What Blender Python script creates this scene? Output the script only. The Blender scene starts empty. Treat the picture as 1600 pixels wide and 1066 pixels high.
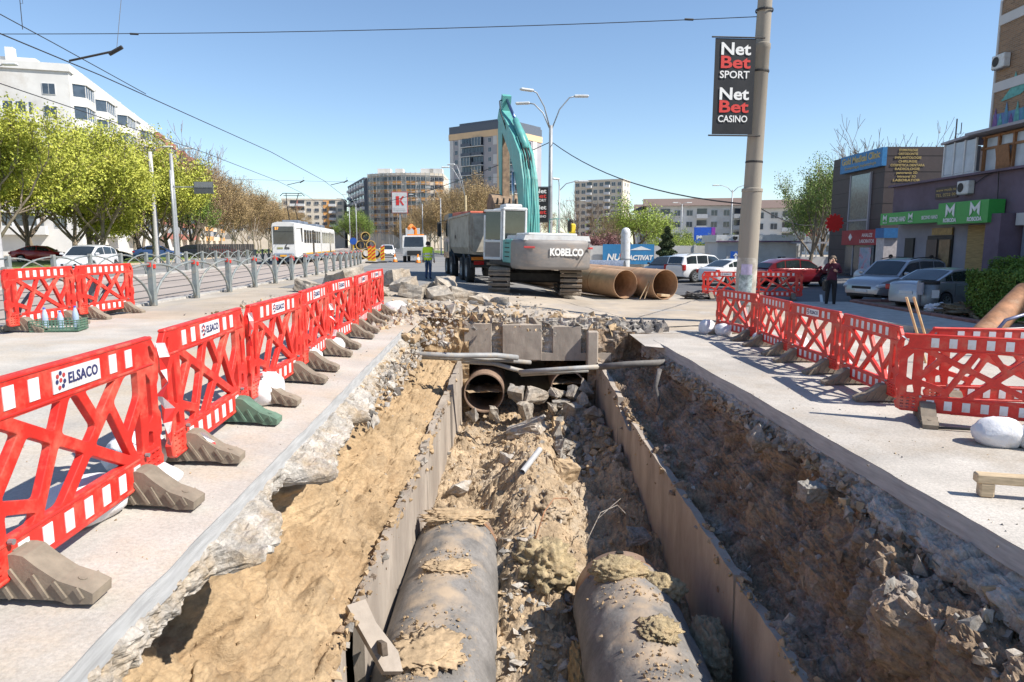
import bpy, bmesh, math, random
import numpy as np
from mathutils import Vector, Matrix, Euler
R = math.radians
sc = bpy.context.scene
col = sc.collection

# ---------------------------------------------------------------- camera, sky, sun, exposure
cam_d = bpy.data.cameras.new('camera'); cam = bpy.data.objects.new('camera', cam_d); col.objects.link(cam)
cam.location = (0, 0, 1.8)
cam.rotation_euler = (R(90 - 8.06), 0, 0)
cam_d.sensor_width = 36; cam_d.lens = 23.985; cam_d.clip_start = 0.05; cam_d.clip_end = 3000
sc.camera = cam
SUN = Vector((0.90, -0.30, 1.0)).normalized()
world = bpy.data.worlds.new('World'); sc.world = world; world.use_nodes = True
wn = world.node_tree.nodes; wl = world.node_tree.links
for n in list(wn): wn.remove(n)
sky = wn.new('ShaderNodeTexSky'); sky.sky_type = 'NISHITA'; sky.sun_disc = False
sky.sun_elevation = math.asin(SUN.z); sky.sun_rotation = math.atan2(SUN.x, SUN.y)
sky.altitude = 0; sky.air_density = 1.0; sky.dust_density = 0.0; sky.ozone_density = 3.2
bgn = wn.new('ShaderNodeBackground'); bgn.inputs[1].default_value = 0.098
won = wn.new('ShaderNodeOutputWorld')
wl.new(sky.outputs[0], bgn.inputs[0]); wl.new(bgn.outputs[0], won.inputs[0])
sun_d = bpy.data.lights.new('sun', 'SUN'); sun = bpy.data.objects.new('sun', sun_d); col.objects.link(sun)
sun_d.energy = 4.35; sun_d.angle = R(0.53); sun_d.color = (1.0, 0.945, 0.86)
sun.rotation_euler = SUN.to_track_quat('Z', 'Y').to_euler(); sun.location = (30, -20, 60)
sc.view_settings.view_transform = 'Standard'; sc.view_settings.look = 'None'
sc.view_settings.exposure = 0.82; sc.view_settings.gamma = 1.0; sc.view_settings.use_curve_mapping = False
sc.cycles.use_denoising = True
sc.cycles.max_bounces = 8; sc.cycles.diffuse_bounces = 5; sc.cycles.transparent_max_bounces = 12

# ---------------------------------------------------------------- numpy noise
def _hash(ix, iy, iz, seed):
    h = (ix.astype(np.int64) * 374761393 + iy.astype(np.int64) * 668265263 + iz.astype(np.int64) * 2147483647 + seed * 1274126177) & 0xffffffff
    h = ((h ^ (h >> 13)) * 1274126177) & 0xffffffff
    h = h ^ (h >> 16)
    return (h & 0xffffff) / float(0xffffff)
def vnoise(x, y, z, seed=0):
    x = np.asarray(x, float); y = np.asarray(y, float) + 0 * x; z = np.asarray(z, float) + 0 * x
    ix, iy, iz = np.floor(x), np.floor(y), np.floor(z)
    fx, fy, fz = x - ix, y - iy, z - iz
    fx, fy, fz = [t * t * t * (t * (t * 6 - 15) + 10) for t in (fx, fy, fz)]
    r = 0
    for dx in (0, 1):
        for dy in (0, 1):
            for dz in (0, 1):
                w = (fx if dx else 1 - fx) * (fy if dy else 1 - fy) * (fz if dz else 1 - fz)
                r = r + w * _hash(ix + dx, iy + dy, iz + dz, seed)
    return r * 2 - 1
def fbm(x, y, z=0.0, oct=5, lac=2.1, gain=0.5, seed=0, billow=False):
    s = 0; a = 1.0; f = 1.0; tot = 0
    for o in range(oct):
        n = vnoise(np.asarray(x) * f + 13.7 * o, np.asarray(y) * f + 7.1 * o, np.asarray(z) * f + 3.3 * o, seed + o)
        if billow: n = np.abs(n) * 2 - 0.7
        s = s + a * n; tot += a; a *= gain; f *= lac
    return s / tot

# ---------------------------------------------------------------- materials
MATS = {}
def mat(name, color, rough=0.7, metal=0.0, var=0.12, scale=6.0, bump=0.0, bscale=None, dirt=None, spec=None, alpha=None, coat=0.0, detail=6.0, stretch=None, emit=None, vary=0.0, speck=None):
    """procedural principled material: base colour broken by two noises, optional dirt colour, bump"""
    if name in MATS: return MATS[name]
    m = bpy.data.materials.new(name); m.use_nodes = True
    nt = m.node_tree; N = nt.nodes; L = nt.links
    b = N['Principled BSDF']
    c = tuple(color) + (1,)
    b.inputs['Roughness'].default_value = rough; b.inputs['Metallic'].default_value = metal
    if spec is not None: b.inputs['Specular IOR Level'].default_value = spec
    if coat: b.inputs['Coat Weight'].default_value = coat; b.inputs['Coat Roughness'].default_value = 0.08
    tc = N.new('ShaderNodeTexCoord'); src = tc.outputs['Object']
    if stretch:
        mp = N.new('ShaderNodeMapping'); mp.inputs['Scale'].default_value = stretch
        L.new(src, mp.inputs[0]); src = mp.outputs[0]
    n1 = N.new('ShaderNodeTexNoise'); n1.inputs['Scale'].default_value = scale; n1.inputs['Detail'].default_value = detail; n1.inputs['Roughness'].default_value = 0.62
    L.new(src, n1.inputs['Vector'])
    rp = N.new('ShaderNodeValToRGB')
    lo = tuple(max(0, v * (1 - var * 1.6)) for v in color) + (1,); hi = tuple(min(1, v * (1 + var * 1.3)) for v in color) + (1,)
    rp.color_ramp.elements[0].position = 0.3; rp.color_ramp.elements[0].color = lo
    rp.color_ramp.elements[1].position = 0.7; rp.color_ramp.elements[1].color = hi
    L.new(n1.outputs['Fac'], rp.inputs[0]); out = rp.outputs[0]
    if dirt:
        dc, amt, dsc = dirt[:3]
        n2 = N.new('ShaderNodeTexNoise'); n2.inputs['Scale'].default_value = dsc; n2.inputs['Detail'].default_value = 8; n2.inputs['Roughness'].default_value = 0.7
        L.new(src, n2.inputs['Vector'])
        r2 = N.new('ShaderNodeValToRGB'); r2.color_ramp.elements[0].position = 0.62 - 0.35 * amt; r2.color_ramp.elements[1].position = 0.82 - 0.3 * amt
        L.new(n2.outputs['Fac'], r2.inputs[0])
        mx = N.new('ShaderNodeMix'); mx.data_type = 'RGBA'
        L.new(r2.outputs[0], mx.inputs['Factor']); L.new(out, mx.inputs[6]); mx.inputs[7].default_value = tuple(dc) + (1,)
        out = mx.outputs[2]
    if speck:
        n4 = N.new('ShaderNodeTexNoise'); n4.inputs['Scale'].default_value = speck[1]; n4.inputs['Detail'].default_value = 5; n4.inputs['Roughness'].default_value = 0.75
        L.new(tc.outputs['Object'], n4.inputs['Vector'])
        r4 = N.new('ShaderNodeValToRGB'); r4.color_ramp.elements[0].position = 0.34; r4.color_ramp.elements[1].position = 0.62
        k = 1 - speck[0]; r4.color_ramp.elements[0].color = (k, k, k, 1); r4.color_ramp.elements[1].color = (1, 1, 1, 1); L.new(n4.outputs['Fac'], r4.inputs[0])
        m4 = N.new('ShaderNodeMix'); m4.data_type = 'RGBA'; m4.blend_type = 'MULTIPLY'; m4.inputs['Factor'].default_value = 1.0
        L.new(out, m4.inputs[6]); L.new(r4.outputs[0], m4.inputs[7]); out = m4.outputs[2]
    if vary:
        oi = N.new('ShaderNodeObjectInfo'); hs = N.new('ShaderNodeHueSaturation'); mr = N.new('ShaderNodeMapRange')
        mr.inputs[3].default_value = 1 - vary; mr.inputs[4].default_value = 1 + vary
        L.new(oi.outputs['Random'], mr.inputs[0]); L.new(mr.outputs[0], hs.inputs['Value']); L.new(out, hs.inputs['Color']); out = hs.outputs[0]
    L.new(out, b.inputs['Base Color'])
    if bump:
        n3 = N.new('ShaderNodeTexNoise'); n3.inputs['Scale'].default_value = bscale or scale * 4; n3.inputs['Detail'].default_value = 8; n3.inputs['Roughness'].default_value = 0.65
        L.new(src, n3.inputs['Vector'])
        bp = N.new('ShaderNodeBump'); bp.inputs['Strength'].default_value = 1.0; bp.inputs['Distance'].default_value = bump
        L.new(n3.outputs['Fac'], bp.inputs['Height']); L.new(bp.outputs[0], b.inputs['Normal'])
    if alpha is not None: b.inputs['Alpha'].default_value = alpha
    if emit: b.inputs['Emission Color'].default_value = tuple(emit[0]) + (1,); b.inputs['Emission Strength'].default_value = emit[1]
    MATS[name] = m
    return m
def glass(name, color=(0.02, 0.03, 0.035), rough=0.06):
    return mat(name, color, rough=rough, spec=0.9, var=0.3, scale=0.7)

# ---------------------------------------------------------------- mesh builder
class MB:
    def __init__(s): s.v = []; s.f = []; s.m = []
    def add(s, vs, fs, mi=0):
        o = len(s.v); s.v += [tuple(p) for p in vs]; s.f += [tuple(i + o for i in f) for f in fs]; s.m += [mi] * len(fs); return s
    def box(s, c, d, mi=0, rot=None, bev=0.0, taper=1.0):
        x, y, z = d[0] / 2, d[1] / 2, d[2] / 2
        if bev:
            b = min(bev, x * .9, y * .9, z * .9)
            vs = []; 
            for sx in (-1, 1):
                for sy in (-1, 1):
                    for sz in (-1, 1):
                        vs += [(sx * x, sy * (y - b), sz * (z - b)), (sx * (x - b), sy * y, sz * (z - b)), (sx * (x - b), sy * (y - b), sz * z)]
            bm = bmesh.new()
            for p in vs: bm.verts.new(p)
            bmesh.ops.convex_hull(bm, input=bm.verts); bm.verts.ensure_lookup_table()
            bmesh.ops.dissolve_limit(bm, angle_limit=0.01, verts=bm.verts, edges=bm.edges)
            bm.verts.index_update(); vs = [tuple(v.co) for v in bm.verts]; fs = [tuple(v.index for v in f.verts) for f in bm.faces]; bm.free()
        else:
            vs = [(-x, -y, -z), (x, -y, -z), (x, y, -z), (-x, y, -z), (-x, -y, z), (x, -y, z), (x, y, z), (-x, y, z)]
            fs = [(3, 2, 1, 0), (4, 5, 6, 7), (0, 1, 5, 4), (1, 2, 6, 5), (2, 3, 7, 6), (3, 0, 4, 7)]
        if taper != 1.0: vs = [(p[0] * (taper if p[2] > 0 else 1), p[1] * (taper if p[2] > 0 else 1), p[2]) for p in vs]
        if rot is not None:
            e = rot if isinstance(rot, Matrix) else Euler(rot).to_matrix(); vs = [tuple(e @ Vector(p)) for p in vs]
        return s.add([(p[0] + c[0], p[1] + c[1], p[2] + c[2]) for p in vs], fs, mi)
    def tube(s, pts, r, n=8, mi=0, cap=True, squash=1.0):
        pts = [Vector(p) for p in pts]; rs = r if isinstance(r, (list, tuple)) else [r] * len(pts)
        rings = []; up = None
        for i, p in enumerate(pts):
            t = (pts[min(i + 1, len(pts) - 1)] - pts[max(i - 1, 0)])
            if t.length < 1e-9: t = Vector((0, 0, 1))
            t.normalize()
            if up is None: up = Vector((0, 0, 1)) if abs(t.z) < .9 else Vector((1, 0, 0))
            a = t.cross(up); 
            if a.length < 1e-6: a = t.orthogonal()
            a.normalize(); b = a.cross(t).normalized(); up = b
            rings.append([p + (a * math.cos(2 * math.pi * k / n) + b * math.sin(2 * math.pi * k / n) * squash) * rs[i] for k in range(n)])
        vs = [q for g in rings for q in g]; fs = []
        for i in range(len(pts) - 1):
            for k in range(n):
                fs.append((i * n + k, i * n + (k + 1) % n, (i + 1) * n + (k + 1) % n, (i + 1) * n + k))
        if cap: fs.append(tuple(range(n - 1, -1, -1))); fs.append(tuple((len(pts) - 1) * n + k for k in range(n)))
        return s.add(vs, fs, mi)
    def lathe(s, prof, n=16, mi=0, M=None, close=False):
        """profile of (radius, height) round local z"""
        vs = []; fs = []; P = len(prof)
        for k in range(n):
            a = 2 * math.pi * k / n
            for (r, z) in prof: vs.append(Vector((r * math.cos(a), r * math.sin(a), z)))
        for k in range(n):
            for i in range(P - 1 if not close else P):
                j = (i + 1) % P; k2 = (k + 1) % n
                fs.append((k * P + i, k2 * P + i, k2 * P + j, k * P + j))
        if M is not None: vs = [M @ v for v in vs]
        return s.add(vs, fs, mi)
    def prism(s, poly, y0, y1, mi=0, axis='y', M=None):
        """polygon of (a,b) extruded: axis y -> (a,y,b); axis x -> (x,a,b); axis z -> (a,b,z)"""
        def mk(a, b, t): return {'y': (a, t, b), 'x': (t, a, b), 'z': (a, b, t)}[axis]
        n = len(poly); vs = [mk(a, b, y0) for a, b in poly] + [mk(a, b, y1) for a, b in poly]
        if M is not None: vs = [M @ Vector(p) for p in vs]
        fs = [tuple(range(n)), tuple(range(2 * n - 1, n - 1, -1))] + [(i, i + n, (i + 1) % n + n, (i + 1) % n) for i in range(n)]
        return s.add(vs, fs, mi)
    def quad(s, a, b, c, d, mi=0): return s.add([a, b, c, d], [(0, 1, 2, 3)], mi)
    def mesh(s, name, mats, smooth=False, autosmooth=None):
        me = bpy.data.meshes.new(name); me.from_pydata(s.v, [], s.f)
        for m in (mats if isinstance(mats, (list, tuple)) else [mats]): me.materials.append(m)
        if any(s.m): me.polygons.foreach_set('material_index', s.m)
        bm = bmesh.new(); bm.from_mesh(me); bmesh.ops.recalc_face_normals(bm, faces=bm.faces)
        if autosmooth:
            for f in bm.faces: f.smooth = True
            for e in bm.edges:
                if len(e.link_faces) == 2 and e.calc_face_angle(0) > autosmooth: e.smooth = False
        elif smooth:
            for f in bm.faces: f.smooth = True
        bm.to_mesh(me); bm.free(); me.update()
        return me
    def build(s, name, mats, parent=None, smooth=False, autosmooth=None, loc=None):
        return link(name, s.mesh(name, mats, smooth, autosmooth), parent, loc)
def link(name, me, parent=None, loc=None, rot=None, scale=None):
    o = bpy.data.objects.new(name, me); col.objects.link(o)
    if parent is not None: o.parent = parent
    if loc is not None: o.location = loc
    if rot is not None: o.rotation_euler = rot
    if scale is not None: o.scale = scale
    return o
def tag(o, label=None, cat=None, group=None, kind=None):
    if label: o['label'] = label
    if cat: o['category'] = cat
    if group: o['group'] = group
    if kind: o['kind'] = kind
    return o
def thing(name, label, cat, loc=(0, 0, 0), rz=0.0, group=None):
    o = bpy.data.objects.new(name, None); col.objects.link(o); o.empty_display_size = 0.2
    o.location = loc; o.rotation_euler = (0, 0, rz); return tag(o, label, cat, group)
def copy_tree(o, parent=None):
    c = o.copy(); col.objects.link(c); c.parent = parent
    for ch in list(o.children): copy_tree(ch, c)
    return c
def np_mesh(name, V, F, mats, smooth=False, mi=None):
    """V (n,3) array, F (m,k) int array with k = 3 or 4"""
    me = bpy.data.meshes.new(name); V = np.asarray(V, np.float32); F = np.asarray(F, np.int32)
    k = F.shape[1]; me.vertices.add(len(V)); me.vertices.foreach_set('co', V.ravel())
    me.loops.add(F.size); me.loops.foreach_set('vertex_index', F.ravel())
    me.polygons.add(len(F)); me.polygons.foreach_set('loop_start', np.arange(0, F.size, k, dtype=np.int32)); me.polygons.foreach_set('loop_total', np.full(len(F), k, np.int32))
    for m in (mats if isinstance(mats, (list, tuple)) else [mats]): me.materials.append(m)
    if mi is not None: me.polygons.foreach_set('material_index', np.asarray(mi, np.int32))
    me.polygons.foreach_set('use_smooth', np.full(len(F), smooth, bool))
    me.update(calc_edges=True); me.validate(); return me
def grid_faces(nu, nv, flip=False):
    i = np.arange(nu - 1)[:, None] * nv + np.arange(nv - 1)[None, :]
    F = np.stack([i, i + nv, i + nv + 1, i + 1], -1).reshape(-1, 4)
    return F[:, ::-1] if flip else F

def text_mesh(name, s, size, material, extrude=0.004, bold=0.0, align='CENTER', spacing=1.0, shear=0.0):
    cu = bpy.data.curves.new(name, 'FONT'); cu.body = s; cu.size = size; cu.extrude = extrude; cu.offset = bold; cu.align_x = align; cu.align_y = 'CENTER'; cu.space_character = spacing; cu.shear = shear; cu.resolution_u = 3
    o = bpy.data.objects.new(name, cu); col.objects.link(o)
    dg = bpy.context.evaluated_depsgraph_get(); me = bpy.data.meshes.new_from_object(o.evaluated_get(dg))
    bpy.data.objects.remove(o); bpy.data.curves.remove(cu)
    me.materials.clear(); me.materials.append(material); me.name = name
    return me
def text(name, s, size, material, parent, loc, rot, width=None, **kw):
    """lettering standing upright: rot is the euler of the text plane; width fits the line"""
    me = text_mesh(name, s, size, material, **kw)
    o = link(name, me, parent, loc, rot)
    if width:
        xs = [v.co.x for v in me.vertices]; w = max(xs) - min(xs)
        o.scale = (width / w, 1, 1)
    return o
def curve_plate(name, outer, holes, thick, bevel, material):
    """flat plate with rounded holes in local XZ, thickness along Y: outline and holes are point lists"""
    cu = bpy.data.curves.new(name, 'CURVE'); cu.dimensions = '2D'; cu.fill_mode = 'BOTH'; cu.extrude = thick / 2 - bevel; cu.bevel_depth = bevel; cu.bevel_resolution = 1
    for poly in [outer] + holes:
        sp = cu.splines.new('POLY'); sp.points.add(len(poly) - 1); sp.use_cyclic_u = True
        for p, q in zip(sp.points, poly): p.co = (q[0], q[1], 0, 1)
    o = bpy.data.objects.new(name, cu); col.objects.link(o)
    dg = bpy.context.evaluated_depsgraph_get(); me = bpy.data.meshes.new_from_object(o.evaluated_get(dg))
    bpy.data.objects.remove(o); bpy.data.curves.remove(cu)
    me.transform(Matrix.Rotation(R(90), 4, 'X')); me.materials.clear(); me.materials.append(material); me.name = name
    return me
def rounded(poly, r, n=4):
    out = []; m = len(poly)
    for i in range(m):
        p0, p1, p2 = Vector(poly[i - 1]), Vector(poly[i]), Vector(poly[(i + 1) % m])
        a = (p0 - p1); b = (p2 - p1); t = min(r, a.length * .45, b.length * .45)
        a = p1 + a.normalized() * t; b = p1 + b.normalized() * t
        for k in range(n + 1):
            u = k / n; q = a * (1 - u) ** 2 + p1 * 2 * u * (1 - u) + b * u * u; out.append((q.x, q.y))
    return out
def clip_half(poly, n, d):
    """keep the side where n.p >= d"""
    out = []
    for i in range(len(poly)):
        p, q = poly[i], poly[(i + 1) % len(poly)]
        a = n[0] * p[0] + n[1] * p[1] - d; b = n[0] * q[0] + n[1] * q[1] - d
        if a >= 0: out.append(p)
        if (a >= 0) != (b >= 0):
            t = a / (a - b); out.append((p[0] + (q[0] - p[0]) * t, p[1] + (q[1] - p[1]) * t))
    return out
def poly_area(p): return abs(sum(p[i][0] * p[(i + 1) % len(p)][1] - p[(i + 1) % len(p)][0] * p[i][1] for i in range(len(p)))) / 2

# ground height: the street falls from the tram side (left) to the car park (right)
_gx = [-60, -8.5, -4, -2.5, 1, 3.4, 10, 60]; _gz = [0.28, 0.22, 0.10, 0.0, -0.25, -0.48, -0.48, -0.40]
def gz(x): return float(np.interp(x, _gx, _gz))
def xc(y):
    """sideways drift of the street, which bends left beyond the works"""
    y = np.asarray(y, float); return np.where(y < 12, 0, np.where(y < 80, -0.0016 * (y - 12) ** 2, -0.0016 * 68 ** 2 - 0.2176 * (y - 80)))
# ================================================================ SETTING
rng = np.random.default_rng(7); random.seed(7)
m_ground = mat('dusty_ground', (0.36, 0.32, 0.27), 0.95, var=0.2, scale=0.35, bump=0.01, bscale=9, dirt=((0.46, 0.38, 0.27), 0.45, 0.25))
m_slab = mat('pavement_concrete', (0.49, 0.455, 0.405), 0.9, var=0.13, scale=0.9, bump=0.004, bscale=60, dirt=((0.50, 0.395, 0.27), 0.44, 0.35), speck=(0.26, 42))
m_slab_r = mat('worn_concrete', (0.49, 0.45, 0.40), 0.9, var=0.16, scale=0.8, bump=0.005, bscale=45, dirt=((0.40, 0.34, 0.27), 0.38, 0.6), speck=(0.32, 36))
m_cut = mat('saw_cut_concrete', (0.40, 0.40, 0.40), 0.9, var=0.15, scale=7, bump=0.004, bscale=60, stretch=(1, 0.4, 4))
m_subbase = mat('broken_subbase', (0.50, 0.46, 0.41), 0.95, var=0.28, scale=4, bump=0.02, bscale=26, dirt=((0.40, 0.30, 0.19), 0.45, 2.2), speck=(0.4, 30))
m_sand = mat('yellow_sand', (0.455, 0.325, 0.19), 0.97, var=0.20, scale=1.6, bump=0.02, bscale=30, dirt=((0.32, 0.21, 0.11), 0.44, 1.3), speck=(0.30, 22), stretch=(1, .7, 1.6))
m_clay = mat('brown_clay', (0.345, 0.245, 0.16), 0.97, var=0.32, scale=2.0, bump=0.035, bscale=18, dirt=((0.42, 0.39, 0.36), 0.38, 1.4), speck=(0.45, 20))
m_floor = mat('trench_soil', (0.45, 0.335, 0.215), 0.97, var=0.28, scale=2.2, bump=0.03, bscale=24, dirt=((0.50, 0.42, 0.32), 0.36, 1.3), speck=(0.40, 24))
m_channel = mat('channel_concrete', (0.38, 0.325, 0.27), 0.88, var=0.16, scale=1.5, bump=0.004, bscale=30, dirt=((0.24, 0.20, 0.165), 0.5, 1.2), stretch=(1, 1, 0.35))
m_rub_w = mat('pale_rubble', (0.50, 0.455, 0.40), 0.95, var=0.26, scale=9, bump=0.01, bscale=50, dirt=((.42, .32, .21), .45, 3), speck=(.3, 40))
m_rub_g = mat('grey_rubble', (0.345, 0.32, 0.285), 0.95, var=0.28, scale=9, bump=0.01, bscale=50, dirt=((.30, .22, .15), .42, 3), speck=(.3, 40))
m_rub_s = mat('sandy_clod', (0.42, 0.305, 0.185), 0.97, var=0.22, scale=9, bump=0.01, bscale=40)
m_rub_d = mat('dark_asphalt_rubble', (0.13, 0.12, 0.115), 0.9, var=0.3, scale=8, bump=0.006, bscale=60)
m_asph = mat('asphalt', (0.20, 0.195, 0.19), 0.88, var=0.14, scale=0.5, bump=0.003, bscale=120, dirt=((0.25, 0.235, 0.215), 0.4, 0.22))
m_asph_d = mat('parking_asphalt', (0.10, 0.10, 0.105), 0.85, var=0.14, scale=0.6, bump=0.003, bscale=120, dirt=((0.145, 0.14, 0.14), 0.35, 0.5))
m_tram = mat('tram_bed_concrete', (0.36, 0.305, 0.265), 0.92, var=0.10, scale=0.5, bump=0.003, bscale=50, stretch=(1, 0.25, 1))
m_grass = mat('verge_grass', (0.17, 0.25, 0.045), 0.95, var=0.35, scale=1.8, bump=0.03, bscale=20, dirt=((0.30, 0.25, 0.16), 0.38, 0.7))
m_white = mat('white_road_paint', (0.66, 0.66, 0.64), 0.8, var=0.12, scale=5)
m_kerb = mat('kerb_stone', (0.42, 0.40, 0.37), 0.9, var=0.15, scale=3, bump=0.004, bscale=50)
m_rail = mat('worn_rail_steel', (0.20, 0.18, 0.17), 0.4, metal=0.8, var=0.2, scale=3)

# ---- one ground sheet, open over the trench
HX0, HX1, HY0, HY1 = -2.6, 4.25, -6.0, 17.6
xb = sorted(set([-900, -300, -120] + _gx + [HX0, HX1, 120, 300, 900])); yb = [-30, HY0, HY1, 40, 80, 160, 400, 1500]
gm = MB(); idx = {}
for i, x in enumerate(xb):
    for j, y in enumerate(yb): idx[i, j] = len(gm.v); gm.v.append((x, y, gz(x)))
for i in range(len(xb) - 1):
    for j in range(len(yb) - 1):
        cx, cy = (xb[i] + xb[i + 1]) / 2, (yb[j] + yb[j + 1]) / 2
        if HX0 < cx < HX1 and HY0 < cy < HY1: continue
        gm.f.append((idx[i, j], idx[i + 1, j], idx[i + 1, j + 1], idx[i, j + 1])); gm.m.append(0)
tag(gm.build('ground', m_ground), 'dusty grey brown ground running to the horizon', kind='structure')

def ribbon(name, u0, u1, y0, y1, m, dz, step=3.0, bend=True):
    ys = np.arange(y0, y1 + step * .5, step); n = max(2, int(abs(u1 - u0) / 0.25) + 1); us = np.linspace(u0, u1, n)
    Y, U = np.meshgrid(ys, us, indexing='ij'); X = U + (xc(Y) if bend else 0)
    Z = np.interp(X, _gx, _gz) + dz
    o = link(name, np_mesh(name, np.stack([X, Y, Z], -1).reshape(-1, 3), grid_faces(len(ys), n, True), m))
    return tag(o, kind='structure')
ribbon('tram_bed', -17.3, -9.7, -6, 330, m_tram, 0.012)
ribbon('left_road', -26.2, -17.9, -6, 330, m_asph, 0.012)
ribbon('main_road', -8.3, 2.2, 25, 330, m_asph, 0.012)
ribbon('verge', -40, -26.5, -6, 250, m_grass, 0.05)
ribbon('right_verge', 2.6, 9.5, 62, 300, m_grass, 0.05)
ribbon('car_park', 10.2, 60, 23.5, 62, m_asph_d, 0.012, bend=False)
ribbon('access_lane', 7.6, 10.3, 27.5, 62, m_asph_d, 0.010, bend=False)
# kerbs
def kerb(name, u, y0, y1, w=0.15, h=0.12, m=None, bend=True, step=4.0):
    mb = MB(); ys = list(np.arange(y0, y1 + .1, step))
    for k, y in enumerate(ys):
        x = u + (float(xc(y)) if bend else 0); z = gz(x)
        mb.v += [(x - w / 2, y, z - .1), (x - w / 2, y, z + h), (x + w / 2, y, z + h), (x + w / 2, y, z - .1)]
        if k:
            a = (k - 1) * 4; b = k * 4
            for q in range(4): mb.f.append((a + q, a + (q + 1) % 4, b + (q + 1) % 4, b + q)); mb.m.append(0)
    mb.f.append((0, 1, 2, 3)); mb.m.append(0); mb.f.append((b, b + 3, b + 2, b + 1)); mb.m.append(0)
    return tag(mb.build(name, m or m_kerb), kind='structure')
kerb('kerb_tram', -9.6, -6, 330, 0.22, 0.06)
kerb('kerb_tram_far', -17.55, -6, 330, 0.5, 0.10)
kerb('kerb_verge', -26.35, -6, 250, 0.2, 0.14, mat('ochre_kerb', (0.50, 0.40, 0.29), 0.9, var=.15))
kerb('kerb_right', 2.4, 62, 300, 0.25, 0.16)
for u in (-10.7, -12.2, -14.2, -15.7):
    mb = MB(); ys = list(np.arange(-6, 330, 4.0)); n = 0
    for k, y in enumerate(ys):
        x = u + float(xc(y)); z = gz(x) + 0.014
        mb.v += [(x - .06, y, z), (x - .06, y, z + .012), (x + .06, y, z + .012), (x + .06, y, z)]
        if k:
            a = (k - 1) * 4; b = k * 4
            for q in range(3): mb.f.append((a + q, a + q + 1, b + q + 1, b + q)); mb.m.append(0)
    tag(mb.build('tram_rail', m_rail), kind='structure')
for k in range(10):   # lane dashes on the left road and on the car park
    y = 14 + k * 7; x = -22.0 + float(xc(y)); mb = MB(); z = gz(x) + .018
    mb.quad((x - .07, y, z), (x + .07, y, z), (x + .07 + float(xc(y + 3) - xc(y)), y + 3, z), (x - .07 + float(xc(y + 3) - xc(y)), y + 3, z)); tag(mb.build('lane_marking', m_white), kind='structure')
for k in range(5):
    mb = MB(); x = 12.0 + k * 2.6; z0 = gz(x) + .018
    mb.quad((x, 26.5, z0), (x + .12, 26.5, z0), (x + 2.1, 31, z0), (x + 1.98, 31, z0)); tag(mb.build('bay_marking', m_white), kind='structure')

# ---- concrete pavements beside the trench, with the straight saw cut
def edgeL(y): return -1.95 - 0.035 * (np.asarray(y, float) - 3.5)
def edgeR(y): return 3.85 - 0.040 * (np.asarray(y, float) - 5.0)
def pavement(name, far, edge, y0, y1, m, side, jag=0.0, thick=0.15):
    ys = np.arange(y0, y1 + .01, 0.06); n = 34
    e = edge(ys) + 0.012 * fbm(ys * 3, 0 * ys, seed=3) + jag * fbm(ys * 1.2, 0 * ys + 4, seed=5)
    t = np.linspace(0, 1, n)
    X = far + (e[:, None] - far) * t[None, :]; Y = np.repeat(ys[:, None], n, 1); Z = np.interp(X, _gx, _gz) + 0.014
    Z += 0.006 * fbm(X * .8, Y * .8, seed=8)
    drop = np.array([0.012, 0.05, thick]); ins = np.array([-0.003, 0.0, 0.006]) * side
    Xd = X[:, -1:] - ins[None, :]; Zd = Z[:, -1:] - drop[None, :]; Yd = np.repeat(ys[:, None], 3, 1)
    XX = np.concatenate([X, Xd], 1); YY = np.concatenate([Y, Yd], 1); ZZ = np.concatenate([Z, Zd], 1)
    F = grid_faces(len(ys), n + 3, side < 0); mi = np.tile(np.concatenate([np.zeros(n - 1), np.ones(3)]), len(ys) - 1)
    return tag(link(name, np_mesh(name, np.stack([XX, YY, ZZ], -1).reshape(-1, 3), F, [m, m_cut], False, mi)), kind='structure')
pavement('pavement_left', -9.5, edgeL, -6, 14.6, m_slab, -1)
pavement('pavement_right', 10.4, edgeR, -6, 16.2, m_slab_r, 1, jag=0.03, thick=0.20)
# narrower slab ends leading to the head of the trench
m_dirt = mat('works_dirt', (0.42, 0.35, 0.27), 0.95, var=0.16, scale=0.6, bump=0.012, bscale=16, dirt=((0.35, 0.31, 0.27), 0.45, 0.5))
def patch(name, x0, x1, y0, y1, m, amp, dz, nx=90, ny=90, fn=None, smooth=True):
    X, Y = np.meshgrid(np.linspace(x0, x1, nx), np.linspace(y0, y1, ny), indexing='ij')
    e = np.minimum(np.minimum(X - x0, x1 - X), np.minimum(Y - y0, y1 - Y)); fade = np.clip(e / 0.6, 0, 1)
    Z = np.interp(X, _gx, _gz) + dz - 0.05 * (1 - fade) + amp * fade * fbm(X * 1.4, Y * 1.4, seed=21, oct=6)
    if fn is not None: Z = Z + fn(X, Y) * fade
    return tag(link(name, np_mesh(name, np.stack([X, Y, Z], -1).reshape(-1, 3), grid_faces(nx, ny), m, smooth)), kind='structure'), X, Y, Z
def mound(X, Y):
    m1 = 0.30 * np.exp(-(((X + 1.9) / 1.1) ** 2 + ((Y - 18.2) / 1.6) ** 2)); m2 = 0.22 * np.exp(-(((X - .5) / 1.9) ** 2 + ((Y - 19.2) / 0.9) ** 2))
    m3 = 0.25 * np.exp(-(((X + 4.6) / 2.6) ** 2 + ((Y - 24.5) / 1.8) ** 2))
    return (m1 + m2 + m3) * (0.75 + 0.6 * fbm(X * 2.2, Y * 2.2, seed=4, oct=6))
works_ground, WX, WY, WZ = patch('works_ground', -6.5, 9.6, 17.35, 27.8, m_dirt, 0.03, 0.03, 170, 130, mound)
patch('works_ground_left', -9.3, -2.2, 14.2, 24.5, m_dirt, 0.02, 0.022, 90, 90)
patch('works_ground_right', 3.0, 9.9, 15.2, 24.5, m_slab_r, 0.012, 0.024, 80, 80)

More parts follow.
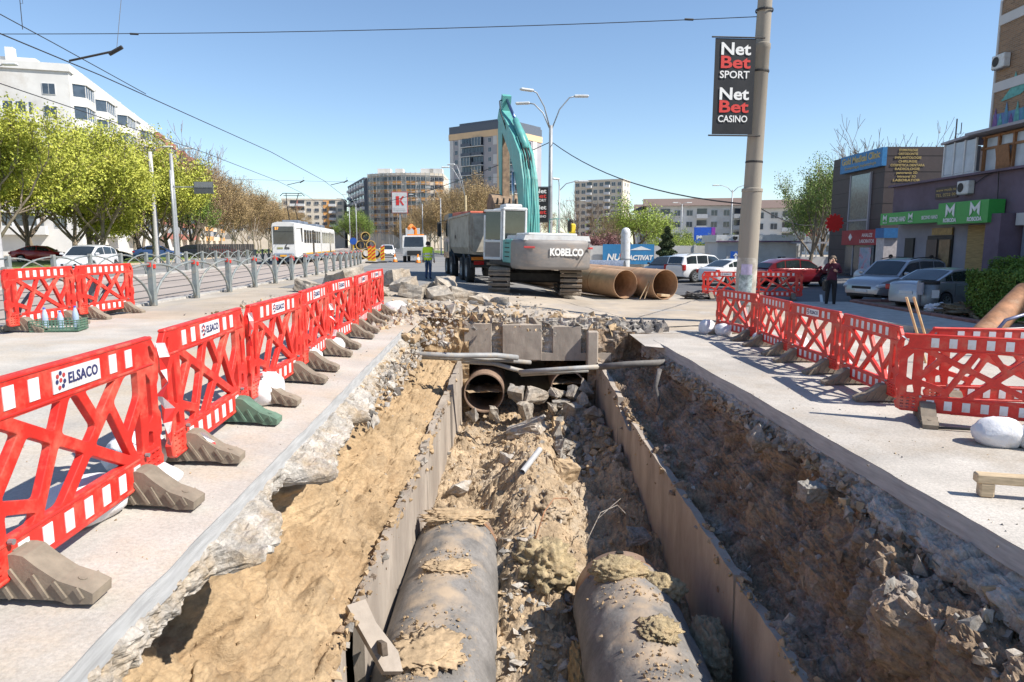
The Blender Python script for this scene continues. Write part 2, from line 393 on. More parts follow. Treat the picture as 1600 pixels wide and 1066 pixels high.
# ================================================================ TRENCH
def loft(name, ys, prof, m, disp, seed, freq=(1.5, 1.5, 1.5), mi=None, mats=None):
    """prof(y)-> list of (x,z); resampled to n points; displaced along its own normal"""
    n = disp['n']; X = np.zeros((len(ys), n)); Z = np.zeros((len(ys), n))
    for k, y in enumerate(ys):
        p = np.array(prof(float(y))); d = np.concatenate([[0], np.cumsum(np.hypot(*np.diff(p, axis=0).T))]); t = np.linspace(0, d[-1], n)
        X[k] = np.interp(t, d, p[:, 0]); Z[k] = np.interp(t, d, p[:, 1])
    Y = np.repeat(np.asarray(ys)[:, None], n, 1)
    tx = np.gradient(X, axis=1); tz = np.gradient(Z, axis=1); L = np.hypot(tx, tz) + 1e-9
    nx, nz = (-tz / L) * disp['side'], (tx / L) * disp['side']
    h = disp['a'] * fbm(X * freq[0], Y * freq[1], Z * freq[2], seed=seed, oct=4)
    h += disp['b'] * fbm(X * 5, Y * 5, Z * 4, seed=seed + 9, oct=4, billow=True)
    h += disp.get('big', 0) * fbm(X * 1.3 + 5, Y * 1.7, Z * 1.5, seed=seed + 51, oct=3, billow=True)
    h += disp.get('gr', 0) * np.sin(Y * 17 + 5 * fbm(X * 1.5, Y * 1.5, Z * 2, seed=seed + 61, oct=2)) * np.clip(fbm(X, Y * .8, Z, seed=seed + 71, oct=2) * 2, 0, 1)
    h += disp.get('c', 0) * fbm(X * 16, Y * 16, Z * 12, seed=seed + 19, oct=3, billow=True)
    w = np.ones(n); 
    if disp.get('pin0'): w[:disp['pin0']] = np.linspace(0.1, 1, disp['pin0'])
    if disp.get('pin1'): w[-disp['pin1']:] = np.linspace(1, 0.15, disp['pin1'])
    h = h * w[None, :]
    X2, Z2 = X + nx * h, Z + nz * h; Y2 = Y + 0.5 * disp['b'] * fbm(X * 6 + 9, Y * 6, Z * 6, seed=seed + 31, oct=3)
    me = np_mesh(name, np.stack([X2, Y2, Z2], -1).reshape(-1, 3), grid_faces(len(ys), n, disp['side'] < 0), mats or m, disp.get('smooth', True), mi)
    return tag(link(name, me), kind='structure'), X2, Y2, Z2
ysb = np.arange(1.2, 17.6, 0.034)
# the channel lies deeper and wider towards the near end of the cut
def wallL(y): return np.interp(y, [8, 17], [-1.55, -1.30])
def wallR(y): return np.interp(y, [8, 17], [2.58, 2.17])
def topL(y): return np.interp(y, [8, 14, 17], [-1.89, -1.50, -1.20])
def topR(y): return np.interp(y, [8, 14, 17], [-2.03, -1.60, -1.30])
def sstep(y, a, b): t = min(1, max(0, (y - a) / (b - a))); return t * t * (3 - 2 * t)
def g1(y, c, w): return math.exp(-((y - c) / w) ** 2)
def cav(y): return 0.52 * g1(y, 6.75, .80) + 0.50 * g1(y, 4.9, .55) + 0.48 * g1(y, 3.8, .5) + 0.24 * g1(y, 8.9, .6) + .20 * g1(y, 11.0, .6) + .15 * g1(y, 13.0, .5)
def prof_sub_l(y):
    e = float(edgeL(y)); j = 0.16 * float(fbm(np.array([y * 1.9]), np.array([2.0]), seed=41, oct=4)[0]); d = 0.07 * float(fbm(np.array([y * 2.7]), np.array([7.0]), seed=43, oct=4)[0])
    far = min(1, max(0, (y - 6.5) / 5)); o = 0.0 + 0.16 * far + .5 * max(-.04, j) + .44 * sstep(y, 5.86, 6.0) * math.exp(-max(0, y - 6.0) / 1.8) + .27 * sstep(y, 4.22, 4.36) * (1 - sstep(y, 4.9, 5.45)) + .2 * sstep(y, 8.1, 8.2) * math.exp(-max(0, y - 8.2) / .8)
    return [(e - 0.02, -0.13), (e + 0.01, -0.15), (e + 0.01 + o * .6, -0.20 - .08 * far), (e + o + .01, -0.29 + d - .12 * far), (e + o - .02, -0.36 + d - .13 * far), (e - 0.25, -0.40 + d - .08 * far), (e - 0.9, -0.40)]
loft('broken_subbase_left', ysb, prof_sub_l, m_subbase, dict(n=90, side=1, a=.045, b=.045, c=.035, pin0=5, smooth=False), 50, (3, 3, 3))
def prof_bank_l(y):
    e = float(edgeL(y)); c = cav(y); far = min(1, max(0, (y - 12) / 4)); xw = float(wallL(y)) - .10; T = float(topL(y)); Z = lambda f: -.36 + f * (T + .36)
    return [(e - 0.34 - c, -0.36), (e - 0.28 - c, Z(.22)), (e - 0.20 - 1.0 * c + .08 * far, Z(.50)), (e - .08 - .80 * c + .08 * far, Z(.70)), (xw - .24 - .15 * c, Z(.86)), (xw - .08, T - .02), (xw + .02, T - .05), (xw + .04, T - .2)]
bankL = loft('sand_bank_left', ysb, prof_bank_l, m_sand, dict(n=140, side=1, a=.10, b=.075, c=.036, big=.15, gr=.022, pin1=12), 60, (1.3, 1.1, 2.2))
def prof_sub_r(y):
    e = float(edgeR(y)); j = 0.14 * float(fbm(np.array([y * 1.6]), np.array([3.0]), seed=71, oct=4)[0]); near = min(1, max(0, (8.5 - y) / 3))
    o = 0.05 + 0.22 * near + max(-.02, j); z = gz(e)
    return [(e + 0.03, z - .17), (e - .02, z - .20), (e - .5 * o, z - .25), (e - o, z - .34), (e - o + .02, z - .48), (e + .3, z - .52), (e + .6, z - .5)]
loft('broken_subbase_right', ysb, prof_sub_r, m_subbase, dict(n=70, side=-1, a=.06, b=.06, c=.04, pin0=5, smooth=False), 80, (3, 3, 3))
def prof_bank_r(y):
    e = float(edgeR(y)); z = gz(e); near = min(1, max(0, (8.0 - y) / 3.0)); u = 0.10 * float(fbm(np.array([y * .9]), np.array([9.0]), seed=75, oct=3)[0])
    xw = float(wallR(y)) + .12; T = float(topR(y)); m = z - .58
    return [(e + .30, z - .36), (e + .02 - .40 * near, z - .44), (e - .06 - .62 * near + u, m), (e - .16 - .58 * near + u, m + .35 * (T - m)), (xw + .42 + u * .5, m + .82 * (T - m)), (xw + .28 + u * .3, T - .02), (xw + .12, T - .05), (xw, T - .02), (xw - .03, T - .2)]
bankR = loft('clay_bank_right', ysb, prof_bank_r, m_clay, dict(n=130, side=-1, a=.19, b=.10, c=.045, big=.14, gr=.05, pin1=8, smooth=False), 90, (1.2, 2.2, .6))
# trench floor
def floor_z(X, Y):
    z = np.interp(Y, [8, 17], [-3.62, -2.74]) + 0 * X
    z = z + 0.95 * np.exp(-(((X - .36) / .84) ** 2 + ((Y - 12.6) / 2.8) ** 2)) + 0.50 * np.exp(-(((X - .1) / .6) ** 2 + ((Y - 9.7) / 1.2) ** 2))
    z = z + 0.50 * np.exp(-(((X - 2.2) / .6) ** 2 + ((Y - 13.4) / 3.2) ** 2)) + .35 * np.exp(-(((X - 1.5) / .7) ** 2 + ((Y - 16.6) / 1.2) ** 2)) + 0.28 * np.exp(-(((X + 1.25) / .4) ** 2 + ((Y - 13.2) / 3.2) ** 2))
    z = z + 0.13 * fbm(X * 1.6, Y * 1.6, seed=101, oct=4) + 0.15 * fbm(X * 2.9, Y * 2.9, seed=111, oct=5, billow=True) + .05 * fbm(X * 10, Y * 10, seed=113, oct=3, billow=True)
    return z
fx = np.linspace(-1.62, 2.66, 150); fy = np.arange(1.0, 21.0, 0.034); FX, FY = np.meshgrid(fx, fy, indexing='ij'); FZ = floor_z(FX, FY)
tag(link('trench_floor', np_mesh('trench_floor', np.stack([FX, FY, FZ], -1).reshape(-1, 3), grid_faces(len(fx), len(fy)), m_floor, False)), kind='structure')

# concrete channel walls: plate panels with broken top edges, each a thing of its own
def wall_panel(name, xw, y0, y1, top, side, label, lean=0.0, jag=0.05, seed=0, th=0.12, dz=0.0):
    ys = np.arange(y0, y1 + .001, 0.05); tp = top(ys) + dz + jag * fbm(ys * 2.3, 0 * ys + seed, seed=seed, oct=5)
    zs = np.linspace(0, 1, 16); n = 16; zb = -4.0
    Yg = np.repeat(ys[:, None], n, 1); Zg = zb + (tp[:, None] - zb) * zs[None, :]
    Xi = xw(Yg) + lean * (Zg + 3) + 0.006 * fbm(Yg * 3, Zg * 3, seed=seed); Xo = Xi - side * (th + 0.02 * fbm(Yg * 5, Zg * 5 + 3, seed=seed + 2))
    A = np.stack([Xi, Yg, Zg], -1); B = np.stack([Xo, Yg, Zg - .015], -1)[:, ::-1]
    G = np.concatenate([A, B], 1); m2 = 2 * n
    F = grid_faces(len(ys), m2, side < 0); V = G.reshape(-1, 3); ends = []
    for k in (0, len(ys) - 1):
        r = np.arange(m2) + k * m2
        for i in range(n - 1): ends.append((r[i], r[i + 1], r[m2 - 2 - i], r[m2 - 1 - i]))
    F = np.concatenate([F, np.array(ends)])
    o = link(name, np_mesh(name, V, F, m_channel)); return tag(o, label, 'wall panel', 'channel wall panels')
wall_panel('concrete_wall_panel', wallL, 6.65, 11.3, topL, 1, 'long dusty concrete channel wall panel left of the wrapped pipes', seed=3)
wall_panel('concrete_wall_panel', wallL, 11.36, 14.8, topL, 1, 'concrete channel wall panel below the sand bank, second from the broken plate', seed=5, lean=-.01, dz=.03)
wall_panel('concrete_wall_panel', lambda y: wallL(y) + .03, 14.86, 17.5, topL, 1, 'grey concrete channel wall panel under the left end of the grey conduits', seed=6, dz=.08)
wall_panel('concrete_wall_panel', lambda y: wallL(y) - .03, 2.0, 6.0, topL, 1, 'broken concrete wall panel at the lower edge left of the pipe', seed=9, jag=.12, dz=-.08)
wall_panel('concrete_wall_panel', wallR, 2.2, 7.4, topR, -1, 'shaded concrete channel wall panel right of the capped pipe', seed=11)
wall_panel('concrete_wall_panel', wallR, 7.45, 13.0, topR, -1, 'long shaded concrete channel wall panel below the clay bank', seed=12, lean=-.01, dz=.03)
wall_panel('concrete_wall_panel', wallR, 14.4, 17.5, topR, -1, 'pale concrete channel wall panel under the right end of the grey conduits', seed=14, dz=.12)
wall_panel('concrete_wall_panel', wallR, 13.05, 14.35, topR, -1, 'low broken concrete channel wall panel half buried in clay', seed=15, jag=.2, dz=-.15)
# tilted broken plate at the near left end of the channel
mb = MB(); mb.prism([(0, 0), (.74, -.04), (.84, .12), (.66, .19), (.30, .16), (.04, .20)], 0, .08, axis='z')
o = mb.build('broken_plate', m_channel); o.location = (-1.69, 6.45, -1.85); o.rotation_euler = (R(8), R(38), R(-38)); tag(o, 'broken concrete plate tilted against the left wrapped pipe', 'slab')
mb = MB(); mb.box((0, 0, 0), (.06, .74, .12), rot=(R(-26), 0, R(20)), bev=.008)
o = mb.build('timber_offcut', mat('dark_weathered_timber', (.13, .10, .075), .9, var=.3, scale=12, stretch=(1, .1, 1), bump=.003)); o.location = (-1.31, 6.25, -2.13); tag(o, 'dark split timber leaning beside the tilted concrete plate', 'timber')

# head wall at the end of the opened trench
hd = thing('head_wall', 'stained concrete head wall closing the far end of the trench', 'wall', (0, 17.3, 0))
def head_panel(x0, x1, z0, z1, dy, seed):
    nx, nz = 24, 16; X, Z = np.meshgrid(np.linspace(x0, x1, nx), np.linspace(z0, z1, nz), indexing='ij')
    edge = ((X == x0) | (X == x1) | (Z == z0) | (Z == z1)); Yv = dy + .012 * fbm(X * 4, Z * 4, seed=seed) + 0.25 * edge
    X = X + .03 * edge * fbm(X * 9, Z * 9, seed=seed + 1); Z = Z + .04 * edge * fbm(X * 7, Z * 7 + 4, seed=seed + 2)
    link('wall_panel', np_mesh('wall_panel', np.stack([X, Yv, Z], -1).reshape(-1, 3), grid_faces(nx, nz), m_channel), hd)
head_panel(-1.25, -.50, -1.2, -.14, 0, 1); head_panel(-.28, .80, -1.2, -.17, -.03, 2); head_panel(1.02, 1.80, -1.2, -.22, .0, 3)
X, Z = np.meshgrid(np.linspace(-1.5, 2.4, 90), np.linspace(-1.16, -.06, 40), indexing='ij')
Yv = 0.10 + .05 * fbm(X * 5, Z * 5, seed=9, oct=5) + .05 * fbm(X * 9, Z * 9, seed=19, oct=4, billow=True)
link('rough_core', np_mesh('rough_core', np.stack([X, Yv, Z], -1).reshape(-1, 3), grid_faces(90, 40), m_subbase), hd)
mb = MB(); mb.box((2.05, -.02, -.85), (.28, .35, .95), bev=.03); mb.build('end_pier', m_channel, hd)
# dark duct beyond: roof slab, sides and back
mb = MB(); mb.box((.45, 19.6, -1.06), (4.2, 4.6, .2)); mb.box((-1.6, 19.6, -2.1), (.3, 4.4, 1.9)); mb.box((2.5, 19.6, -2.1), (.3, 4.4, 1.9)); mb.box((.45, 21.9, -2.1), (4.4, .2, 2.2))
tag(mb.build('duct_ceiling', m_channel), kind='structure')
# ragged earth faces either side of the head wall
for nm, x0, x1, sd in (('earth_face_left', -2.9, -1.1, 5), ('earth_face_right', 1.95, 4.5, 6)):
    X, Z = np.meshgrid(np.linspace(x0, x1, 60), np.linspace(-2.9, .0, 60), indexing='ij'); Zt = np.interp(X, _gx, _gz); Z = -2.9 + (Z + 2.9) / 2.9 * (Zt + .03 + 2.9)
    Yv = 17.30 + .16 * fbm(X * 1.6, Z * 1.2, seed=sd, oct=4) + .10 * fbm(X * 4, Z * 4, seed=sd + 3, oct=4, billow=True) + .25 * np.clip((Z + .5) / .5, 0, 1) ** 2
    tag(link(nm, np_mesh(nm, np.stack([X, Yv, Z], -1).reshape(-1, 3), grid_faces(60, 60), m_clay if sd == 6 else m_sand, False)), kind='structure')
# ================================================================ RUBBLE
def hull_shape(seed, n=13, dims=(1, 1, 1), boxy=0.0):
    r = random.Random(seed); bm = bmesh.new()
    for i in range(n):
        p = Vector((r.uniform(-1, 1), r.uniform(-1, 1), r.uniform(-1, 1)))
        if r.random() < boxy: p = Vector((math.copysign(r.uniform(.8, 1), p.x), math.copysign(r.uniform(.8, 1), p.y), math.copysign(r.uniform(.8, 1), p.z)))
        else: p = p.normalized() * r.uniform(.75, 1)
        bm.verts.new((p.x * dims[0] / 2, p.y * dims[1] / 2, p.z * dims[2] / 2))
    res = bmesh.ops.convex_hull(bm, input=bm.verts); bmesh.ops.delete(bm, geom=[v for v in bm.verts if not v.link_faces], context='VERTS')
    bmesh.ops.triangulate(bm, faces=bm.faces); bm.verts.index_update()
    V = np.array([v.co[:] for v in bm.verts]); F = np.array([[v.index for v in f.verts] for f in bm.faces]); bm.free(); return V, F
SH_ROUND = [hull_shape(i, 12) for i in range(10)]; SH_BLOCK = [hull_shape(50 + i, 14, (1.2, .9, .65), .6) for i in range(10)]; SH_FLAT = [hull_shape(90 + i, 11, (1.2, .9, .25), .5) for i in range(8)]
def rand_rot(r, tilt=math.pi): return np.array(Euler((r.uniform(-tilt, tilt), r.uniform(-tilt, tilt), r.uniform(-math.pi, math.pi))).to_matrix())
def scatter(name, P, S, shapes, mats, seed, tilt=math.pi, label=None, cat=None, weights=None):
    r = random.Random(seed); Vs = []; Fs = []; mi = []; o = 0
    for p, s in zip(P, S):
        V, F = r.choice(shapes); W = (V * s) @ rand_rot(r, tilt).T + np.asarray(p)
        Vs.append(W); Fs.append(F + o); o += len(V); mi += [r.choices(range(len(mats)), weights)[0]] * len(F)
    o = link(name, np_mesh(name, np.concatenate(Vs), np.concatenate(Fs), mats, False, mi)); return tag(o, label, cat, None, 'stuff')
def sizes(n, lo, hi, pw=2.2): return lo + (hi - lo) * rng.random(n) ** pw
# on the trench floor
n = 6500; px = rng.uniform(-1.5, 2.5, n); py = 3 + 14.5 * rng.random(n) ** .8
scatter('floor_rubble', np.stack([px, py, floor_z(px, py) + .0], 1), sizes(n, .015, .13, 5.0), SH_ROUND + SH_BLOCK, [m_rub_s, m_rub_w, m_rub_g, m_floor], 3, weights=[6, 1, 2, 5], label='clods and broken concrete scattered over the trench floor', cat='rubble')
n = 520; px = rng.uniform(-.15, .85, n); py = rng.uniform(4.8, 10, n)
scatter('chip_rubble', np.stack([px, py, floor_z(px, py) + .03], 1), sizes(n, .03, .16, 2.6), SH_FLAT, [m_rub_w, m_rub_s, m_rub_g], 4, tilt=.5, weights=[4, 3, 2], label='flat pale concrete chips between the two wrapped pipes', cat='rubble')
n = 260; px = rng.uniform(1.0, 2.2, n); py = rng.uniform(13.2, 17, n)
scatter('grey_floor_rubble', np.stack([px, py, floor_z(px, py) + .05], 1), sizes(n, .07, .32, 1.8), SH_BLOCK + SH_ROUND, [m_rub_g, m_rub_w, m_rub_s], 5, weights=[5, 1, 2], label='grey stones heaped under the right conduit', cat='rubble')
# along the broken edges and on the banks
def on_surface(S, n, jlo, jhi, ilo=0, ihi=None, lift=.0):
    _, X, Y, Z = S; i = rng.integers(ilo, ihi or X.shape[0], n); j = rng.integers(int(jlo * X.shape[1]), int(jhi * X.shape[1]), n)
    return np.stack([X[i, j], Y[i, j], Z[i, j] + lift], 1)
scatter('bank_clods_left', np.concatenate([on_surface(bankL, 900, .45, .98), on_surface(bankL, 700, .6, .98, 0, 110)]), sizes(1600, .012, .075, 4.0), SH_ROUND, [m_sand, m_rub_s, m_rub_w], 6, weights=[7, 3, 1], label='sandy crumbs lying on the left bank of the trench', cat='rubble')
scatter('bank_clods_right', np.concatenate([on_surface(bankR, 2200, .05, .97), on_surface(bankR, 900, .12, .45, 0, 150)]), sizes(3100, .015, .13, 4.5), SH_ROUND + SH_BLOCK, [m_clay, m_rub_g, m_rub_w], 7, weights=[9, 3, .6], label='clods and grey stones sticking out of the right clay bank', cat='rubble')
n = 1100; py = 8.2 + 6.8 * rng.random(n); px = edgeL(py) + .02 + .40 * rng.random(n) ** 1.3 * np.clip((py - 4.5) / 5, .25, 1); pz = -.20 - .75 * (px - edgeL(py))
scatter('edge_rubble_left', np.stack([px, py, pz], 1), sizes(n, .012, .15, 4.5), SH_BLOCK + SH_ROUND, [m_rub_w, m_rub_g, m_rub_s, m_subbase], 8, weights=[4, 3, 3, 4], label='broken pale concrete crumbs along the left cut edge', cat='rubble')
n = 1700; py = 3.5 + 12 * rng.random(n); px = edgeR(py) - .02 - (.20 + .35 * np.clip((8 - py) / 3, 0, 1)) * rng.random(n) ** 1.2; pz = -.74 - .55 * (edgeR(py) - px)
scatter('edge_rubble_right', np.stack([px, py, pz], 1), sizes(n, .012, .14, 5.5), SH_BLOCK + SH_ROUND, [m_rub_g, m_rub_w, m_rub_s, m_clay], 9, weights=[5, 2, 2, 5], label='grey broken concrete along the right cut edge', cat='rubble')
# round the trench head and in front of the excavator
n = 2600; px = rng.uniform(-3.0, 3.4, n); py = 17.4 + 3.0 * rng.random(n) ** 1.2; zz = np.interp(px, _gx, _gz) + mound(px, py) * .8 + .02
scatter('head_rubble', np.stack([px, py, zz], 1), sizes(n, .02, .30, 5.0), SH_BLOCK + SH_FLAT + SH_ROUND, [m_rub_g, m_rub_w, m_rub_s, m_rub_d], 10, weights=[4, 1.5, 5, 1], label='broken concrete and asphalt heaped above the head wall', cat='rubble')
n = 1500; px = rng.uniform(-3.4, -1.3, n); py = rng.uniform(14.2, 20, n); zz = np.interp(px, _gx, _gz) + mound(px, py) * .85 - .25 * np.clip((17.2 - py) / 2, 0, 1) * np.clip((px + 2.6) / .8, 0, 1)
scatter('head_rubble', np.stack([px, py, zz], 1), sizes(n, .02, .2, 4.5), SH_BLOCK + SH_ROUND, [m_rub_s, m_rub_w, m_rub_g], 12, weights=[5, 4, 2], label='sandy rubble heap left of the trench head', cat='rubble')
n = 170; px = rng.uniform(2.5, 4.1, n); py = 17.5 + rng.uniform(0, 1.3, n)
scatter('asphalt_rubble', np.stack([px, py, np.interp(px, _gx, _gz) + .06], 1), sizes(n, .06, .28, 1.8), SH_BLOCK, [m_rub_d, m_rub_g], 11, weights=[4, 1], label='dark lumps of broken asphalt right of the trench head', cat='rubble')
n = 800; px = rng.uniform(-7.5, 1, n); py = rng.uniform(15, 27, n)
scatter('ground_crumbs', np.stack([px, py, np.interp(px, _gx, _gz) + .03], 1), sizes(n, .02, .13, 3), SH_BLOCK + SH_FLAT, [m_rub_w, m_rub_s, m_rub_g], 13, label='small crumbs strewn over the pavement before the truck', cat='rubble')
def rough_rock(seed, n, dims, boxy, amp=.05, cuts=4):
    V, F = hull_shape(seed, n, dims, boxy); bm = bmesh.new(); vs = [bm.verts.new(p) for p in V]
    for f in F: bm.faces.new([vs[i] for i in f])
    bmesh.ops.dissolve_limit(bm, angle_limit=.2, verts=bm.verts, edges=bm.edges); bmesh.ops.triangulate(bm, faces=bm.faces); bmesh.ops.subdivide_edges(bm, edges=bm.edges, cuts=cuts, use_grid_fill=True); bmesh.ops.triangulate(bm, faces=bm.faces); bm.normal_update(); bm.verts.index_update()
    P = np.array([v.co[:] for v in bm.verts]); Nn = np.array([v.normal[:] for v in bm.verts]); F2 = np.array([[v.index for v in f.verts] for f in bm.faces]); bm.free(); k = max(dims)
    h = amp * k * (fbm(P[:, 0] * 3 / k, P[:, 1] * 3 / k, P[:, 2] * 3 / k, seed=seed, oct=4) + .5 * fbm(P[:, 0] * 9 / k, P[:, 1] * 9 / k, P[:, 2] * 9 / k, seed=seed + 1, oct=3, billow=True)); return P + Nn * h[:, None], F2
# big concrete blocks of the heap beside the excavator, each its own thing
blk = [(-6.9, 23.4, 1.1, .7, .55), (-5.9, 24.3, 1.6, .9, .7), (-4.9, 23.2, 1.7, .7, .5), (-4.3, 24.8, 1.2, .9, .75), (-3.7, 23.4, 1.0, .8, .8), (-5.6, 22.2, 1.3, .6, .4), (-3.2, 22.3, 1.2, .9, .6),
       (-2.3, 21.8, 1.1, .8, .55), (-1.6, 22.5, 1.3, .7, .5), (-1.1, 21.7, .9, .7, .5), (-2.2, 23.0, 1.5, .8, .65), (-4.4, 22.0, .9, .6, .4), (-.5, 22.0, 1.0, .6, .35), (-6.3, 22.8, .8, .6, .45), (-2.9, 24.0, 1.0, .8, .6), (-6.4, 24.9, 1.2, .8, .6)]
m_blk = mat('demolished_concrete', (0.46, 0.405, 0.335), 0.95, var=0.25, scale=4, bump=0.015, bscale=24, dirt=((.30, .235, .17), .46, 1.6), speck=(.35, 20))
for k, (x, y, a, b, c) in enumerate(blk):
    V, F = rough_rock(300 + k, 22, (a * .92, b * .92, c * .8), .6, .07); r = random.Random(k)
    o = link('concrete_block', np_mesh('concrete_block', V, F, m_blk), None, (x, y, gz(x) + c * .30 + (.26 if k in (3, 10, 1) else 0)), (r.uniform(-.3, .3), r.uniform(-.3, .3), r.uniform(0, 3)))
    tag(o, 'broken concrete block in the demolition heap beyond the red barriers', 'concrete block', 'demolished concrete blocks')
inb = [(0.334, 15.246, -2.407, 0.992, 0.439, 0.313, (.3, -.35, -.6), 'long pale broken concrete beam lying before the far pipe mouths'), (0.054, 13.366, -2.631, 0.652, 0.435, 0.326, (.2, .3, .8), 'white plaster covered lump in the middle of the trench floor'), (2.005, 10.426, -2.87, 0.39, 0.275, 0.229, (.5, .2, .3), 'grey stone slab beside the shaded channel wall'),
       (-1.05, 12.488, -2.816, 0.354, 0.332, 0.464, (.5, .6, .2), 'pale pointed concrete shard beside the left channel wall'), (-0.707, 10.718, -3.019, 0.182, 0.342, 0.456, (.3, .5, .2), 'thin pale shard standing behind the left wrapped pipe'), (0.991, 12.667, -2.548, 0.463, 0.463, 0.441, (.2, .2, .5), 'brown clay boulder at the edge of the trench shadow'), (1.068, 14.208, -2.503, 0.534, 0.427, 0.374, (.1, .4, .9), 'grey boulder under the right conduit')]
for k, (x, y, z, a, b, c, rt, lb) in enumerate(inb):
    V, F = rough_rock(400 + k, 24, (a, b, c), .40, .12, 5); o = link('rubble_stone', np_mesh('rubble_stone', V, F, m_rub_s if 'clay' in lb else (m_rub_w if k < 2 or 'pale' in lb else m_rub_g)), None, (x, y, z), rt); tag(o, lb, 'stone')

# ================================================================ PIPES IN THE TRENCH
def wrap_mat():
    m = mat('dusty_pipe_wrap', (0.215, 0.20, 0.185), 0.75, var=0.22, scale=2.5, bump=0.008, bscale=16, speck=(.25, 30))
    nt = m.node_tree; N = nt.nodes; L = nt.links; b = N['Principled BSDF']; src = b.inputs['Base Color'].links[0].from_socket
    g = N.new('ShaderNodeNewGeometry'); sx = N.new('ShaderNodeSeparateXYZ'); L.new(g.outputs['True Normal'], sx.inputs[0])
    tc = N.new('ShaderNodeTexCoord'); n = N.new('ShaderNodeTexNoise'); n.inputs['Scale'].default_value = 2.6; n.inputs['Detail'].default_value = 9; L.new(tc.outputs['Object'], n.inputs['Vector'])
    mu = N.new('ShaderNodeMath'); mu.operation = 'MULTIPLY'; L.new(sx.outputs['Z'], mu.inputs[0]); L.new(n.outputs['Fac'], mu.inputs[1])
    rp = N.new('ShaderNodeValToRGB'); rp.color_ramp.elements[0].position = .39; rp.color_ramp.elements[1].position = .62; L.new(mu.outputs[0], rp.inputs[0])
    mx = N.new('ShaderNodeMix'); mx.data_type = 'RGBA'; L.new(rp.outputs[0], mx.inputs['Factor']); L.new(src, mx.inputs[6]); mx.inputs[7].default_value = (.40, .31, .22, 1); L.new(mx.outputs[2], b.inputs['Base Color'])
    return m
m_wrap = wrap_mat()
m_rust = mat('rusty_steel', (0.33, 0.165, 0.085), 0.75, metal=0.15, var=0.3, scale=3.5, bump=0.003, bscale=40, dirt=((.40, .27, .18), .4, 1.5))
m_steelbr = mat('brown_pipe_steel', (0.34, 0.235, 0.17), 0.6, metal=0.25, var=0.2, scale=3, bump=0.002, bscale=40)
m_wool = mat('mineral_wool', (0.52, 0.41, 0.24), 1.0, var=0.30, scale=7, bump=0.04, bscale=40, dirt=((.46, .34, .20), .42, 5), speck=(.30, 45))
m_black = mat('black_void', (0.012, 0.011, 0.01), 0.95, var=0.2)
def wrapped_pipe(label, x, z, r, y0, y1, seed, end_r):
    t = thing('wrapped_pipe', label, 'pipe', (x, y0, z - r))
    ys = np.arange(0, y1 - y0, .045); A = np.linspace(0, 2 * math.pi, 73); Yg, Ag = np.meshgrid(ys, A, indexing='ij')
    rr = r + .022 * fbm(np.cos(Ag) * 1.5, np.sin(Ag) * 1.5, Yg * 1.1, seed=seed, oct=3) + .014 * np.sin(Yg * 9 + 2.5 * np.cos(Ag) + 3 * fbm(Yg * .7, Ag * .8, seed=seed + 1)) * (fbm(Yg * .8, Ag, seed=seed + 4) > 0)
    for s in (1.25, 2.75, 4.2, 5.75, 7.1): rr = rr + .016 * np.exp(-((Yg - s - .07 * np.sin(Ag + s * 3)) / .035) ** 2)
    rr = rr + np.where(Yg > (y1 - y0) - .12, -.02, 0)
    V = np.stack([rr * np.cos(Ag), Yg, r + rr * np.sin(Ag)], -1).reshape(-1, 3); link('wrapping', np_mesh('wrapping', V, grid_faces(len(ys), 73, True), m_wrap, True), t)
    M = Matrix.Translation((0, 0, r)) @ Matrix.Rotation(R(-90), 4, 'X'); L = y1 - y0
    mb = MB(); mb.lathe([(end_r, L - .5), (end_r, L + .30), (end_r - .03, L + .33), (end_r - .06, L + .30), (end_r - .06, L - .2)], 48, 0, M); mb.build('steel_core', m_steelbr, t, smooth=True)
    mb = MB(); mb.lathe([(r - .02, L - .1), (r - .01, L - .02), (end_r + .02, L - .01)], 48, 0, M); mb.build('collar', m_rust, t, smooth=True)
    mb = MB(); mb.lathe([(0.001, L + .12), (end_r - .05, L + .12)], 32, 0, M); mb.build('end_plug', m_floor, t)
    return t
wp1 = wrapped_pipe('grey wrapped pipe with dirt on top, left of the pair in the trench', -.88, -3.08, .685, 1.6, 10.35, 3, .62)
wp2 = wrapped_pipe('grey wrapped pipe with yellow wool on top, right of the pair in the trench', 1.52, -3.08, .685, 1.6, 8.75, 7, .63)
mb = MB(); mb.box((-.02, 7.38, 1.325), (.10, .07, .02), 0, bev=.008); mb.build('tag_plate', m_black, wp2)
def lump(name, c, d, m, label, cat, seed, amp=.30, rot=0, group=None):
    bm = bmesh.new(); bmesh.ops.create_icosphere(bm, subdivisions=5, radius=.5); V = np.array([v.co[:] for v in bm.verts]); F = np.array([[v.index for v in f.verts] for f in bm.faces]); bm.free()
    h = 1 + amp * fbm(V[:, 0] * 3.5, V[:, 1] * 3.5, V[:, 2] * 3.5, seed=seed, oct=5) + amp * .55 * fbm(V[:, 0] * 8, V[:, 1] * 8, V[:, 2] * 8, seed=seed + 3, oct=4, billow=True) + amp * .22 * fbm(V[:, 0] * 26, V[:, 1] * 26, V[:, 2] * 26, seed=seed + 5, oct=2)
    V = V * h[:, None] * np.array(d); o = link(name, np_mesh(name, V, F, m, True), None, c, (0, 0, rot)); return tag(o, label, cat, group)
lump('insulation_wool', (1.373, 8.344, -2.378), (0.734, 0.473, 0.331), m_wool, 'torn yellow wool on the end of the right wrapped pipe', 'insulation', 1)
lump('insulation_wool', (1.922, 8.186, -2.542), (0.534, 0.498, 0.356), m_wool, 'yellow wool tuft sliding off the right side of the wrapped pipe end', 'insulation', 2)
lump('insulation_wool', (1.618, 6.961, -2.389), (0.428, 0.5, 0.143), m_wool, 'small yellow wool scrap on top of the right wrapped pipe', 'insulation', 3, .5)
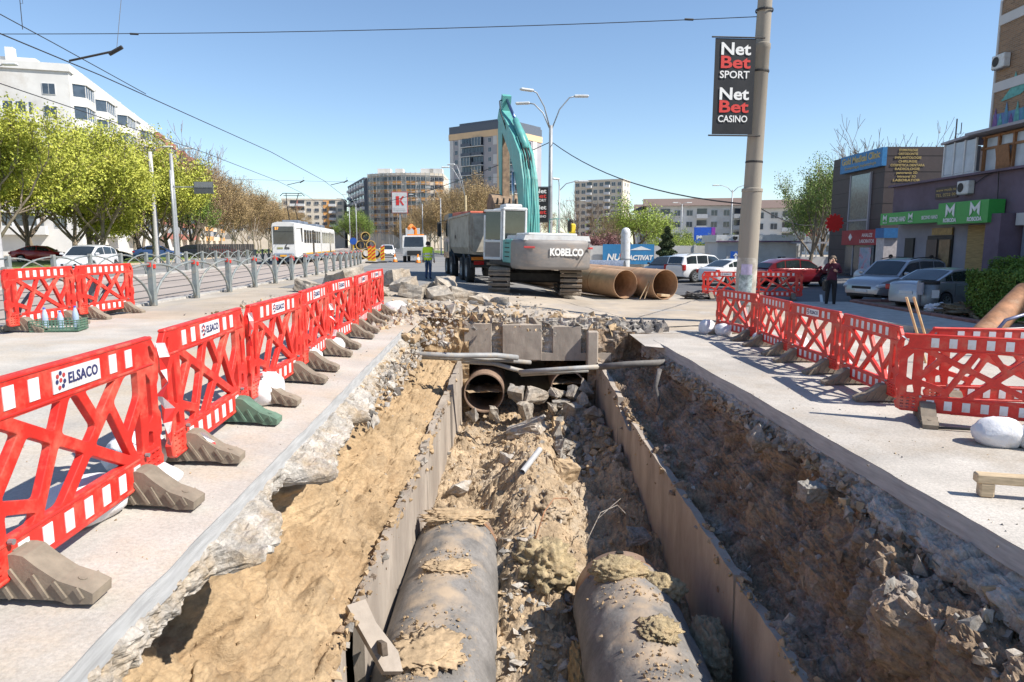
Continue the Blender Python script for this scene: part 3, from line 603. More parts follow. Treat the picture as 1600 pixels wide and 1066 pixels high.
lump('insulation_wool', (2.297, 7.319, -2.901), (0.428, 0.833, 0.857), mat('grey_wool', (.30, .255, .17), 1, var=.3, scale=7, bump=.03, bscale=25), 'big dusty wool bundle between the right pipe and channel wall', 'insulation', 4)
lump('insulation_wool', (0.466, 9.43, -2.857), (0.873, 0.99, 0.722), m_wool, 'large yellow wool heap on the soil between the pipes', 'insulation', 5, .45)
lump('insulation_wool', (0.857, 7.616, -3.436), (0.309, 1.428, 0.595), mat('brown_wool', (.38, .26, .12), 1, var=.3, scale=7, bump=.03, bscale=25), 'brown wool strip hanging beside the right wrapped pipe', 'insulation', 6)
lump('soil_clump', (0.622, 11.197, -2.724), (0.679, 1.131, 0.565), m_floor, 'brown clay clump in the middle of the trench', 'soil', 7, .5)
# dirt lying on the pipes
def pipe_dirt(name, x, zc, r, spots, label, seed):
    P = []; rr = random.Random(seed)
    for (y, w, l, n) in spots:
        for k in range(n):
            a = rr.gauss(0, w); yy = y + rr.gauss(0, l); P.append((x + (r + .01) * math.sin(a), yy, zc + (r + .012) * math.cos(a)))
    scatter(name, P, sizes(len(P), .010, .065, 3.5), SH_ROUND, [m_rub_s, m_sand, m_rub_w], seed, weights=[5, 5, 1], label=label, cat='rubble')
pipe_dirt('pipe_dirt', -.88, -3.08, .685, [(6.7, .33, .36, 520), (8.6, .28, .24, 300), (5.6, .3, .3, 380), (10.1, .4, .14, 300), (4.7, .5, .35, 340)], 'sandy dirt and pebbles lying on the left wrapped pipe', 31)
pipe_dirt('pipe_dirt', 1.52, -3.08, .685, [(8.1, .33, .26, 340), (6.2, .35, .42, 260), (5.1, .4, .36, 200)], 'dirt and pebbles lying on the right wrapped pipe', 32)
for (x, y, d, lb, s) in ((-.88, 6.6, (.74, .74, .12), 'heap of sandy soil on the middle of the left wrapped pipe', 41), (-.79, 5.4, (.95, .54, .10), 'near heap of sandy soil on the left wrapped pipe', 42), (-.88, 10.15, (1.0, .46, .16), 'crumbled collar of soil on the end of the left wrapped pipe', 43), (-.86, 8.5, (.6, .42, .06), 'thin sand patch on the left wrapped pipe', 44)):
    lump('soil_heap', (x, y, -2.395), d, m_rub_s, lb, 'soil', s, .5)
# mouths of the old pipes under the head wall
def pipe_mouth(label, x, z, r, y0, fill):
    t = thing('old_pipe', label, 'pipe', (x, y0, z - r)); M = Matrix.Translation((0, 0, r)) @ Matrix.Rotation(R(-90), 4, 'X')
    mb = MB(); mb.lathe([(r, 3), (r, .05), (r + .006, 0), (r - .025, 0), (r - .025, 3)], 40, 0, M); mb.build('shell', m_steelbr, t, smooth=False)
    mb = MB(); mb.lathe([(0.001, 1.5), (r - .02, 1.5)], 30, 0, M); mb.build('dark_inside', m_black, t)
    X, Y = np.meshgrid(np.linspace(-r * .98, r * .98, 30), np.linspace(.02, 1.4, 30), indexing='ij'); Z = r * fill + .06 * fbm(X * 6, Y * 6, seed=5, oct=4) - .25 * Y * .2
    link('soil_fill', np_mesh('soil_fill', np.stack([X, Y, np.maximum(Z, r - np.sqrt(np.maximum(r * r - X * X, 0)))], -1).reshape(-1, 3), grid_faces(30, 30), m_floor, True), t)
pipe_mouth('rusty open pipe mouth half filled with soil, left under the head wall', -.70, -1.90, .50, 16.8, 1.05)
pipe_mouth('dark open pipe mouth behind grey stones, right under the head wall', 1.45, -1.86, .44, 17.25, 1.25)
for k, (x, y, z, a) in enumerate(((1.25, 16.7, -2.2, .5), (1.75, 16.6, -2.1, .55), (1.5, 16.3, -2.35, .6), (1.0, 16.5, -2.3, .45), (1.9, 16.0, -2.3, .5), (.6, 16.8, -2.0, .6), (.1, 16.9, -2.0, .55), (.35, 16.2, -2.3, .6), (1.55, 16.85, -1.95, .42), (1.15, 16.95, -1.95, .4), (1.85, 16.9, -1.8, .4), (-.45, 16.5, -2.35, .4), (-.95, 16.45, -2.4, .35))):
    V, F = rough_rock(450 + k, 24, (a, a * .8, a * .6), .35, .12); tag(link('rubble_stone', np_mesh('rubble_stone', V, F, m_blk if k % 2 else m_rub_g), None, (x, y, z), (k, k * .7, k * 1.3)), 'rough stone lying before the old pipe mouths under the head wall', 'stone', 'stones before the pipe mouths')
# grey conduits crossing the trench, hanging broken in the middle
m_cond = mat('grey_conduit', (0.30, 0.30, 0.295), 0.6, var=0.15, scale=4, dirt=((.42, .35, .26), .4, 3))
for pts, r, lb in (([(-2.35, 14.15, -.47), (-1.2, 14.35, -.55), (-.35, 14.7, -.60), (.12, 15.0, -.70)], .062, 'thick grey conduit reaching in from the left bank, broken at its end'), ([(-2.3, 14.3, -.55), (-1.0, 14.6, -.66), (-.4, 14.9, -.72), (.42, 15.3, -.86)], .05, 'second grey conduit lying just under the thick left one'), ([(-1.1, 14.75, -.74), (-.4, 14.95, -.82), (.05, 15.1, -.98), (.30, 15.2, -1.06)], .05, 'bent grey conduit sagging in the middle of the trench'),
                   ([(.16, 15.0, -1.03), (1.0, 14.8, -.93), (1.95, 14.7, -.85)], .055, 'pale grey conduit running from the middle to the right bank'), ([(.2, 15.1, -1.10), (1.1, 14.95, -1.02), (1.7, 14.9, -.97)], .045, 'thin grey conduit directly beneath the pale right one'), ([(1.9, 14.72, -.86), (2.5, 14.6, -.78), (3.3, 14.5, -.72)], .07, 'dark sleeve of conduit entering the right bank')):
    mb = MB(); mb.tube(pts, r, 12); o = mb.build('conduit', m_cond if 'dark' not in lb else mat('dark_conduit', (.14, .13, .12), .7, var=.2), None, smooth=True); tag(o, lb, 'conduit')
mb = MB(); mb.tube([(0.18, 11.62, -2.489), (0.521, 12.353, -2.299)], .055, 12, cap=False); mb.tube([(0.18, 11.62, -2.489), (0.521, 12.353, -2.299)], .045, 12, cap=False)
pl_p = mb.build('plastic_pipe', mat('light_grey_plastic', (.42, .42, .42), .5, var=.1), None, smooth=True); pl_p.location = (0, 0, .30); tag(pl_p, 'short open grey plastic pipe lying on the trench floor', 'pipe')
mb = MB(); mb.tube([(0.346, 9.933, -2.704), (0.516, 10.328, -2.389), (0.685, 10.621, -2.288), (0.911, 10.814, -2.355), (1, 10.91, -2.519)], .012, 6); tag(mb.build('bent_rebar', m_rust, None, smooth=True), 'thin rusty bent bar arching over the soil', 'rebar')
mb = MB(); mb.tube([(1.149, 10.23, -2.913), (1.43, 10.524, -2.49), (1.713, 10.621, -2.403), (1.853, 10.524, -2.524)], .007, 5); mb.tube([(1.375, 10.426, -2.554), (1.601, 10.524, -2.387), (1.77, 10.621, -2.288)], .005, 5); tag(mb.build('loose_wire', m_rub_w, None), 'pale tangled wire in the trench shadow', 'wire')
mb = MB(); mb.tube([(2.95, 13.4, -.66), (2.85, 13.3, -1.0), (2.93, 13.25, -1.35), (2.86, 13.2, -1.55)], [.05, .045, .03, .02], 7); tag(mb.build('hanging_root', m_rub_d, None, smooth=True), 'dark root hanging down the right bank', 'root')

for k, (x, y, z, a, lb) in enumerate(((3.40, 7.4, -.98, .26, 'angular grey concrete piece under the right pavement'), (3.45, 9.3, -.92, .36, 'grey boulder in the upper right bank beside a dark crack'))):
    V, F = rough_rock(500 + k, 26, (a, a * .9, a * .75), .35, .14, 5); tag(link('rubble_stone', np_mesh('rubble_stone', V, F, m_rub_g), None, (x, y, z), (k, k * .5, k * 1.1)), lb, 'stone')
n = 900; px = np.concatenate([rng.uniform(-6, -2.1, 450), rng.uniform(3.6, 8.5, 450)]); py = rng.uniform(3.2, 14, n)
scatter('pavement_grit', np.stack([px, py, np.interp(px, _gx, _gz) + .018], 1), sizes(n, .006, .035, 4), SH_ROUND + SH_FLAT, [m_rub_s, m_rub_w, m_rub_d], 77, weights=[5, 4, 1], label='grit and small crumbs strewn on the pavements', cat='grit')

n = 1100; py = np.concatenate([rng.uniform(5, 17, 550), rng.uniform(5, 17, 550)]); sgn = np.concatenate([-np.ones(550), np.ones(550)])
px = np.where(sgn < 0, wallL(py) - .10 + .14 * rng.random(n) ** 2, wallR(py) + .12 - .16 * rng.random(n) ** 2); pz = np.where(sgn < 0, topL(py), topR(py)) + .01 - .5 * rng.random(n) ** 6
scatter('wall_top_soil', np.stack([px, py, pz], 1), sizes(n, .015, .16, 3.5), SH_ROUND, [m_rub_s, m_sand, m_clay, m_rub_g], 88, weights=[4, 3, 4, 2], label='soil and clods spilling over the channel wall tops', cat='soil')
# ================================================================ RED BARRIERS
m_red = mat('red_barrier_plastic', (0.70, 0.030, 0.020), 0.45, var=0.10, scale=3, dirt=((.56, .17, .11), .36, 3.0), vary=.09, speck=(.18, 16))
m_refl_w = mat('white_reflective', (0.74, 0.73, 0.74), 0.45, var=0.07, scale=8, dirt=((.55, .47, .42), .40, 5), vary=.12)
m_refl_r = mat('red_reflective', (0.66, 0.03, 0.025), 0.4, var=0.05, scale=8)
m_rubber = mat('dusty_rubber', (0.22, 0.18, 0.135), 0.85, var=0.16, scale=8, bump=0.003, bscale=40, vary=.12)
m_rubber_g = mat('green_rubber', (0.10, 0.17, 0.12), 0.8, var=0.2, scale=8)
m_blue_txt = mat('dark_blue_print', (0.03, 0.035, 0.12), 0.6, var=0.05)
m_logo_r = mat('red_print', (0.45, 0.05, 0.05), 0.6, var=0.05)
m_bag = mat('white_sandbag_cloth', (0.70, 0.69, 0.70), 0.85, var=0.07, scale=6, bump=0.006, bscale=60, dirt=((.55, .49, .42), .28, 4))
m_bolt = mat('dull_steel', (0.30, 0.30, 0.30), 0.5, metal=.6, var=.15)

def line_n(p, q):
    d = Vector((q[0] - p[0], q[1] - p[1])); n = Vector((-d.y, d.x)).normalized(); return (n.x, n.y), n.x * p[0] + n.y * p[1]
def barrier_holes():
    cells = [[(-.70, .335), (.70, .335), (.70, .925), (-.70, .925)]]; hw = .030
    def cut(p, q, pred):
        n, d = line_n(p, q); new = []
        for c in cells:
            cx = sum(v[0] for v in c) / len(c); cz = sum(v[1] for v in c) / len(c)
            if pred(cx, cz):
                for a in (clip_half(c, n, d + hw), clip_half(c, (-n[0], -n[1]), -d + hw)):
                    if len(a) > 2 and poly_area(a) > .0035: new.append(a)
            else: new.append(c)
        cells[:] = new
    al = lambda x, z: True
    L1 = ((-.62, .91), (.45, .38)); L2 = ((.48, .93), (-.2, .33)); L3 = ((-.12, .93), (-.42, .39))
    def above(L, x, z): n, d = line_n(*L); return n[0] * x + n[1] * z > d
    cut(*L1, al); cut(*L2, al); cut(*L3, al)
    cut((.33, .78), (.52, .46), lambda x, z: x > .3 and not (z > .8))
    cut((.02, .93), (.22, .66), lambda x, z: -.05 < x < .32 and z > .66)
    cut((.40, .37), (.66, .66), lambda x, z: x > .48)
    cut((-.70, .50), (-.28, .36), lambda x, z: x < -.36 and z < .62)
    cut((-.70, .60), (-.40, .93), lambda x, z: x < -.42 and z > .6)
    H = [rounded(c, .035) for c in cells]
    for s in (-1, 1):
        H.append(rounded([(s * .80, .52), (s * .875, .56), (s * .875, .82), (s * .80, .90)], .025)); H.append(rounded([(s * .765, .36), (s * .86, .36), (s * .86, .46), (s * .79, .48)], .02))
        for i in range(3):
            for j in range(4): x0 = .745 + i * .066; z0 = .165 + j * .040; H.append([(s * x0, z0), (s * (x0 + .046), z0), (s * (x0 + .046), z0 + .024), (s * x0, z0 + .024)])
        H.append(rounded([(s * .875, .985), (s * .955, .93), (s * .955, 1.0), (s * .90, 1.075), (s * .86, 1.075)], .02))
    return H
def barrier_outline():
    r = [(.70, .13), (.90, .13), (.965, .16), (.985, .24), (.955, .27), (.955, .40), (.985, .43), (.985, .56), (.955, .60), (.955, .78), (.985, .82), (1.0, .95), (.985, 1.03), (.92, 1.11), (.86, 1.13)]
    return r + [(-x, z) for x, z in reversed(r)]
me_panel = curve_plate('panel', barrier_outline(), barrier_holes(), .050, .006, m_red)
for p in me_panel.polygons: p.use_smooth = False
mb = MB(); mb.box((0, 0, .0), (1.86, .062, .028), bev=.01); me_rail = mb.mesh('rail', m_red)
mb = MB(); mb.box((0, 0, 0), (.085, .004, .118)); me_stripe = mb.mesh('reflective_stripe', m_refl_w)
mb = MB(); mb.box((0, 0, 0), (.47, .005, .125)); me_label = mb.mesh('label_plate', m_refl_w)
me_elsaco = text_mesh('lettering', 'ELSACO', .085, m_blue_txt, extrude=.0015, bold=.002, spacing=1.05)
mb = MB()
for i, (x, z) in enumerate([(-.028, .03), (.0, .045), (.03, .03), (-.035, 0), (0, .005), (.034, -.005), (-.015, -.035), (.018, -.03)]): mb.lathe([(.001, .002), (.013, .002), (.013, 0)], 8, i % 2, Matrix.Translation((x, 0, z)) @ Matrix.Rotation(R(90), 4, 'X'))
me_logo = mb.mesh('logo', [m_logo_r, m_blue_txt])
def foot_mesh(m):
    pr = [(-.42, .0), (-.425, .055), (-.37, .085), (-.26, .125), (-.16, .20), (-.10, .255), (-.06, .265), (.06, .265), (.10, .255), (.16, .20), (.26, .125), (.37, .085), (.425, .055), (.42, 0), (.30, 0), (.24, .022), (.10, .03), (0, .035), (-.10, .03), (-.24, .022), (-.30, 0)]
    mb = MB(); t = .085
    mb.prism([(a, b) for a, b in pr], -t, t, axis='x')
    for s in (-1, 1):
        for k in range(8):
            y0 = -.36 + k * .095; h = .05 + .17 * max(0, 1 - abs(y0) / .40)
            mb.box((s * (t + .006), y0, .03 + h * .45), (.012, .020, h * .95), rot=(R(-32 if k % 2 else -28), 0, 0))
    mb.box((0, 0, .268), (.10, .07, .008))
    for s in (-1, 1): mb.lathe([(.001, .006), (.022, .006), (.022, 0)], 10, 0, Matrix.Translation((0, s * .33, .098)) @ Matrix.Rotation(R(-20 * s), 4, 'X'))
    return mb.mesh('foot', m)
me_foot = foot_mesh(m_rubber); me_foot_g = foot_mesh(m_rubber_g)
def barrier(loc, rz, label, plate=True, lean=0.0, feet=(0, 0), group='red plastic barriers', foot_dx=(0, 0)):
    t = thing('barrier', label, 'barrier', loc, rz, group)
    p = link('panel', me_panel, t); p.rotation_euler = (lean, 0, 0)
    link('rail', me_rail, p, (0, 0, 1.122)); link('rail', me_rail, p, (0, 0, .142)); link('rail', me_rail, p, (0, 0, .318)); link('rail', me_rail, p, (0, 0, .938))
    for s in (-1, 1):
        for k in range(7):
            x = -.585 + k * .195
            if not (plate and s < 0 and abs(x) < .27): link('reflective_stripe', me_stripe, p, (x, s * .0275, 1.03))
            link('reflective_stripe', me_stripe, p, (x, s * .0275, .23))
    if plate:
        l = link('label_plate', me_label, p, (0, -.0285, 1.03)); link('logo', me_logo, l, (-.165, -.004, 0)); link('lettering', me_elsaco, l, (.055, -.004, 0), (R(90), 0, 0), (.95, 1, 1))
    for k, s in enumerate((-1, 1)):
        f = link('foot', me_foot_g if feet[k] else me_foot, t, (s * .62 + foot_dx[k], 0, 0)); f.rotation_euler = (0, 0, random.uniform(-.08, .08))
    for s in (-1, 1):
        mb = MB(); mb.tube([(s * .70, -.035, .33), (s * .70, -.06, .33)], .016, 8); mb.build('bolt', m_bolt, p)
    return t
LROW = [(2.86, 4.92, -2.50, -2.60, 'nearest red barrier on the left with a white company plate, cut by the frame'), (5.08, 7.0, -2.67, -2.74, 'second red barrier from the camera in the left row, torn tape at both ends'), (7.08, 9.02, -2.76, -2.86, 'third red barrier from the camera in the left row, green rubber foot before it'),
        (9.12, 11.1, -2.88, -2.97, 'fourth red barrier from the camera in the left row along the sand bank'), (11.2, 13.15, -2.98, -3.08, 'fifth red barrier from the camera in the left row along the sand bank'), (13.25, 15.2, -3.10, -3.18, 'sixth red barrier from the camera in the left row, last but one'), (15.3, 17.25, -3.20, -3.30, 'farthest red barrier of the left row, beside the demolition heap')]
for k, (y0, y1, x0, x1, lb) in enumerate(LROW):
    x = (x0 + x1) / 2; a = math.atan2(y1 - y0, x1 - x0) + R((0, 2.5, -1.5, 2, -2, 2, -2)[k])
    barrier((x, (y0 + y1) / 2, gz(x) + .014), a, lb, True, feet=((0, 1) if k == 1 else (0, 0)), lean=R((0, -1, 1, 0, -2, 1, 0)[k]))
RROW = [(5.30, 17.6, 5.68, 15.66, 'farthest red barrier of the right row, in front of the concrete pole', 0), (5.63, 15.5, 5.58, 13.58, 'second farthest red barrier of the right row beyond the company plate', 0), (5.50, 13.45, 5.58, 11.47, 'middle red barrier of the right row with a small white company plate', 1), (5.52, 11.3, 5.40, 9.35, 'fourth red barrier of the right row, its near end behind another barrier', 0),
        (5.00, 8.75, 6.78, 7.86, 'big near red barrier at the right frame edge with sandbags before it', 0), (5.75, 9.35, 7.70, 9.02, 'red barrier standing behind the nearest right one', 0)]
for k, (x0, y0, x1, y1, lb, pl) in enumerate(RROW):
    x = (x0 + x1) / 2; a = math.atan2(y1 - y0, x1 - x0); barrier((x, (y0 + y1) / 2, gz(x) + .016), a, lb, bool(pl))
barrier((-8.85, 12.85, gz(-8.85) + .016), R(91), 'red barrier in front of the arched fence, behind the crate of bottles', False)
barrier((-8.88, 14.95, gz(-8.88) + .016), R(88), 'red barrier in front of the arched fence, right of the crate', False)
barrier((8.95, 28.6, gz(9) + .02), R(-4), 'red barrier left of the concrete pole at the car park edge', True)
barrier((11.0, 28.3, gz(11) + .02), R(-12), 'red barrier right of the concrete pole at the car park edge', False)

# torn red and white tape at the joints
def tape(loc, pts, label, w=.045):
    mb = MB(); n = len(pts)
    for i in range(n - 1):
        a, b = Vector(pts[i]), Vector(pts[i + 1]); side = Vector((math.cos(i * .7), math.sin(i * .7), 0)) * w / 2; s2 = Vector((math.cos(i * .7 + .7), math.sin(i * .7 + .7), 0)) * w / 2
        mb.quad(a - side, a + side, b + s2, b - s2, i % 2)
    o = mb.build('barrier_tape', [m_refl_w, m_refl_r]); o.location = loc; tag(o, label, 'tape', 'torn barrier tapes')
def dangling(z0, z1, n, seed, spread=.04):
    r = random.Random(seed); return [(r.uniform(-spread, spread), r.uniform(-spread, spread), z0 + (z1 - z0) * k / (n - 1)) for k in range(n)]
tape((-2.57, 4.96, 0), dangling(1.08, .30, 9, 1), 'torn red and white tape between the two nearest left barriers', .07)
tape((-2.50, 5.35, 0), [(0, 0, .30), (.05, .05, .2), (.10, .03, .10), (.16, .06, .03)], 'short tape scrap on the foot of the second left barrier')
tape((-2.70, 7.05, 0), dangling(1.1, .75, 5, 3), 'short torn tape tied between the second and third left barriers')
tape((-2.93, 11.15, 0), dangling(.85, .2, 7, 4, .06), 'tape strand hanging between the fourth and fifth left barriers', .06)
tape((5.02, 8.72, gz(5)), [(0, -.03, 1.12), (.12, -.05, 1.02), (.2, -.05, .92)], 'white tape knotted on the near right barrier', .03)

# sandbags
def sandbag(loc, d, rz, label, seed, rx=0.0):
    bm = bmesh.new(); bmesh.ops.create_icosphere(bm, subdivisions=4, radius=1.0); V = np.array([v.co[:] for v in bm.verts]); F = np.array([[v.index for v in f.verts] for f in bm.faces]); bm.free()
    ax = np.abs(V); k = (ax[:, 0] ** 2.6 + ax[:, 1] ** 2.6 + ax[:, 2] ** 2.0) ** (-1 / 2.4); V = V * k[:, None]
    neck = np.clip((V[:, 0] - .55) / .45, 0, 1); V[:, 1] *= 1 - .55 * neck; V[:, 2] *= 1 - .35 * neck
    h = 1 + .10 * fbm(V[:, 0] * 1.8, V[:, 1] * 1.8, V[:, 2] * 1.8, seed=seed, oct=3) + .035 * fbm(V[:, 0] * 3, V[:, 1] * 9, V[:, 2] * 9, seed=seed + 2, oct=3)
    V = V * h[:, None] * (np.array(d) / 2); V[:, 2] = np.where(V[:, 2] < -d[2] * .38, -d[2] * .38, V[:, 2]) + d[2] * .38
    o = link('sandbag', np_mesh('sandbag', V, F, m_bag, True), None, (loc[0], loc[1], gz(loc[0]) + .015 + (loc[2] if len(loc) > 2 else 0)), (rx, 0, rz)); tag(o, label, 'sandbag', 'white sandbags')
sandbag((-2.78, 4.25), (.62, .42, .30), R(75), 'white sandbag behind the nearest left barrier, seen under its lower rail', 1)
sandbag((-2.62, 4.78), (.40, .3, .22), R(30), 'small white sandbag on the foot between the two nearest left barriers', 2)
sandbag((-2.95, 5.2), (.5, .4, .34), R(80), 'white sandbag behind the joint of the first and second left barriers', 3)
sandbag((-2.80, 7.55), (.55, .42, .40), R(85), 'bulging white sandbag beside the green rubber foot', 4)
sandbag((-2.95, 9.7), (.5, .4, .32), R(85), 'white sandbag under the fourth left barrier', 5)
sandbag((-2.95, 11.2), (.4, .3, .25), R(60), 'small white sandbag under the fifth left barrier', 6)
sandbag((-3.0, 17.6), (.6, .4, .35), R(20), 'white sack at the far end of the left row', 7)
sandbag((5.55, 7.55), (.52, .40, .36), R(-15), 'plump white sandbag under the big near right barrier', 8)
sandbag((5.92, 7.35), (.52, .34, .34), R(-35), 'tied white sandbag leaning on its neighbour at the right frame edge', 9)
sandbag((5.85, 10.4), (.62, .42, .36), R(80), 'white sandbag behind the fourth right barrier', 10)
sandbag((5.9, 12.0), (.6, .42, .40), R(80), 'tall white sandbag behind the middle right barrier', 11)
sandbag((5.95, 14.0), (.6, .4, .45), R(80), 'white sandbag behind the second farthest right barrier', 12)
sandbag((5.75, 15.6), (.5, .38, .3), R(80), 'white sandbag below the joint of the two farthest right barriers', 13)
sandbag((4.98, 17.3), (.42, .36, .42), R(40), 'upright white sandbag at the far end of the right row', 14)
sandbag((5.30, 17.0), (.5, .36, .34), R(100), 'white sandbag next to the upright one at the right row end', 15)

# ================================================================ ARCHED FENCES ALONG THE TRAM LINE
m_post = mat('fence_grey_paint', (0.20, 0.225, 0.225), 0.6, var=0.15, scale=4, dirt=((.36, .30, .22), .34, 3))
m_refred = mat('red_reflector', (0.62, 0.04, 0.025), 0.4, var=.05)
mb = MB(); mb.box((0, 0, .58), (.15, .15, 1.16), bev=.012); mb.box((0, 0, 1.165), (.12, .12, .012)); me_post = mb.mesh('post', m_post)
mb = MB(); mb.box((0, 0, 0), (.03, .10, .11), bev=.01); me_refl = mb.mesh('reflector', m_refred)
def arched_fence(name, label, u, ys, refl):
    x0 = u + float(xc(ys[0])); t = thing(name, label, 'fence', (x0, ys[0], gz(x0)))
    P = [Vector((u + float(xc(y)) - x0, y - ys[0], gz(u + float(xc(y))) - gz(x0))) for y in ys]
    for i, p in enumerate(P):
        link('post', me_post, t, p)
        if refl: link('reflector', me_refl, t, p + Vector((.09, 0.0, 1.02))); link('reflector', me_refl, t, p + Vector((-.0, -.095, 1.06)), (0, 0, R(90)))
        if i:
            q = P[i - 1]
            for a, b in ((q, p), (p, q)):
                pts = []
                for k in range(9):
                    th = math.pi / 2 * k / 8; f = 1 - math.cos(th); pts.append(a.lerp(b, .04 + f * .94) + Vector((0, 0, .05 + 1.03 * math.sin(th))))
                mb = MB(); mb.tube(pts, .032, 6); mb.build('arch_bar', m_post, t, smooth=True)
    return t
ysn = [12.55 + 2.56 * k for k in range(18)]
arched_fence('arched_fence', 'grey steel fence of crossing arches with red reflectors, nearest to the pavement', -9.25, ysn, True)
arched_fence('arched_fence', 'grey steel arched fence on the far side of the tram tracks', -17.55, [14.0 + 2.56 * k for k in range(22)], False)

# crate with water bottles
cr = thing('crate', 'green plastic crate holding water bottles on the pavement', 'crate', (-8.32, 12.45, gz(-8.3) + .016), R(12)); m_crate = mat('green_crate_plastic', (.10, .19, .13), .55, var=.15)
mb = MB(); mb.box((0, 0, .015), (.78, .48, .02)); mb.build('base', m_crate, cr)
for (cx, cy, dx, dy) in ((0, -.24, .78, .015), (0, .24, .78, .015), (-.39, 0, .015, .48), (.39, 0, .015, .48)):
    mb = MB()
    for z in (.03, .075, .12, .165, .205): mb.box((cx, cy, z), (dx, dy, .014))
    L = max(dx, dy); n = int(L / .06)
    for k in range(n + 1):
        o = -L / 2 + k * L / n; mb.box((cx + (o if dx > dy else 0), cy + (o if dy > dx else 0), .11), (.012, .012, .20))
    mb.build('side', m_crate, cr)
m_pet = mat('blue_bottle_plastic', (.45, .58, .75), .12, var=.05, alpha=.75); m_cap = mat('blue_cap', (.08, .10, .5), .5)
for (x, y, h, lb) in ((-8.50, 12.35, .40, 'clear blue water bottle at the left of the green crate'), (-8.32, 12.50, .33, 'small blue water bottle in the middle of the green crate'), (-8.10, 12.60, .42, 'clear blue water bottle at the right of the green crate')):
    b = thing('water_bottle', lb, 'bottle', (x, y, gz(x) + .045)); mb = MB(); mb.lathe([(.001, 0), (.05, 0), (.052, .04), (.048, h * .3), (.052, h * .35), (.052, h * .62), (.03, h * .85), (.018, h * .92), (.018, h * .94)], 14); mb.build('body', m_pet, b, smooth=True)
    mb = MB(); mb.lathe([(.021, h * .93), (.021, h), (.001, h)], 12); mb.build('cap', m_cap, b)

# ================================================================ STEEL PIPES, TIMBERS AND SMALL THINGS
m_pipe_tan = mat('rusty_tan_pipe', (0.46, 0.29, 0.175), 0.65, metal=0.1, var=0.14, scale=1.6, bump=0.003, bscale=30, dirt=((.30, .17, .095), .42, 1.4))
def steel_pipe(label, a, b, r, m=None, weld=True, name='steel_pipe', group=None, wall=.02):
    a, b = Vector(a), Vector(b); d = b - a; t = thing(name, label, 'pipe', a - Vector((0, 0, r)), 0, group)
    q = d.to_track_quat('Z', 'X').to_matrix().to_4x4(); M = Matrix.Translation((0, 0, r)) @ q; L = d.length
    mb = MB(); mb.lathe([(r, L), (r, 0), (r - wall, 0), (r - wall, L)], 40, 0, M, close=True); mb.build('shell', m or m_pipe_tan, t, autosmooth=R(40))
    if weld:
        for s in (2.0, 5.0): mb = MB(); mb.lathe([(r - .005, s - .04), (r + .012, s - .02), (r + .012, s + .02), (r - .005, s + .04)], 40, 0, M); mb.build('weld_seam', m_rust, t, smooth=True)
    return t
steel_pipe('tan rusty steel pipe lying right of the excavator, left of the pair', (4.75, 28.6, gz(5) + .63), (-.2, 38.5, gz(0) + .60), .60)
steel_pipe('tan rusty steel pipe lying beside the parked cars, right of the pair', (6.35, 28.3, gz(6) + .63), (2.4, 38.0, gz(2) + .60), .62)
for (x, y, rr, dd, lb) in ((5.2, 28.45, 1, 0, 'plank wedge'),):
    mb = MB(); mb.tube([(5.45, 28.05, gz(5) + .06), (5.75, 28.3, gz(5) + .8), (6.1, 28.9, gz(6) + 1.26)], .02, 6); mb.tube([(5.25, 28.0, gz(5) + .05), (5.62, 28.25, gz(5) + .7), (6.0, 28.8, gz(6) + 1.24)], .02, 6); tag(mb.build('lifting_strap', mat('tan_strap', (.42, .30, .18), .8), None), 'tan lifting strap hanging over the right steel pipe', 'strap')
mb = MB(); mb.box((6.35, 28.6, gz(6) + .16), (.5, .3, .12), rot=(0, .1, .5), bev=.02); tag(mb.build('timber_block', mat('pale_timber', (.50, .38, .24), .8, var=.2, scale=6, stretch=(1, 6, 6))), 'pale timber block lying inside the right steel pipe mouth', 'timber')
# brown pipe end and fittings at the right frame edge
bp = steel_pipe('brown pipe leaning up at the right frame edge below the hedge', (9.75, 14.2, -.25), (11.6, 15.4, .72), .25, m_rust, weld=False)
mb = MB(); mb.tube([(9.7, 13.7, gz(9.7) + .4), (9.9, 13.6, .30), (10.3, 13.6, .42), (10.6, 13.8, .25)], .035, 8); tag(mb.build('trolley_handle', mat('blue_grey_steel', (.22, .23, .33), .45, metal=.5), None, smooth=True), 'bent steel handle before the brown leaning pipe', 'handle')
mb = MB(); mb.tube([(9.4, 13.5, .12), (10.4, 13.5, .16)], .015, 6); tag(mb.build('steel_rod', m_bolt, None), 'thin steel rod lying across the brown pipe', 'rod')
for (x, y, lb) in ((7.55, 13.05, 'left wooden tool handle leaning behind the right barriers'), (7.72, 13.1, 'right wooden tool handle leaning behind the right barriers')):
    mb = MB(); mb.tube([(x + .42, y - .1, gz(x) + .02), (x, y, gz(x) + 1.28)], .024, 8); tag(mb.build('tool_handle', mat('ash_wood', (.62, .40, .20), .6, var=.15, scale=5)), lb, 'tool handle')
m_pale_t = mat('pale_timber', (.50, .38, .24)); tr = thing('timber_trestle', 'small pale timber trestle on the right pavement at the frame edge', 'timber', (4.28, 5.95, gz(4.3) + .016), R(-14))
mb = MB(); mb.box((0.3, 0, .17), (.75, .10, .09), bev=.012); mb.build('beam', m_pale_t, tr); mb = MB(); mb.box((.02, 0, .065), (.12, .10, .13), bev=.012); mb.build('leg', m_pale_t, tr); mb = MB(); mb.box((.58, 0, .065), (.12, .10, .13), bev=.012); mb.build('leg', m_pale_t, tr)
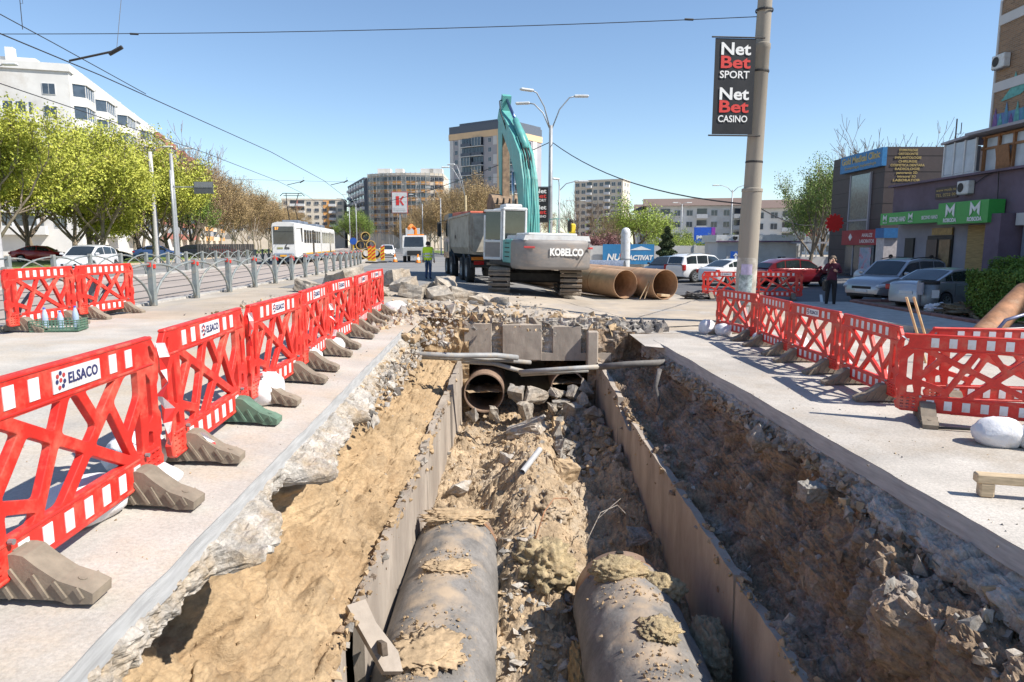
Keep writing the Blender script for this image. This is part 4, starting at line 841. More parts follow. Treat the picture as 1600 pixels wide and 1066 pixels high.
for pts, lb in (([(6.0, 9.0, 0), (6.6, 8.7, .03), (7.2, 8.8, 0), (7.3, 9.3, 0), (6.7, 9.6, .02), (6.1, 9.3, 0)], 'dark hose coiled behind the near right barrier'), ([(5.2, 8.2, .0), (5.8, 8.0, .02), (6.4, 8.1, 0), (7.2, 7.9, 0)], 'dark cable lying along the near right barrier')):
    mb = MB(); mb.tube([(x, y, gz(x) + .04 + z) for x, y, z in pts], .018, 6); tag(mb.build('hose', mat('black_hose', (.03, .03, .03), .6), None, smooth=True), lb, 'hose')
# ================================================================ CARS
m_tyre = mat('tyre_rubber', (0.022, 0.022, 0.022), 0.85, var=.15); m_rim = mat('alloy_rim', (.48, .49, .50), .3, metal=.7, var=.05)
m_glass = glass('car_glass', (0.025, 0.032, 0.036)); m_trim = mat('black_trim', (.02, .02, .02), .55, var=.1); m_plate = mat('number_plate', (.72, .72, .70), .5, var=.03)
m_lamp = mat('headlamp_glass', (.55, .57, .60), .1, var=.1, spec=.8); m_tail = mat('tail_lamp', (.42, .02, .02), .15, var=.1); m_chrome = mat('chrome', (.6, .6, .6), .15, metal=1, var=.03)
def paint(name, c, metal=.25): return mat(name, c, .32, metal=metal, var=.03, scale=2, coat=.8, dirt=(tuple(min(1, v * .8 + .06) for v in c), .12, 3))
def wheel_meshes(r, w):
    mb = MB(); mb.lathe([(r * .62, -w / 2), (r * .93, -w / 2), (r, -w * .32), (r, w * .32), (r * .93, w / 2), (r * .62, w / 2)], 24); ty = mb.mesh('tyre', m_tyre, True)
    mb = MB(); mb.lathe([(r * .64, w * .46), (r * .60, w * .50), (r * .58, w * .40), (r * .30, w * .20), (.001, w * .20)], 24, 1)
    for k in range(7):
        a = 2 * math.pi * k / 7; mb.box((math.cos(a) * r * .33, math.sin(a) * r * .33, w * .40), (r * .56, r * .13, .03), 0, rot=(0, 0, a))
    mb.lathe([(r * .64, w * .44), (r * .66, w * .50), (r * .60, w * .505), (r * .58, w * .42)], 24, 0); mb.lathe([(.001, w * .46), (r * .14, w * .44), (r * .14, w * .3)], 12, 0)
    return ty, mb.mesh('rim', [m_rim, m_trim])
WH = {}
def add_wheel(t, x, y, z, r, w, side):
    if (r, w) not in WH: WH[r, w] = wheel_meshes(r, w)
    e = bpy.data.objects.new('wheel', None); col.objects.link(e); e.parent = t; e.location = (x, y, z); e.rotation_euler = (R(-90) if side > 0 else R(90), 0, 0)
    link('tyre', WH[r, w][0], e); link('rim', WH[r, w][1], e); return e
def car(name, label, loc, fwd, body, L=4.3, W=1.78, deck=None, roof=None, wr=.32, wb=2.6, wins=None, sill=.24, group=None, rails=False, lower=None, detail=True, clad=None, shift=0.0, plate='', tail=None, scale=1.0):
    """+X forward. deck: (x,z) shoulder line; roof: (x,z) from cowl over the roof to the rear; wins: side window x ranges"""
    t = thing(name, label, 'car', (loc[0], loc[1], gz(loc[0]) + .013), math.atan2(fwd[1], fwd[0]), group); t.scale = (scale,) * 3
    dx, dz = zip(*deck); rx, rz_ = zip(*roof); xs = np.unique(np.concatenate([np.linspace(-L / 2, L / 2, 47), np.array([-L / 2 + .03, L / 2 - .03, -L / 2 + .09, L / 2 - .09])]))
    D = lambda x: np.interp(x, dx, dz); xw = (wb / 2 + shift, -wb / 2 + shift)
    def hw(x): u = np.abs(x) / (L / 2); return W / 2 * (1 - .16 * u ** 7 - .05 * u ** 3)
    def low(x):
        z = sill + .06 * max(0, abs(x) / (L / 2) - .85) / .15
        for c in xw:
            d = abs(x - c); ra = wr + .055
            if d < ra: z = max(z, wr + math.sqrt(ra * ra - d * d) * .98)
        return z
    rings = []
    for x in xs:
        w = hw(x); d = D(x); lo = low(x); endf = max(0, (abs(x) - L / 2 + .1) / .1); d -= .05 * endf ** 2; w -= .04 * endf ** 2
        h = [(w * .95, lo), (w * .985, lo + .05), (w, max(lo + .07, d * .58)), (w * .985, max(lo + .08, d - .14)), (w * .955, d - .04), (w * .86, d), (w * .5, d + .018), (0, d + .024)]
        rings.append([(x, -a, b) for a, b in h] + [(x, a, b) for a, b in h[-2::-1]])
    mb = MB(); n = len(rings[0])
    for r_ in rings: mb.v += r_
    for i in range(len(rings) - 1):
        for k in range(n - 1): mb.f.append((i * n + k, i * n + k + 1, (i + 1) * n + k + 1, (i + 1) * n + k)); mb.m.append(0)
    for i in (0, len(rings) - 1): mb.f.append(tuple(i * n + k for k in range(n))); mb.m.append(0)
    B = mb.build('body', body, t, autosmooth=R(35))
    mb = MB(); mb.box((0, 0, .42), (L * .92, W * .80, .36)); mb.build('underbody', m_trim, t)
    # greenhouse
    Hg = max(rz_) - np.mean(dz); sx, sz = zip(*sorted(roof)); Z = lambda x: np.interp(x, sx, sz)
    def S(x, tt, off=0.0):
        h = tt * max(0, Z(x) - D(x)); y = hw(x) * (.875 - .15 * h / Hg) + off; return y, D(x) + h
    gx = np.unique(np.concatenate([np.linspace(rx[0], rx[-1], 27), np.array(rx)])); mb = MB(); rings = []
    for x in gx:
        pts = [S(x, q) for q in (0, .5, .88, .97)]; zt = Z(x); yt = pts[-1][0]
        half = pts + [(yt * .93, zt + .004), (yt * .5, zt + .03 * min(1, (zt - D(x)) / .3)), (0, zt + .038 * min(1, (zt - D(x)) / .3))]
        rings.append([(x, -a, b) for a, b in half] + [(x, a, b) for a, b in half[-2::-1]])
    n = len(rings[0])
    for r_ in rings: mb.v += r_
    for i in range(len(rings) - 1):
        for k in range(n - 1): mb.f.append((i * n + k, i * n + k + 1, (i + 1) * n + k + 1, (i + 1) * n + k)); mb.m.append(0)
    mb.build('roof', body, t, autosmooth=R(35))
    for s in (-1, 1):
        for (x0, x1) in wins:
            xs2 = np.linspace(x0, x1, 9); mb = MB(); 
            for x in xs2:
                for q in (.06, .86): y, z = S(x, q, .010); mb.v.append((x, s * y, z))
            for i in range(8): mb.f.append((2 * i, 2 * i + 2, 2 * i + 3, 2 * i + 1)); mb.m.append(0)
            mb.build('side_window', m_glass, t)
    def screen(nm, xa, xb):
        mb = MB(); q = np.linspace(0.05, .95, 7); V = np.linspace(-1, 1, 7)
        for u in q:
            x = xa + (xb - xa) * u; y, z = S(x, .97)
            for v in V: mb.v.append((x + (.012 if xa > xb else -.012), v * y * .86, Z(x) + .014 + (.03 * (1 - v * v)) * min(1, (Z(x) - D(x)) / .3)))
        for i in range(6):
            for k in range(6): a = i * 7 + k; mb.f.append((a, a + 7, a + 8, a + 1)); mb.m.append(0)
        mb.build(nm, m_glass, t, smooth=True)
    screen('windscreen', rx[0] if rx[0] > 0 else rx[-1], rx[1] if rx[0] > 0 else rx[-2]); screen('rear_window', rx[-1] if rx[0] > 0 else rx[0], rx[-2] if rx[0] > 0 else rx[1])
    for c in xw:
        for s in (-1, 1): add_wheel(t, c, s * (W / 2 - .115), wr, wr, .21, s)
    if clad:
        for c in xw:
            for s in (-1, 1):
                mb = MB(); ra = wr + .07; mb.tube([(c + ra * math.cos(a), s * (W / 2 - .03), wr + ra * math.sin(a)) for a in np.linspace(-.2, math.pi + .2, 13)], .035, 6); mb.build('wheel_arch_trim', m_trim, t)
    fz = D(L / 2 - .1); rz2 = D(-L / 2 + .1)
    for s in (-1, 1):
        mb = MB(); mb.box((L / 2 - .16, s * (W / 2 - .26), fz - .13), (.34, .36, .16), rot=(0, R(12), s * R(-24)), bev=.05); mb.build('headlight', m_lamp, t)
        mb = MB(); mb.box((-L / 2 + .10, s * (W / 2 - .20), rz2 - .16), (.20, .30, tail or .16), rot=(0, 0, s * R(16)), bev=.03); mb.build('tail_light', m_tail, t)
        mb = MB(); mb.box((rx[0] - .22 if rx[0] > 0 else rx[-1] - .22, s * (W / 2 + .03), D(.5) + .08), (.12, .20, .13), bev=.04); mb.build('mirror', body, t)
    mb = MB(); mb.box((L / 2 - .035, 0, fz - .20), (.08, W * .46, .13), bev=.02); mb.build('grille', m_trim, t)
    mb = MB(); mb.box((L / 2 - .04, 0, .34), (.10, W * .62, .12), bev=.02); mb.build('air_intake', m_trim, t)
    for x in (L / 2 + .012, -L / 2 - .012): mb = MB(); mb.box((x, 0, .50 if x > 0 else rz2 - .32), (.012, .50, .11)); mb.build('number_plate', m_plate, t)
    if detail:
        dl = [w[0] for w in wins[:2]] + [wins[0][1]]
        for s in (-1, 1):
            for x in dl:
                y = hw(x); mb = MB(); mb.box((x, s * (y + .001), (D(x) + low(x)) / 2 + .02), (.010, .006, (D(x) - low(x)) * .82)); mb.build('door_gap', m_trim, t)
            for w_ in wins[:2]: mb = MB(); mb.box((w_[0] + .18, s * (hw(w_[0]) + .012), D(w_[0]) - .13), (.16, .02, .025), bev=.008); mb.build('door_handle', body, t)
            if lower: mb = MB(); mb.box((shift, s * (W / 2 - .004), sill + .10), (wb - 2 * wr - .14, .022, .10), bev=.008); mb.build('side_trim', m_trim, t)
    if rails:
        for s in (-1, 1): mb = MB(); mb.tube([(x, s * W * .33, Z(x) + .06) for x in np.linspace(rx[1] - .25, rx[-2] + .25, 6)] if rx[0] > 0 else [(x, s * W * .33, Z(x) + .06) for x in np.linspace(rx[1] + .25, rx[-2] - .25, 6)], .02, 6); mb.build('roof_rail', m_trim, t)
    return t
HATCH = dict(deck=[(-2.1, .92), (-1.6, 1.0), (0, .98), (.95, .95), (1.5, .86), (2.0, .70), (2.15, .58)], roof=[(1.15, .93), (.35, 1.44), (-.4, 1.50), (-1.2, 1.44), (-1.75, 1.25), (-2.02, .98)], wins=[(-.15, .95), (-1.05, -.22), (-1.6, -1.12)], L=4.25, W=1.78, wb=2.6)
SUVP = dict(deck=[(-2.2, 1.05), (-1.6, 1.10), (0, 1.08), (.95, 1.06), (1.6, .99), (2.05, .88), (2.2, .72)], roof=[(1.15, 1.05), (.45, 1.60), (-.4, 1.69), (-1.5, 1.66), (-2.0, 1.52), (-2.17, 1.10)], wins=[(-.15, .95), (-1.05, -.22), (-1.85, -1.12)], L=4.42, W=1.84, wr=.36, wb=2.62, sill=.32)
SEDAN = dict(deck=[(-2.25, .93), (-1.9, 1.0), (-1.3, 1.02), (0, .97), (.95, .94), (1.5, .86), (2.05, .74), (2.23, .60)], roof=[(1.1, .93), (.35, 1.36), (-.3, 1.42), (-.9, 1.37), (-1.72, 1.03)], wins=[(-.15, .92), (-1.0, -.22), (-1.35, -1.05)], L=4.48, W=1.76, wb=2.72)
p_white = paint('white_car_paint', (.72, .72, .72), 0); p_silver = paint('silver_car_paint', (.40, .41, .44), .55); p_red = paint('dark_red_car_paint', (.20, .012, .02), .3); p_dark = paint('dark_blue_car_paint', (.025, .03, .045), .3); p_blue = paint('blue_car_paint', (.06, .12, .30), .3); p_bright = paint('bright_red_car_paint', (.45, .02, .02), .1)
car('hatchback_car', 'white hatchback driving on the far side of the tram tracks', (-23.6, 38.3), (.10, -1), p_white, **HATCH)
car('suv_car', 'silver off-road car parked nose out before the green shop signs', (15.45, 27.4), (-.89, -.46), p_silver, rails=True, lower=True, clad=True, **SUVP)
car('sedan_car', 'silver sedan parked tail out beside the litter bin and hedge', (15.6, 24.3), (.92, .38), p_silver, tail=.18, **SEDAN)
car('hatchback_car', 'dark red hatchback parked behind the man in the burgundy jacket', (15.5, 37.6), (.97, .22), p_red, tail=.3, **HATCH)
car('sedan_car', 'white sedan parked behind the concrete pole', (12.75, 39.0), (.88, .48), p_white, tail=.2, **SEDAN)
car('suv_car', 'white off-road car with black roof rails left of the white sedan', (11.6, 42.2), (.86, .50), p_white, rails=True, clad=True, lower=True, tail=.34, **SUVP)
car('hatchback_car', 'dark blue car nosing out left of the white off-road car', (10.3, 45.2), (-.70, -.70), p_dark, **HATCH)
car('hatchback_car', 'small white car far down the road', (-15.2, 84), (.2, -1), p_white, detail=False, **HATCH)
for k, (x, y, p, lb) in enumerate(((-41, 60, p_bright, 'bright red car parked under the left trees nearest the frame edge'), (-38, 64, p_dark, 'dark parked car under the left trees behind the white hatchback'), (-36.5, 71, p_blue, 'blue parked car between the left tree trunks'), (-36, 79, p_dark, 'dark parked car farther along under the left trees'), (-36, 86, p_bright, 'red parked car far along under the left trees'))):
    car('parked_car', lb, (x, y), (.95, .3), p, detail=False, group='cars parked under the trees', **(HATCH if k % 2 else SEDAN))

# ================================================================ EXCAVATOR
m_teal = mat('teal_machine_paint', (.11, .365, .335), .45, var=.10, scale=3, dirt=((.16, .26, .22), .28, 2)); m_cw = mat('grey_counterweight', (.225, .21, .20), .55, var=.08, scale=2, dirt=((.36, .28, .22), .3, 1.2), stretch=(1, 1, 3)); m_mwhite = mat('white_machine_paint', (.62, .63, .63), .45, var=.06, dirt=((.45, .40, .34), .3, 2))
m_track = mat('dusty_track_steel', (.30, .25, .20), .75, metal=.2, var=.2, scale=5); m_dark = mat('greasy_black_steel', (.035, .032, .03), .7, var=.25, scale=5); m_muddy = mat('muddy_steel', (.215, .15, .10), .8, var=.25, scale=4, dirt=((.34, .23, .14), .4, 2)); m_txtw = mat('white_lettering', (.78, .78, .76), .6, var=.03); m_orange = mat('orange_reflector', (.75, .22, .02), .4, var=.05); m_yellow = mat('yellow_plastic', (.70, .50, .03), .5, var=.05)
exc = thing('excavator', 'teal and grey crawler excavator with raised boom, seen from behind', 'excavator', (.90, 29.1, gz(.9) + .035)); exc.rotation_euler = (0, R(1.2), 0)
def tracks(side):
    cx = side * 1.42; Lh, Rr, w = 1.68, .47, .86; e = bpy.data.objects.new('track', None); col.objects.link(e); e.parent = exc; e.location = (cx, 0, 0)
    pts = []; N = 46; per = 4 * Lh + 2 * math.pi * Rr
    for k in range(N):
        s = per * k / N
        if s < 2 * Lh: y, z, a = -Lh + s, 0.0, 0
        elif s < 2 * Lh + math.pi * Rr: th = (s - 2 * Lh) / Rr; y, z, a = Lh + Rr * math.sin(th), Rr - Rr * math.cos(th), th
        elif s < 4 * Lh + math.pi * Rr: y, z, a = Lh - (s - 2 * Lh - math.pi * Rr), 2 * Rr, math.pi
        else: th = (s - 4 * Lh - math.pi * Rr) / Rr; y, z, a = -Lh - Rr * math.sin(th), Rr + Rr * math.cos(th), math.pi + th
        pts.append((y, z, a))
    mb = MB(); mb.box((0, 0, 0), (w, .125, .03), bev=.006)
    for o in (-.04, .0, .04): mb.box((0, o, -.03), (w, .014, .035))
    me = mb.mesh('track_shoe', m_track)
    for (y, z, a) in pts: link('track_shoe', me, e, (0, y, z + .05), (a, 0, 0))
    mb = MB(); mb.box((0, 0, Rr + .03), (.42, 2 * Lh, .52), 0, bev=.06); mb.build('track_frame', m_muddy, e)
    for y, r_ in ((-Lh, .40), (Lh, .38)): mb = MB(); mb.lathe([(.001, -.25), (r_, -.25), (r_, .25), (.001, .25)], 20, 0, Matrix.Translation((0, y, Rr + .04)) @ Matrix.Rotation(R(90), 4, 'Y')); mb.build('drive_wheel', m_dark, e)
    for k in range(6): mb = MB(); mb.lathe([(.001, -.3), (.15, -.3), (.15, .3), (.001, .3)], 14, 0, Matrix.Translation((0, -1.3 + k * .52, .21)) @ Matrix.Rotation(R(90), 4, 'Y')); mb.build('roller', m_dark, e)
tracks(-1); tracks(1)
mb = MB(); mb.box((0, 0, .68), (2.3, 1.7, .45), bev=.08); mb.lathe([(.001, .85), (.75, .85), (.75, 1.12), (.001, 1.12)], 28); mb.build('undercarriage', m_dark, exc)
up = bpy.data.objects.new('house', None); col.objects.link(up); up.parent = exc; up.rotation_euler = (0, 0, R(15.5)); up.location = (.02, 0, 0)
mb = MB(); mb.box((0, -.2, 1.22), (2.9, 4.6, .22), bev=.03); mb.build('deck_frame', m_dark, up)
# counterweight with rounded plan
pl = []
for s, a0 in ((1, 0),): pass
pl = [(1.48, -1.55), (1.48, -2.45), (1.40, -2.78), (1.20, -2.98), (.6, -3.08), (0, -3.11), (-.6, -3.08), (-1.20, -2.98), (-1.40, -2.78), (-1.48, -2.45), (-1.48, -1.55)]
mb = MB(); V = []; zs = [(1.06, .955), (1.14, .99), (1.20, 1.0), (2.02, 1.0), (2.14, .985), (2.19, .95)]
for z, k in zs: V += [(x * k, -1.55 + (y + 1.55) * k, z) for x, y in pl]
F = []; n = len(pl)
for i in range(len(zs) - 1):
    for k in range(n): F.append((i * n + k, i * n + (k + 1) % n, (i + 1) * n + (k + 1) % n, (i + 1) * n + k))
F += [tuple(range(n)), tuple((len(zs) - 1) * n + k for k in range(n))]
mb.add(V, F); mb.build('counterweight', m_cw, up, autosmooth=R(50))
text('lettering', 'KOBELCO', .37, m_txtw, up, (.30, -3.125, 1.72), (R(90), 0, 0), width=1.35, bold=.016, extrude=.012)
for x, w in ((-1.16, .42), (1.30, .22)): mb = MB(); mb.box((x, -3.03, 1.90), (w, .03, .075), rot=(0, 0, R(-10 if x < 0 else 14)), bev=.01); mb.build('tail_reflector', m_logo_r, up)
mb = MB(); mb.prism([(-1.35, 2.16), (1.35, 2.16), (1.28, 2.36), (-1.28, 2.36)], -2.9, -.3); mb.build('engine_hood', m_mwhite, up); mb = MB(); mb.box((-.1, -1.8, 2.40), (2.0, 1.7, .10), bev=.04); mb.build('hood_top', m_mwhite, up)
mb = MB(); mb.box((1.0, -.2, 1.72), (.95, 3.0, .95), bev=.05); mb.build('right_housing', m_teal, up)
mb = MB(); mb.box((-1.04, -.95, 1.72), (.88, 1.3, .95), bev=.04); mb.build('side_door_panel', m_teal, up)
for k in range(4): mb = MB(); mb.box((-1.485, -1.0, 1.5 + k * .18), (.012, .7, .04)); mb.build('vent_slot', m_dark, up)
mb = MB(); mb.tube([(1.15, -1.0, 2.55), (1.15, -1.0, 2.95), (1.15, -1.25, 3.0)], [.07, .07, .07], 10); mb.build('exhaust', m_dark, up, smooth=True); mb = MB(); mb.box((1.32, -.9, 2.68), (.22, .3, .42), bev=.05); mb.build('filter_cover', m_yellow, up)
mb = MB(); mb.tube([(.9, -.2, 2.4), (.9, -.2, 3.1), (1.4, -.2, 3.1), (1.4, -.2, 2.4)], .022, 6); mb.tube([(.9, .8, 2.4), (.9, .8, 3.1), (.9, -.2, 3.1)], .022, 6); mb.build('hand_rail', m_teal, up)
# cab
cab = bpy.data.objects.new('cab', None); col.objects.link(cab); cab.parent = up; cab.location = (-.98, .55, 1.33)
for s in (-1, 1):
    for y in (-.85, .75):
        mb = MB(); mb.box((s * .47, y, 1.05), (.09, .10, 2.05), bev=.02); mb.build('pillar', m_mwhite, cab)
mb = MB(); mb.box((0, -.04, 2.10), (1.06, 1.78, .13), bev=.05); mb.build('roof', m_mwhite, cab); mb = MB(); mb.box((0, -.2, 2.24), (.74, .9, .15), bev=.04); mb.build('roof_unit', m_mwhite, cab)
mb = MB(); mb.box((0, -.86, .44), (.96, .06, .88), bev=.01); mb.build('rear_panel', m_mwhite, cab); mb = MB(); mb.box((.47, 0, .44), (.05, 1.6, .88)); mb.build('side_panel', m_mwhite, cab)
mb = MB(); mb.box((0, -.87, 1.46), (.84, .015, 1.10)); mb.build('rear_window', glass('cab_glass', (.035, .045, .04), .03), cab); mb = MB(); mb.box((.475, -.05, 1.46), (.015, 1.45, 1.10)); mb.build('side_window', MATS['cab_glass'], cab); mb = MB(); mb.box((0, .77, 1.3), (.84, .015, 1.4)); mb.build('windscreen', MATS['cab_glass'], cab)
mb = MB(); mb.box((0, -.2, .55), (.5, .5, .5), bev=.05); mb.box((0, -.45, 1.0), (.5, .14, .75), bev=.05); mb.build('seat', m_dark, cab)
dr = bpy.data.objects.new('door', None); col.objects.link(dr); dr.parent = cab; dr.location = (-.5, -.80, 0); dr.rotation_euler = (0, 0, R(48))   # door swung open
for (c, d) in (((0, .06, 1.05), (.06, .09, 2.0)), ((0, .84, .95), (.06, .09, 1.8)), ((0, .45, 2.02), (.06, .85, .09)), ((0, .45, .07), (.06, .85, .12)), ((0, .45, .78), (.055, .8, .10))): mb = MB(); mb.box(c, d, bev=.02); mb.build('door_frame', m_mwhite, dr)
mb = MB(); mb.box((0, .45, 1.42), (.014, .72, 1.15)); mb.build('door_glass', MATS['cab_glass'], dr); mb = MB(); mb.box((0, .45, .42), (.03, .74, .62)); mb.build('door_skin', m_cw, dr)
# boom, stick, bucket, rams (house plane x = bx)
bx = .05; ang = 0
def beam_prof(name, pts, hs, w, m, parent, x=bx):
    """box beam along (y,z) points with depth hs, width w"""
    up_, dn = [], []
    for i, p in enumerate(pts):
        a = Vector(pts[max(i - 1, 0)]); b = Vector(pts[min(i + 1, len(pts) - 1)]); d = (b - a).normalized(); nn = Vector((-d.y, d.x)); q = Vector(p)
        up_.append(tuple(q + nn * hs[i] / 2)); dn.append(tuple(q - nn * hs[i] / 2))
    mb = MB(); n = len(pts)
    for s in (-1, 1):
        for q in up_ + dn: mb.v.append((x + s * w / 2, q[0], q[1]))
    for i in range(n - 1):
        a, b, c, d = i, i + 1, n + i + 1, n + i; o = 2 * n
        for f in ((a, b, c, d), (a + o, d + o, c + o, b + o), (a, a + o, b + o, b), (d, c, c + o, d + o)): mb.f.append(f); mb.m.append(0)
    for i, j in ((0, n), (n - 1, 2 * n - 1)): mb.f.append((i, j, j + 2 * n, i + 2 * n)); mb.m.append(0)
    return mb.build(name, m, parent)
bpts = [(.75, 1.75), (1.05, 3.2), (1.5, 4.6), (2.1, 5.6), (3.1, 6.5), (4.4, 7.45), (5.6, 8.25)]
boom = beam_prof('boom', bpts, [.62, .86, 1.02, 1.08, .92, .74, .5], .66, m_teal, up)
for s in (-1, 1):
    mb = MB(); mb.tube([(bx + s * .10, y - .50, z + .30) for y, z in bpts[:5]], .030, 6); mb.tube([(bx + s * .20, y - .50, z + .28) for y, z in bpts[:5]], .022, 6); mb.build('hydraulic_line', m_teal, boom)
    mb = MB(); mb.tube([(bx + s * .42, 1.65, 1.55), (bx + s * .42, 2.2, 3.6)], .13, 12); mb.build('boom_ram_barrel', m_teal, boom, smooth=True); mb = MB(); mb.tube([(bx + s * .42, 2.2, 3.6), (bx + s * .36, 2.55, 5.2)], .065, 10); mb.build('boom_ram_rod', m_chrome, boom, smooth=True)
mb = MB(); mb.tube([(bx, 1.85, 6.2), (bx, 3.6, 7.65)], .15, 14); mb.build('stick_ram_barrel', m_teal, boom, smooth=True); mb = MB(); mb.tube([(bx, 3.6, 7.65), (bx, 5.2, 8.85)], .075, 12); mb.build('stick_ram_rod', mat('blue_shaded_rod', (.12, .18, .32), .25, metal=.8), boom, smooth=True)
for s in (-1, 0, 1): mb = MB(); mb.tube([(bx + s * .09, 1.2, 4.9), (bx + s * .12, 1.45, 5.7), (bx + s * .14, 2.0, 6.35), (bx + s * .1, 2.9, 6.9)], .035, 6); mb.build('hose', m_dark, boom, smooth=True)
mb = MB(); mb.tube([(bx - .3, 4.0, 7.2), (bx - .45, 4.7, 8.2), (bx - .35, 5.3, 8.8), (bx - .2, 5.5, 8.9)], .028, 6); mb.build('hose', m_dark, boom, smooth=True)
stick = beam_prof('stick', [(5.3, 9.1), (5.62, 8.45), (5.66, 7.6), (5.55, 6.2), (5.4, 4.9), (5.3, 4.3)], [.30, .62, .82, .66, .46, .36], .42, m_teal, up)
mb = MB(); mb.box((bx, 5.2, 6.0), (.36, .10, 3.6), rot=(R(-4), 0, 0)); mb.build('stick_underside', m_muddy, stick)
mb = MB(); mb.tube([(bx, 6.05, 7.9), (bx, 5.85, 6.0)], .11, 10); mb.build('bucket_ram', m_teal, stick, smooth=True); mb = MB(); mb.tube([(bx, 5.85, 6.0), (bx, 5.6, 4.6)], .06, 10); mb.build('bucket_rod', m_chrome, stick)
bk = [(5.1, 4.35), (5.65, 4.45), (6.05, 4.0), (6.0, 3.35), (5.6, 2.95), (5.0, 2.95), (4.55, 3.25), (4.35, 3.85), (4.5, 3.95)]
mb = MB(); mb.prism([(a, b) for a, b in bk], bx - .72, bx + .72, axis='x'); mb.build('bucket', m_muddy, up)
for k in range(5): mb = MB(); mb.box((bx - .6 + .3 * k, 4.38, 4.0), (.11, .14, .34), taper=.5, rot=(R(20), 0, 0)); mb.build('bucket_tooth', m_dark, up)

# ================================================================ DUMP TRUCK
m_bed = mat('dirty_grey_bed', (.40, .365, .30), .7, var=.12, scale=2.5, dirt=((.24, .20, .16), .42, 2.2)); m_cabin = mat('dark_blue_cab', (.035, .07, .10), .4, var=.08, coat=.5); m_redt = mat('red_tarp', (.52, .12, .07), .7, var=.12)
tk = thing('dump_truck', 'grey bodied dump truck standing behind the excavator', 'truck', (-1.0, 33.7, gz(-1) + .035), R(13.5)); tk.scale = (1.08, 1.08, 1.12)
mb = MB(); mb.box((0, 3.1, .95), (.95, 8.6, .28)); mb.build('chassis', m_dark, tk)
bed = bpy.data.objects.new('bed', None); col.objects.link(bed); bed.parent = tk; pr = [(-1.20, 1.55), (-1.0, 1.25), (1.0, 1.25), (1.20, 1.55), (1.22, 2.95), (-1.22, 2.95)]
mb = MB(); inn = [(-1.14, 1.6), (-.97, 1.33), (.97, 1.33), (1.14, 1.6), (1.16, 2.95), (-1.16, 2.95)]
V = [(a, y, b) for y in (-1.35, 4.75) for a, b in pr] + [(a, y, b) for y in (-1.28, 4.68) for a, b in inn]; F = [(0, 1, 2, 3, 4, 5), (6, 7, 8, 9, 10, 11), (12, 13, 14, 15, 16, 17), (18, 19, 20, 21, 22, 23)]
for i in (0, 1, 2, 3, 5): j = (i + 1) % 6; F += [(i, j, j + 6, i + 6), (12 + i, 12 + j, 18 + j, 18 + i)]
F += [(5, 11, 23, 17), (4, 10, 22, 16), (5, 4, 16, 17), (11, 10, 22, 23)]; mb.add(V, F); mb.build('hopper', m_bed, bed)
for s in (-1, 1):
    for y in (-1.15, 4.6): mb = MB(); mb.box((s * 1.23, y, 2.15), (.07, .14, 1.65), bev=.01); mb.build('bed_rib', m_bed, bed)
    mb = MB(); mb.box((s * 1.23, 1.7, 2.93), (.09, 6.2, .10), bev=.015); mb.build('top_rail', m_bed, bed)
mb = MB(); mb.box((0, -1.40, 2.1), (2.2, .06, 1.5), bev=.01); mb.build('tailgate', m_bed, bed); mb = MB(); mb.box((-.3, 2.4, 3.05), (1.5, 4.8, .22), rot=(R(1.5), 0, 0), bev=.05); mb.build('rolled_tarp', m_redt, bed)
text('graffiti', 'nn', .35, m_dark, bed, (-1.232, 2.7, 2.05), (R(90), 0, R(-90)), extrude=.003)
cb = bpy.data.objects.new('cab', None); col.objects.link(cb); cb.parent = tk
mb = MB(); mb.prism([(5.1, 1.0), (7.1, 1.0), (7.15, 1.9), (6.85, 3.0), (6.6, 3.15), (5.1, 3.2)], -1.2, 1.2, axis='x'); mb.build('cab_shell', m_cabin, cb)
for s in (-1, 1):
    mb = MB(); mb.prism([(5.6, 2.05), (6.98, 2.05), (6.74, 2.88), (5.6, 2.92)], s * 1.2, s * 1.212, axis='x'); mb.build('side_window', m_glass, cb); mb = MB(); mb.box((s * 1.45, 7.0, 2.45), (.22, .14, .75), bev=.05); mb.tube([(s * 1.2, 6.95, 2.9), (s * 1.45, 7.0, 2.85)], .02, 6); mb.build('mirror', m_trim, cb)
    mb = MB(); mb.box((s * 1.215, 6.1, 1.55), (.02, 1.1, .5)); mb.build('door_panel', m_bed, cb)
mb = MB(); mb.quad((-1.05, 7.13, 2.05), (1.05, 7.13, 2.05), (1.0, 6.9, 2.95), (-1.0, 6.9, 2.95)); mb.build('windscreen', m_glass, cb)
mb = MB(); r_, w_ = .56, .32; mb.lathe([(r_ * .5, -w_ / 2), (r_ * .95, -w_ / 2), (r_, -w_ * .35), (r_, w_ * .35), (r_ * .95, w_ / 2), (r_ * .5, w_ / 2)], 28); me_tt = mb.mesh('tyre', m_tyre, True)
mb = MB(); mb.lathe([(r_ * .54, w_ * .44), (r_ * .5, w_ * .5), (r_ * .46, w_ * .2), (r_ * .22, w_ * .15), (r_ * .2, w_ * .45), (.001, w_ * .45)], 24); me_tr = mb.mesh('rim', mat('dusty_white_rim', (.42, .41, .39), .6, var=.15))
for y in (0, 1.42, 4.6, 6.35):
    for s in (-1, 1):
        e = bpy.data.objects.new('wheel', None); col.objects.link(e); e.parent = tk; e.location = (s * 1.02, y, r_); e.rotation_euler = (0, s * R(90), 0); link('tyre', me_tt, e); link('rim', me_tr, e)
    for s in (-1, 1): mb = MB(); mb.tube([(s * 1.05, y + (r_ + .09) * math.cos(a), r_ + (r_ + .09) * math.sin(a)) for a in np.linspace(.25, math.pi - .25, 9)], .05, 4); mb.build('mudguard', m_trim, tk)
mb = MB(); mb.box((0, -1.05, .80), (2.35, .10, .20), bev=.02); mb.build('rear_bumper', m_dark, tk)
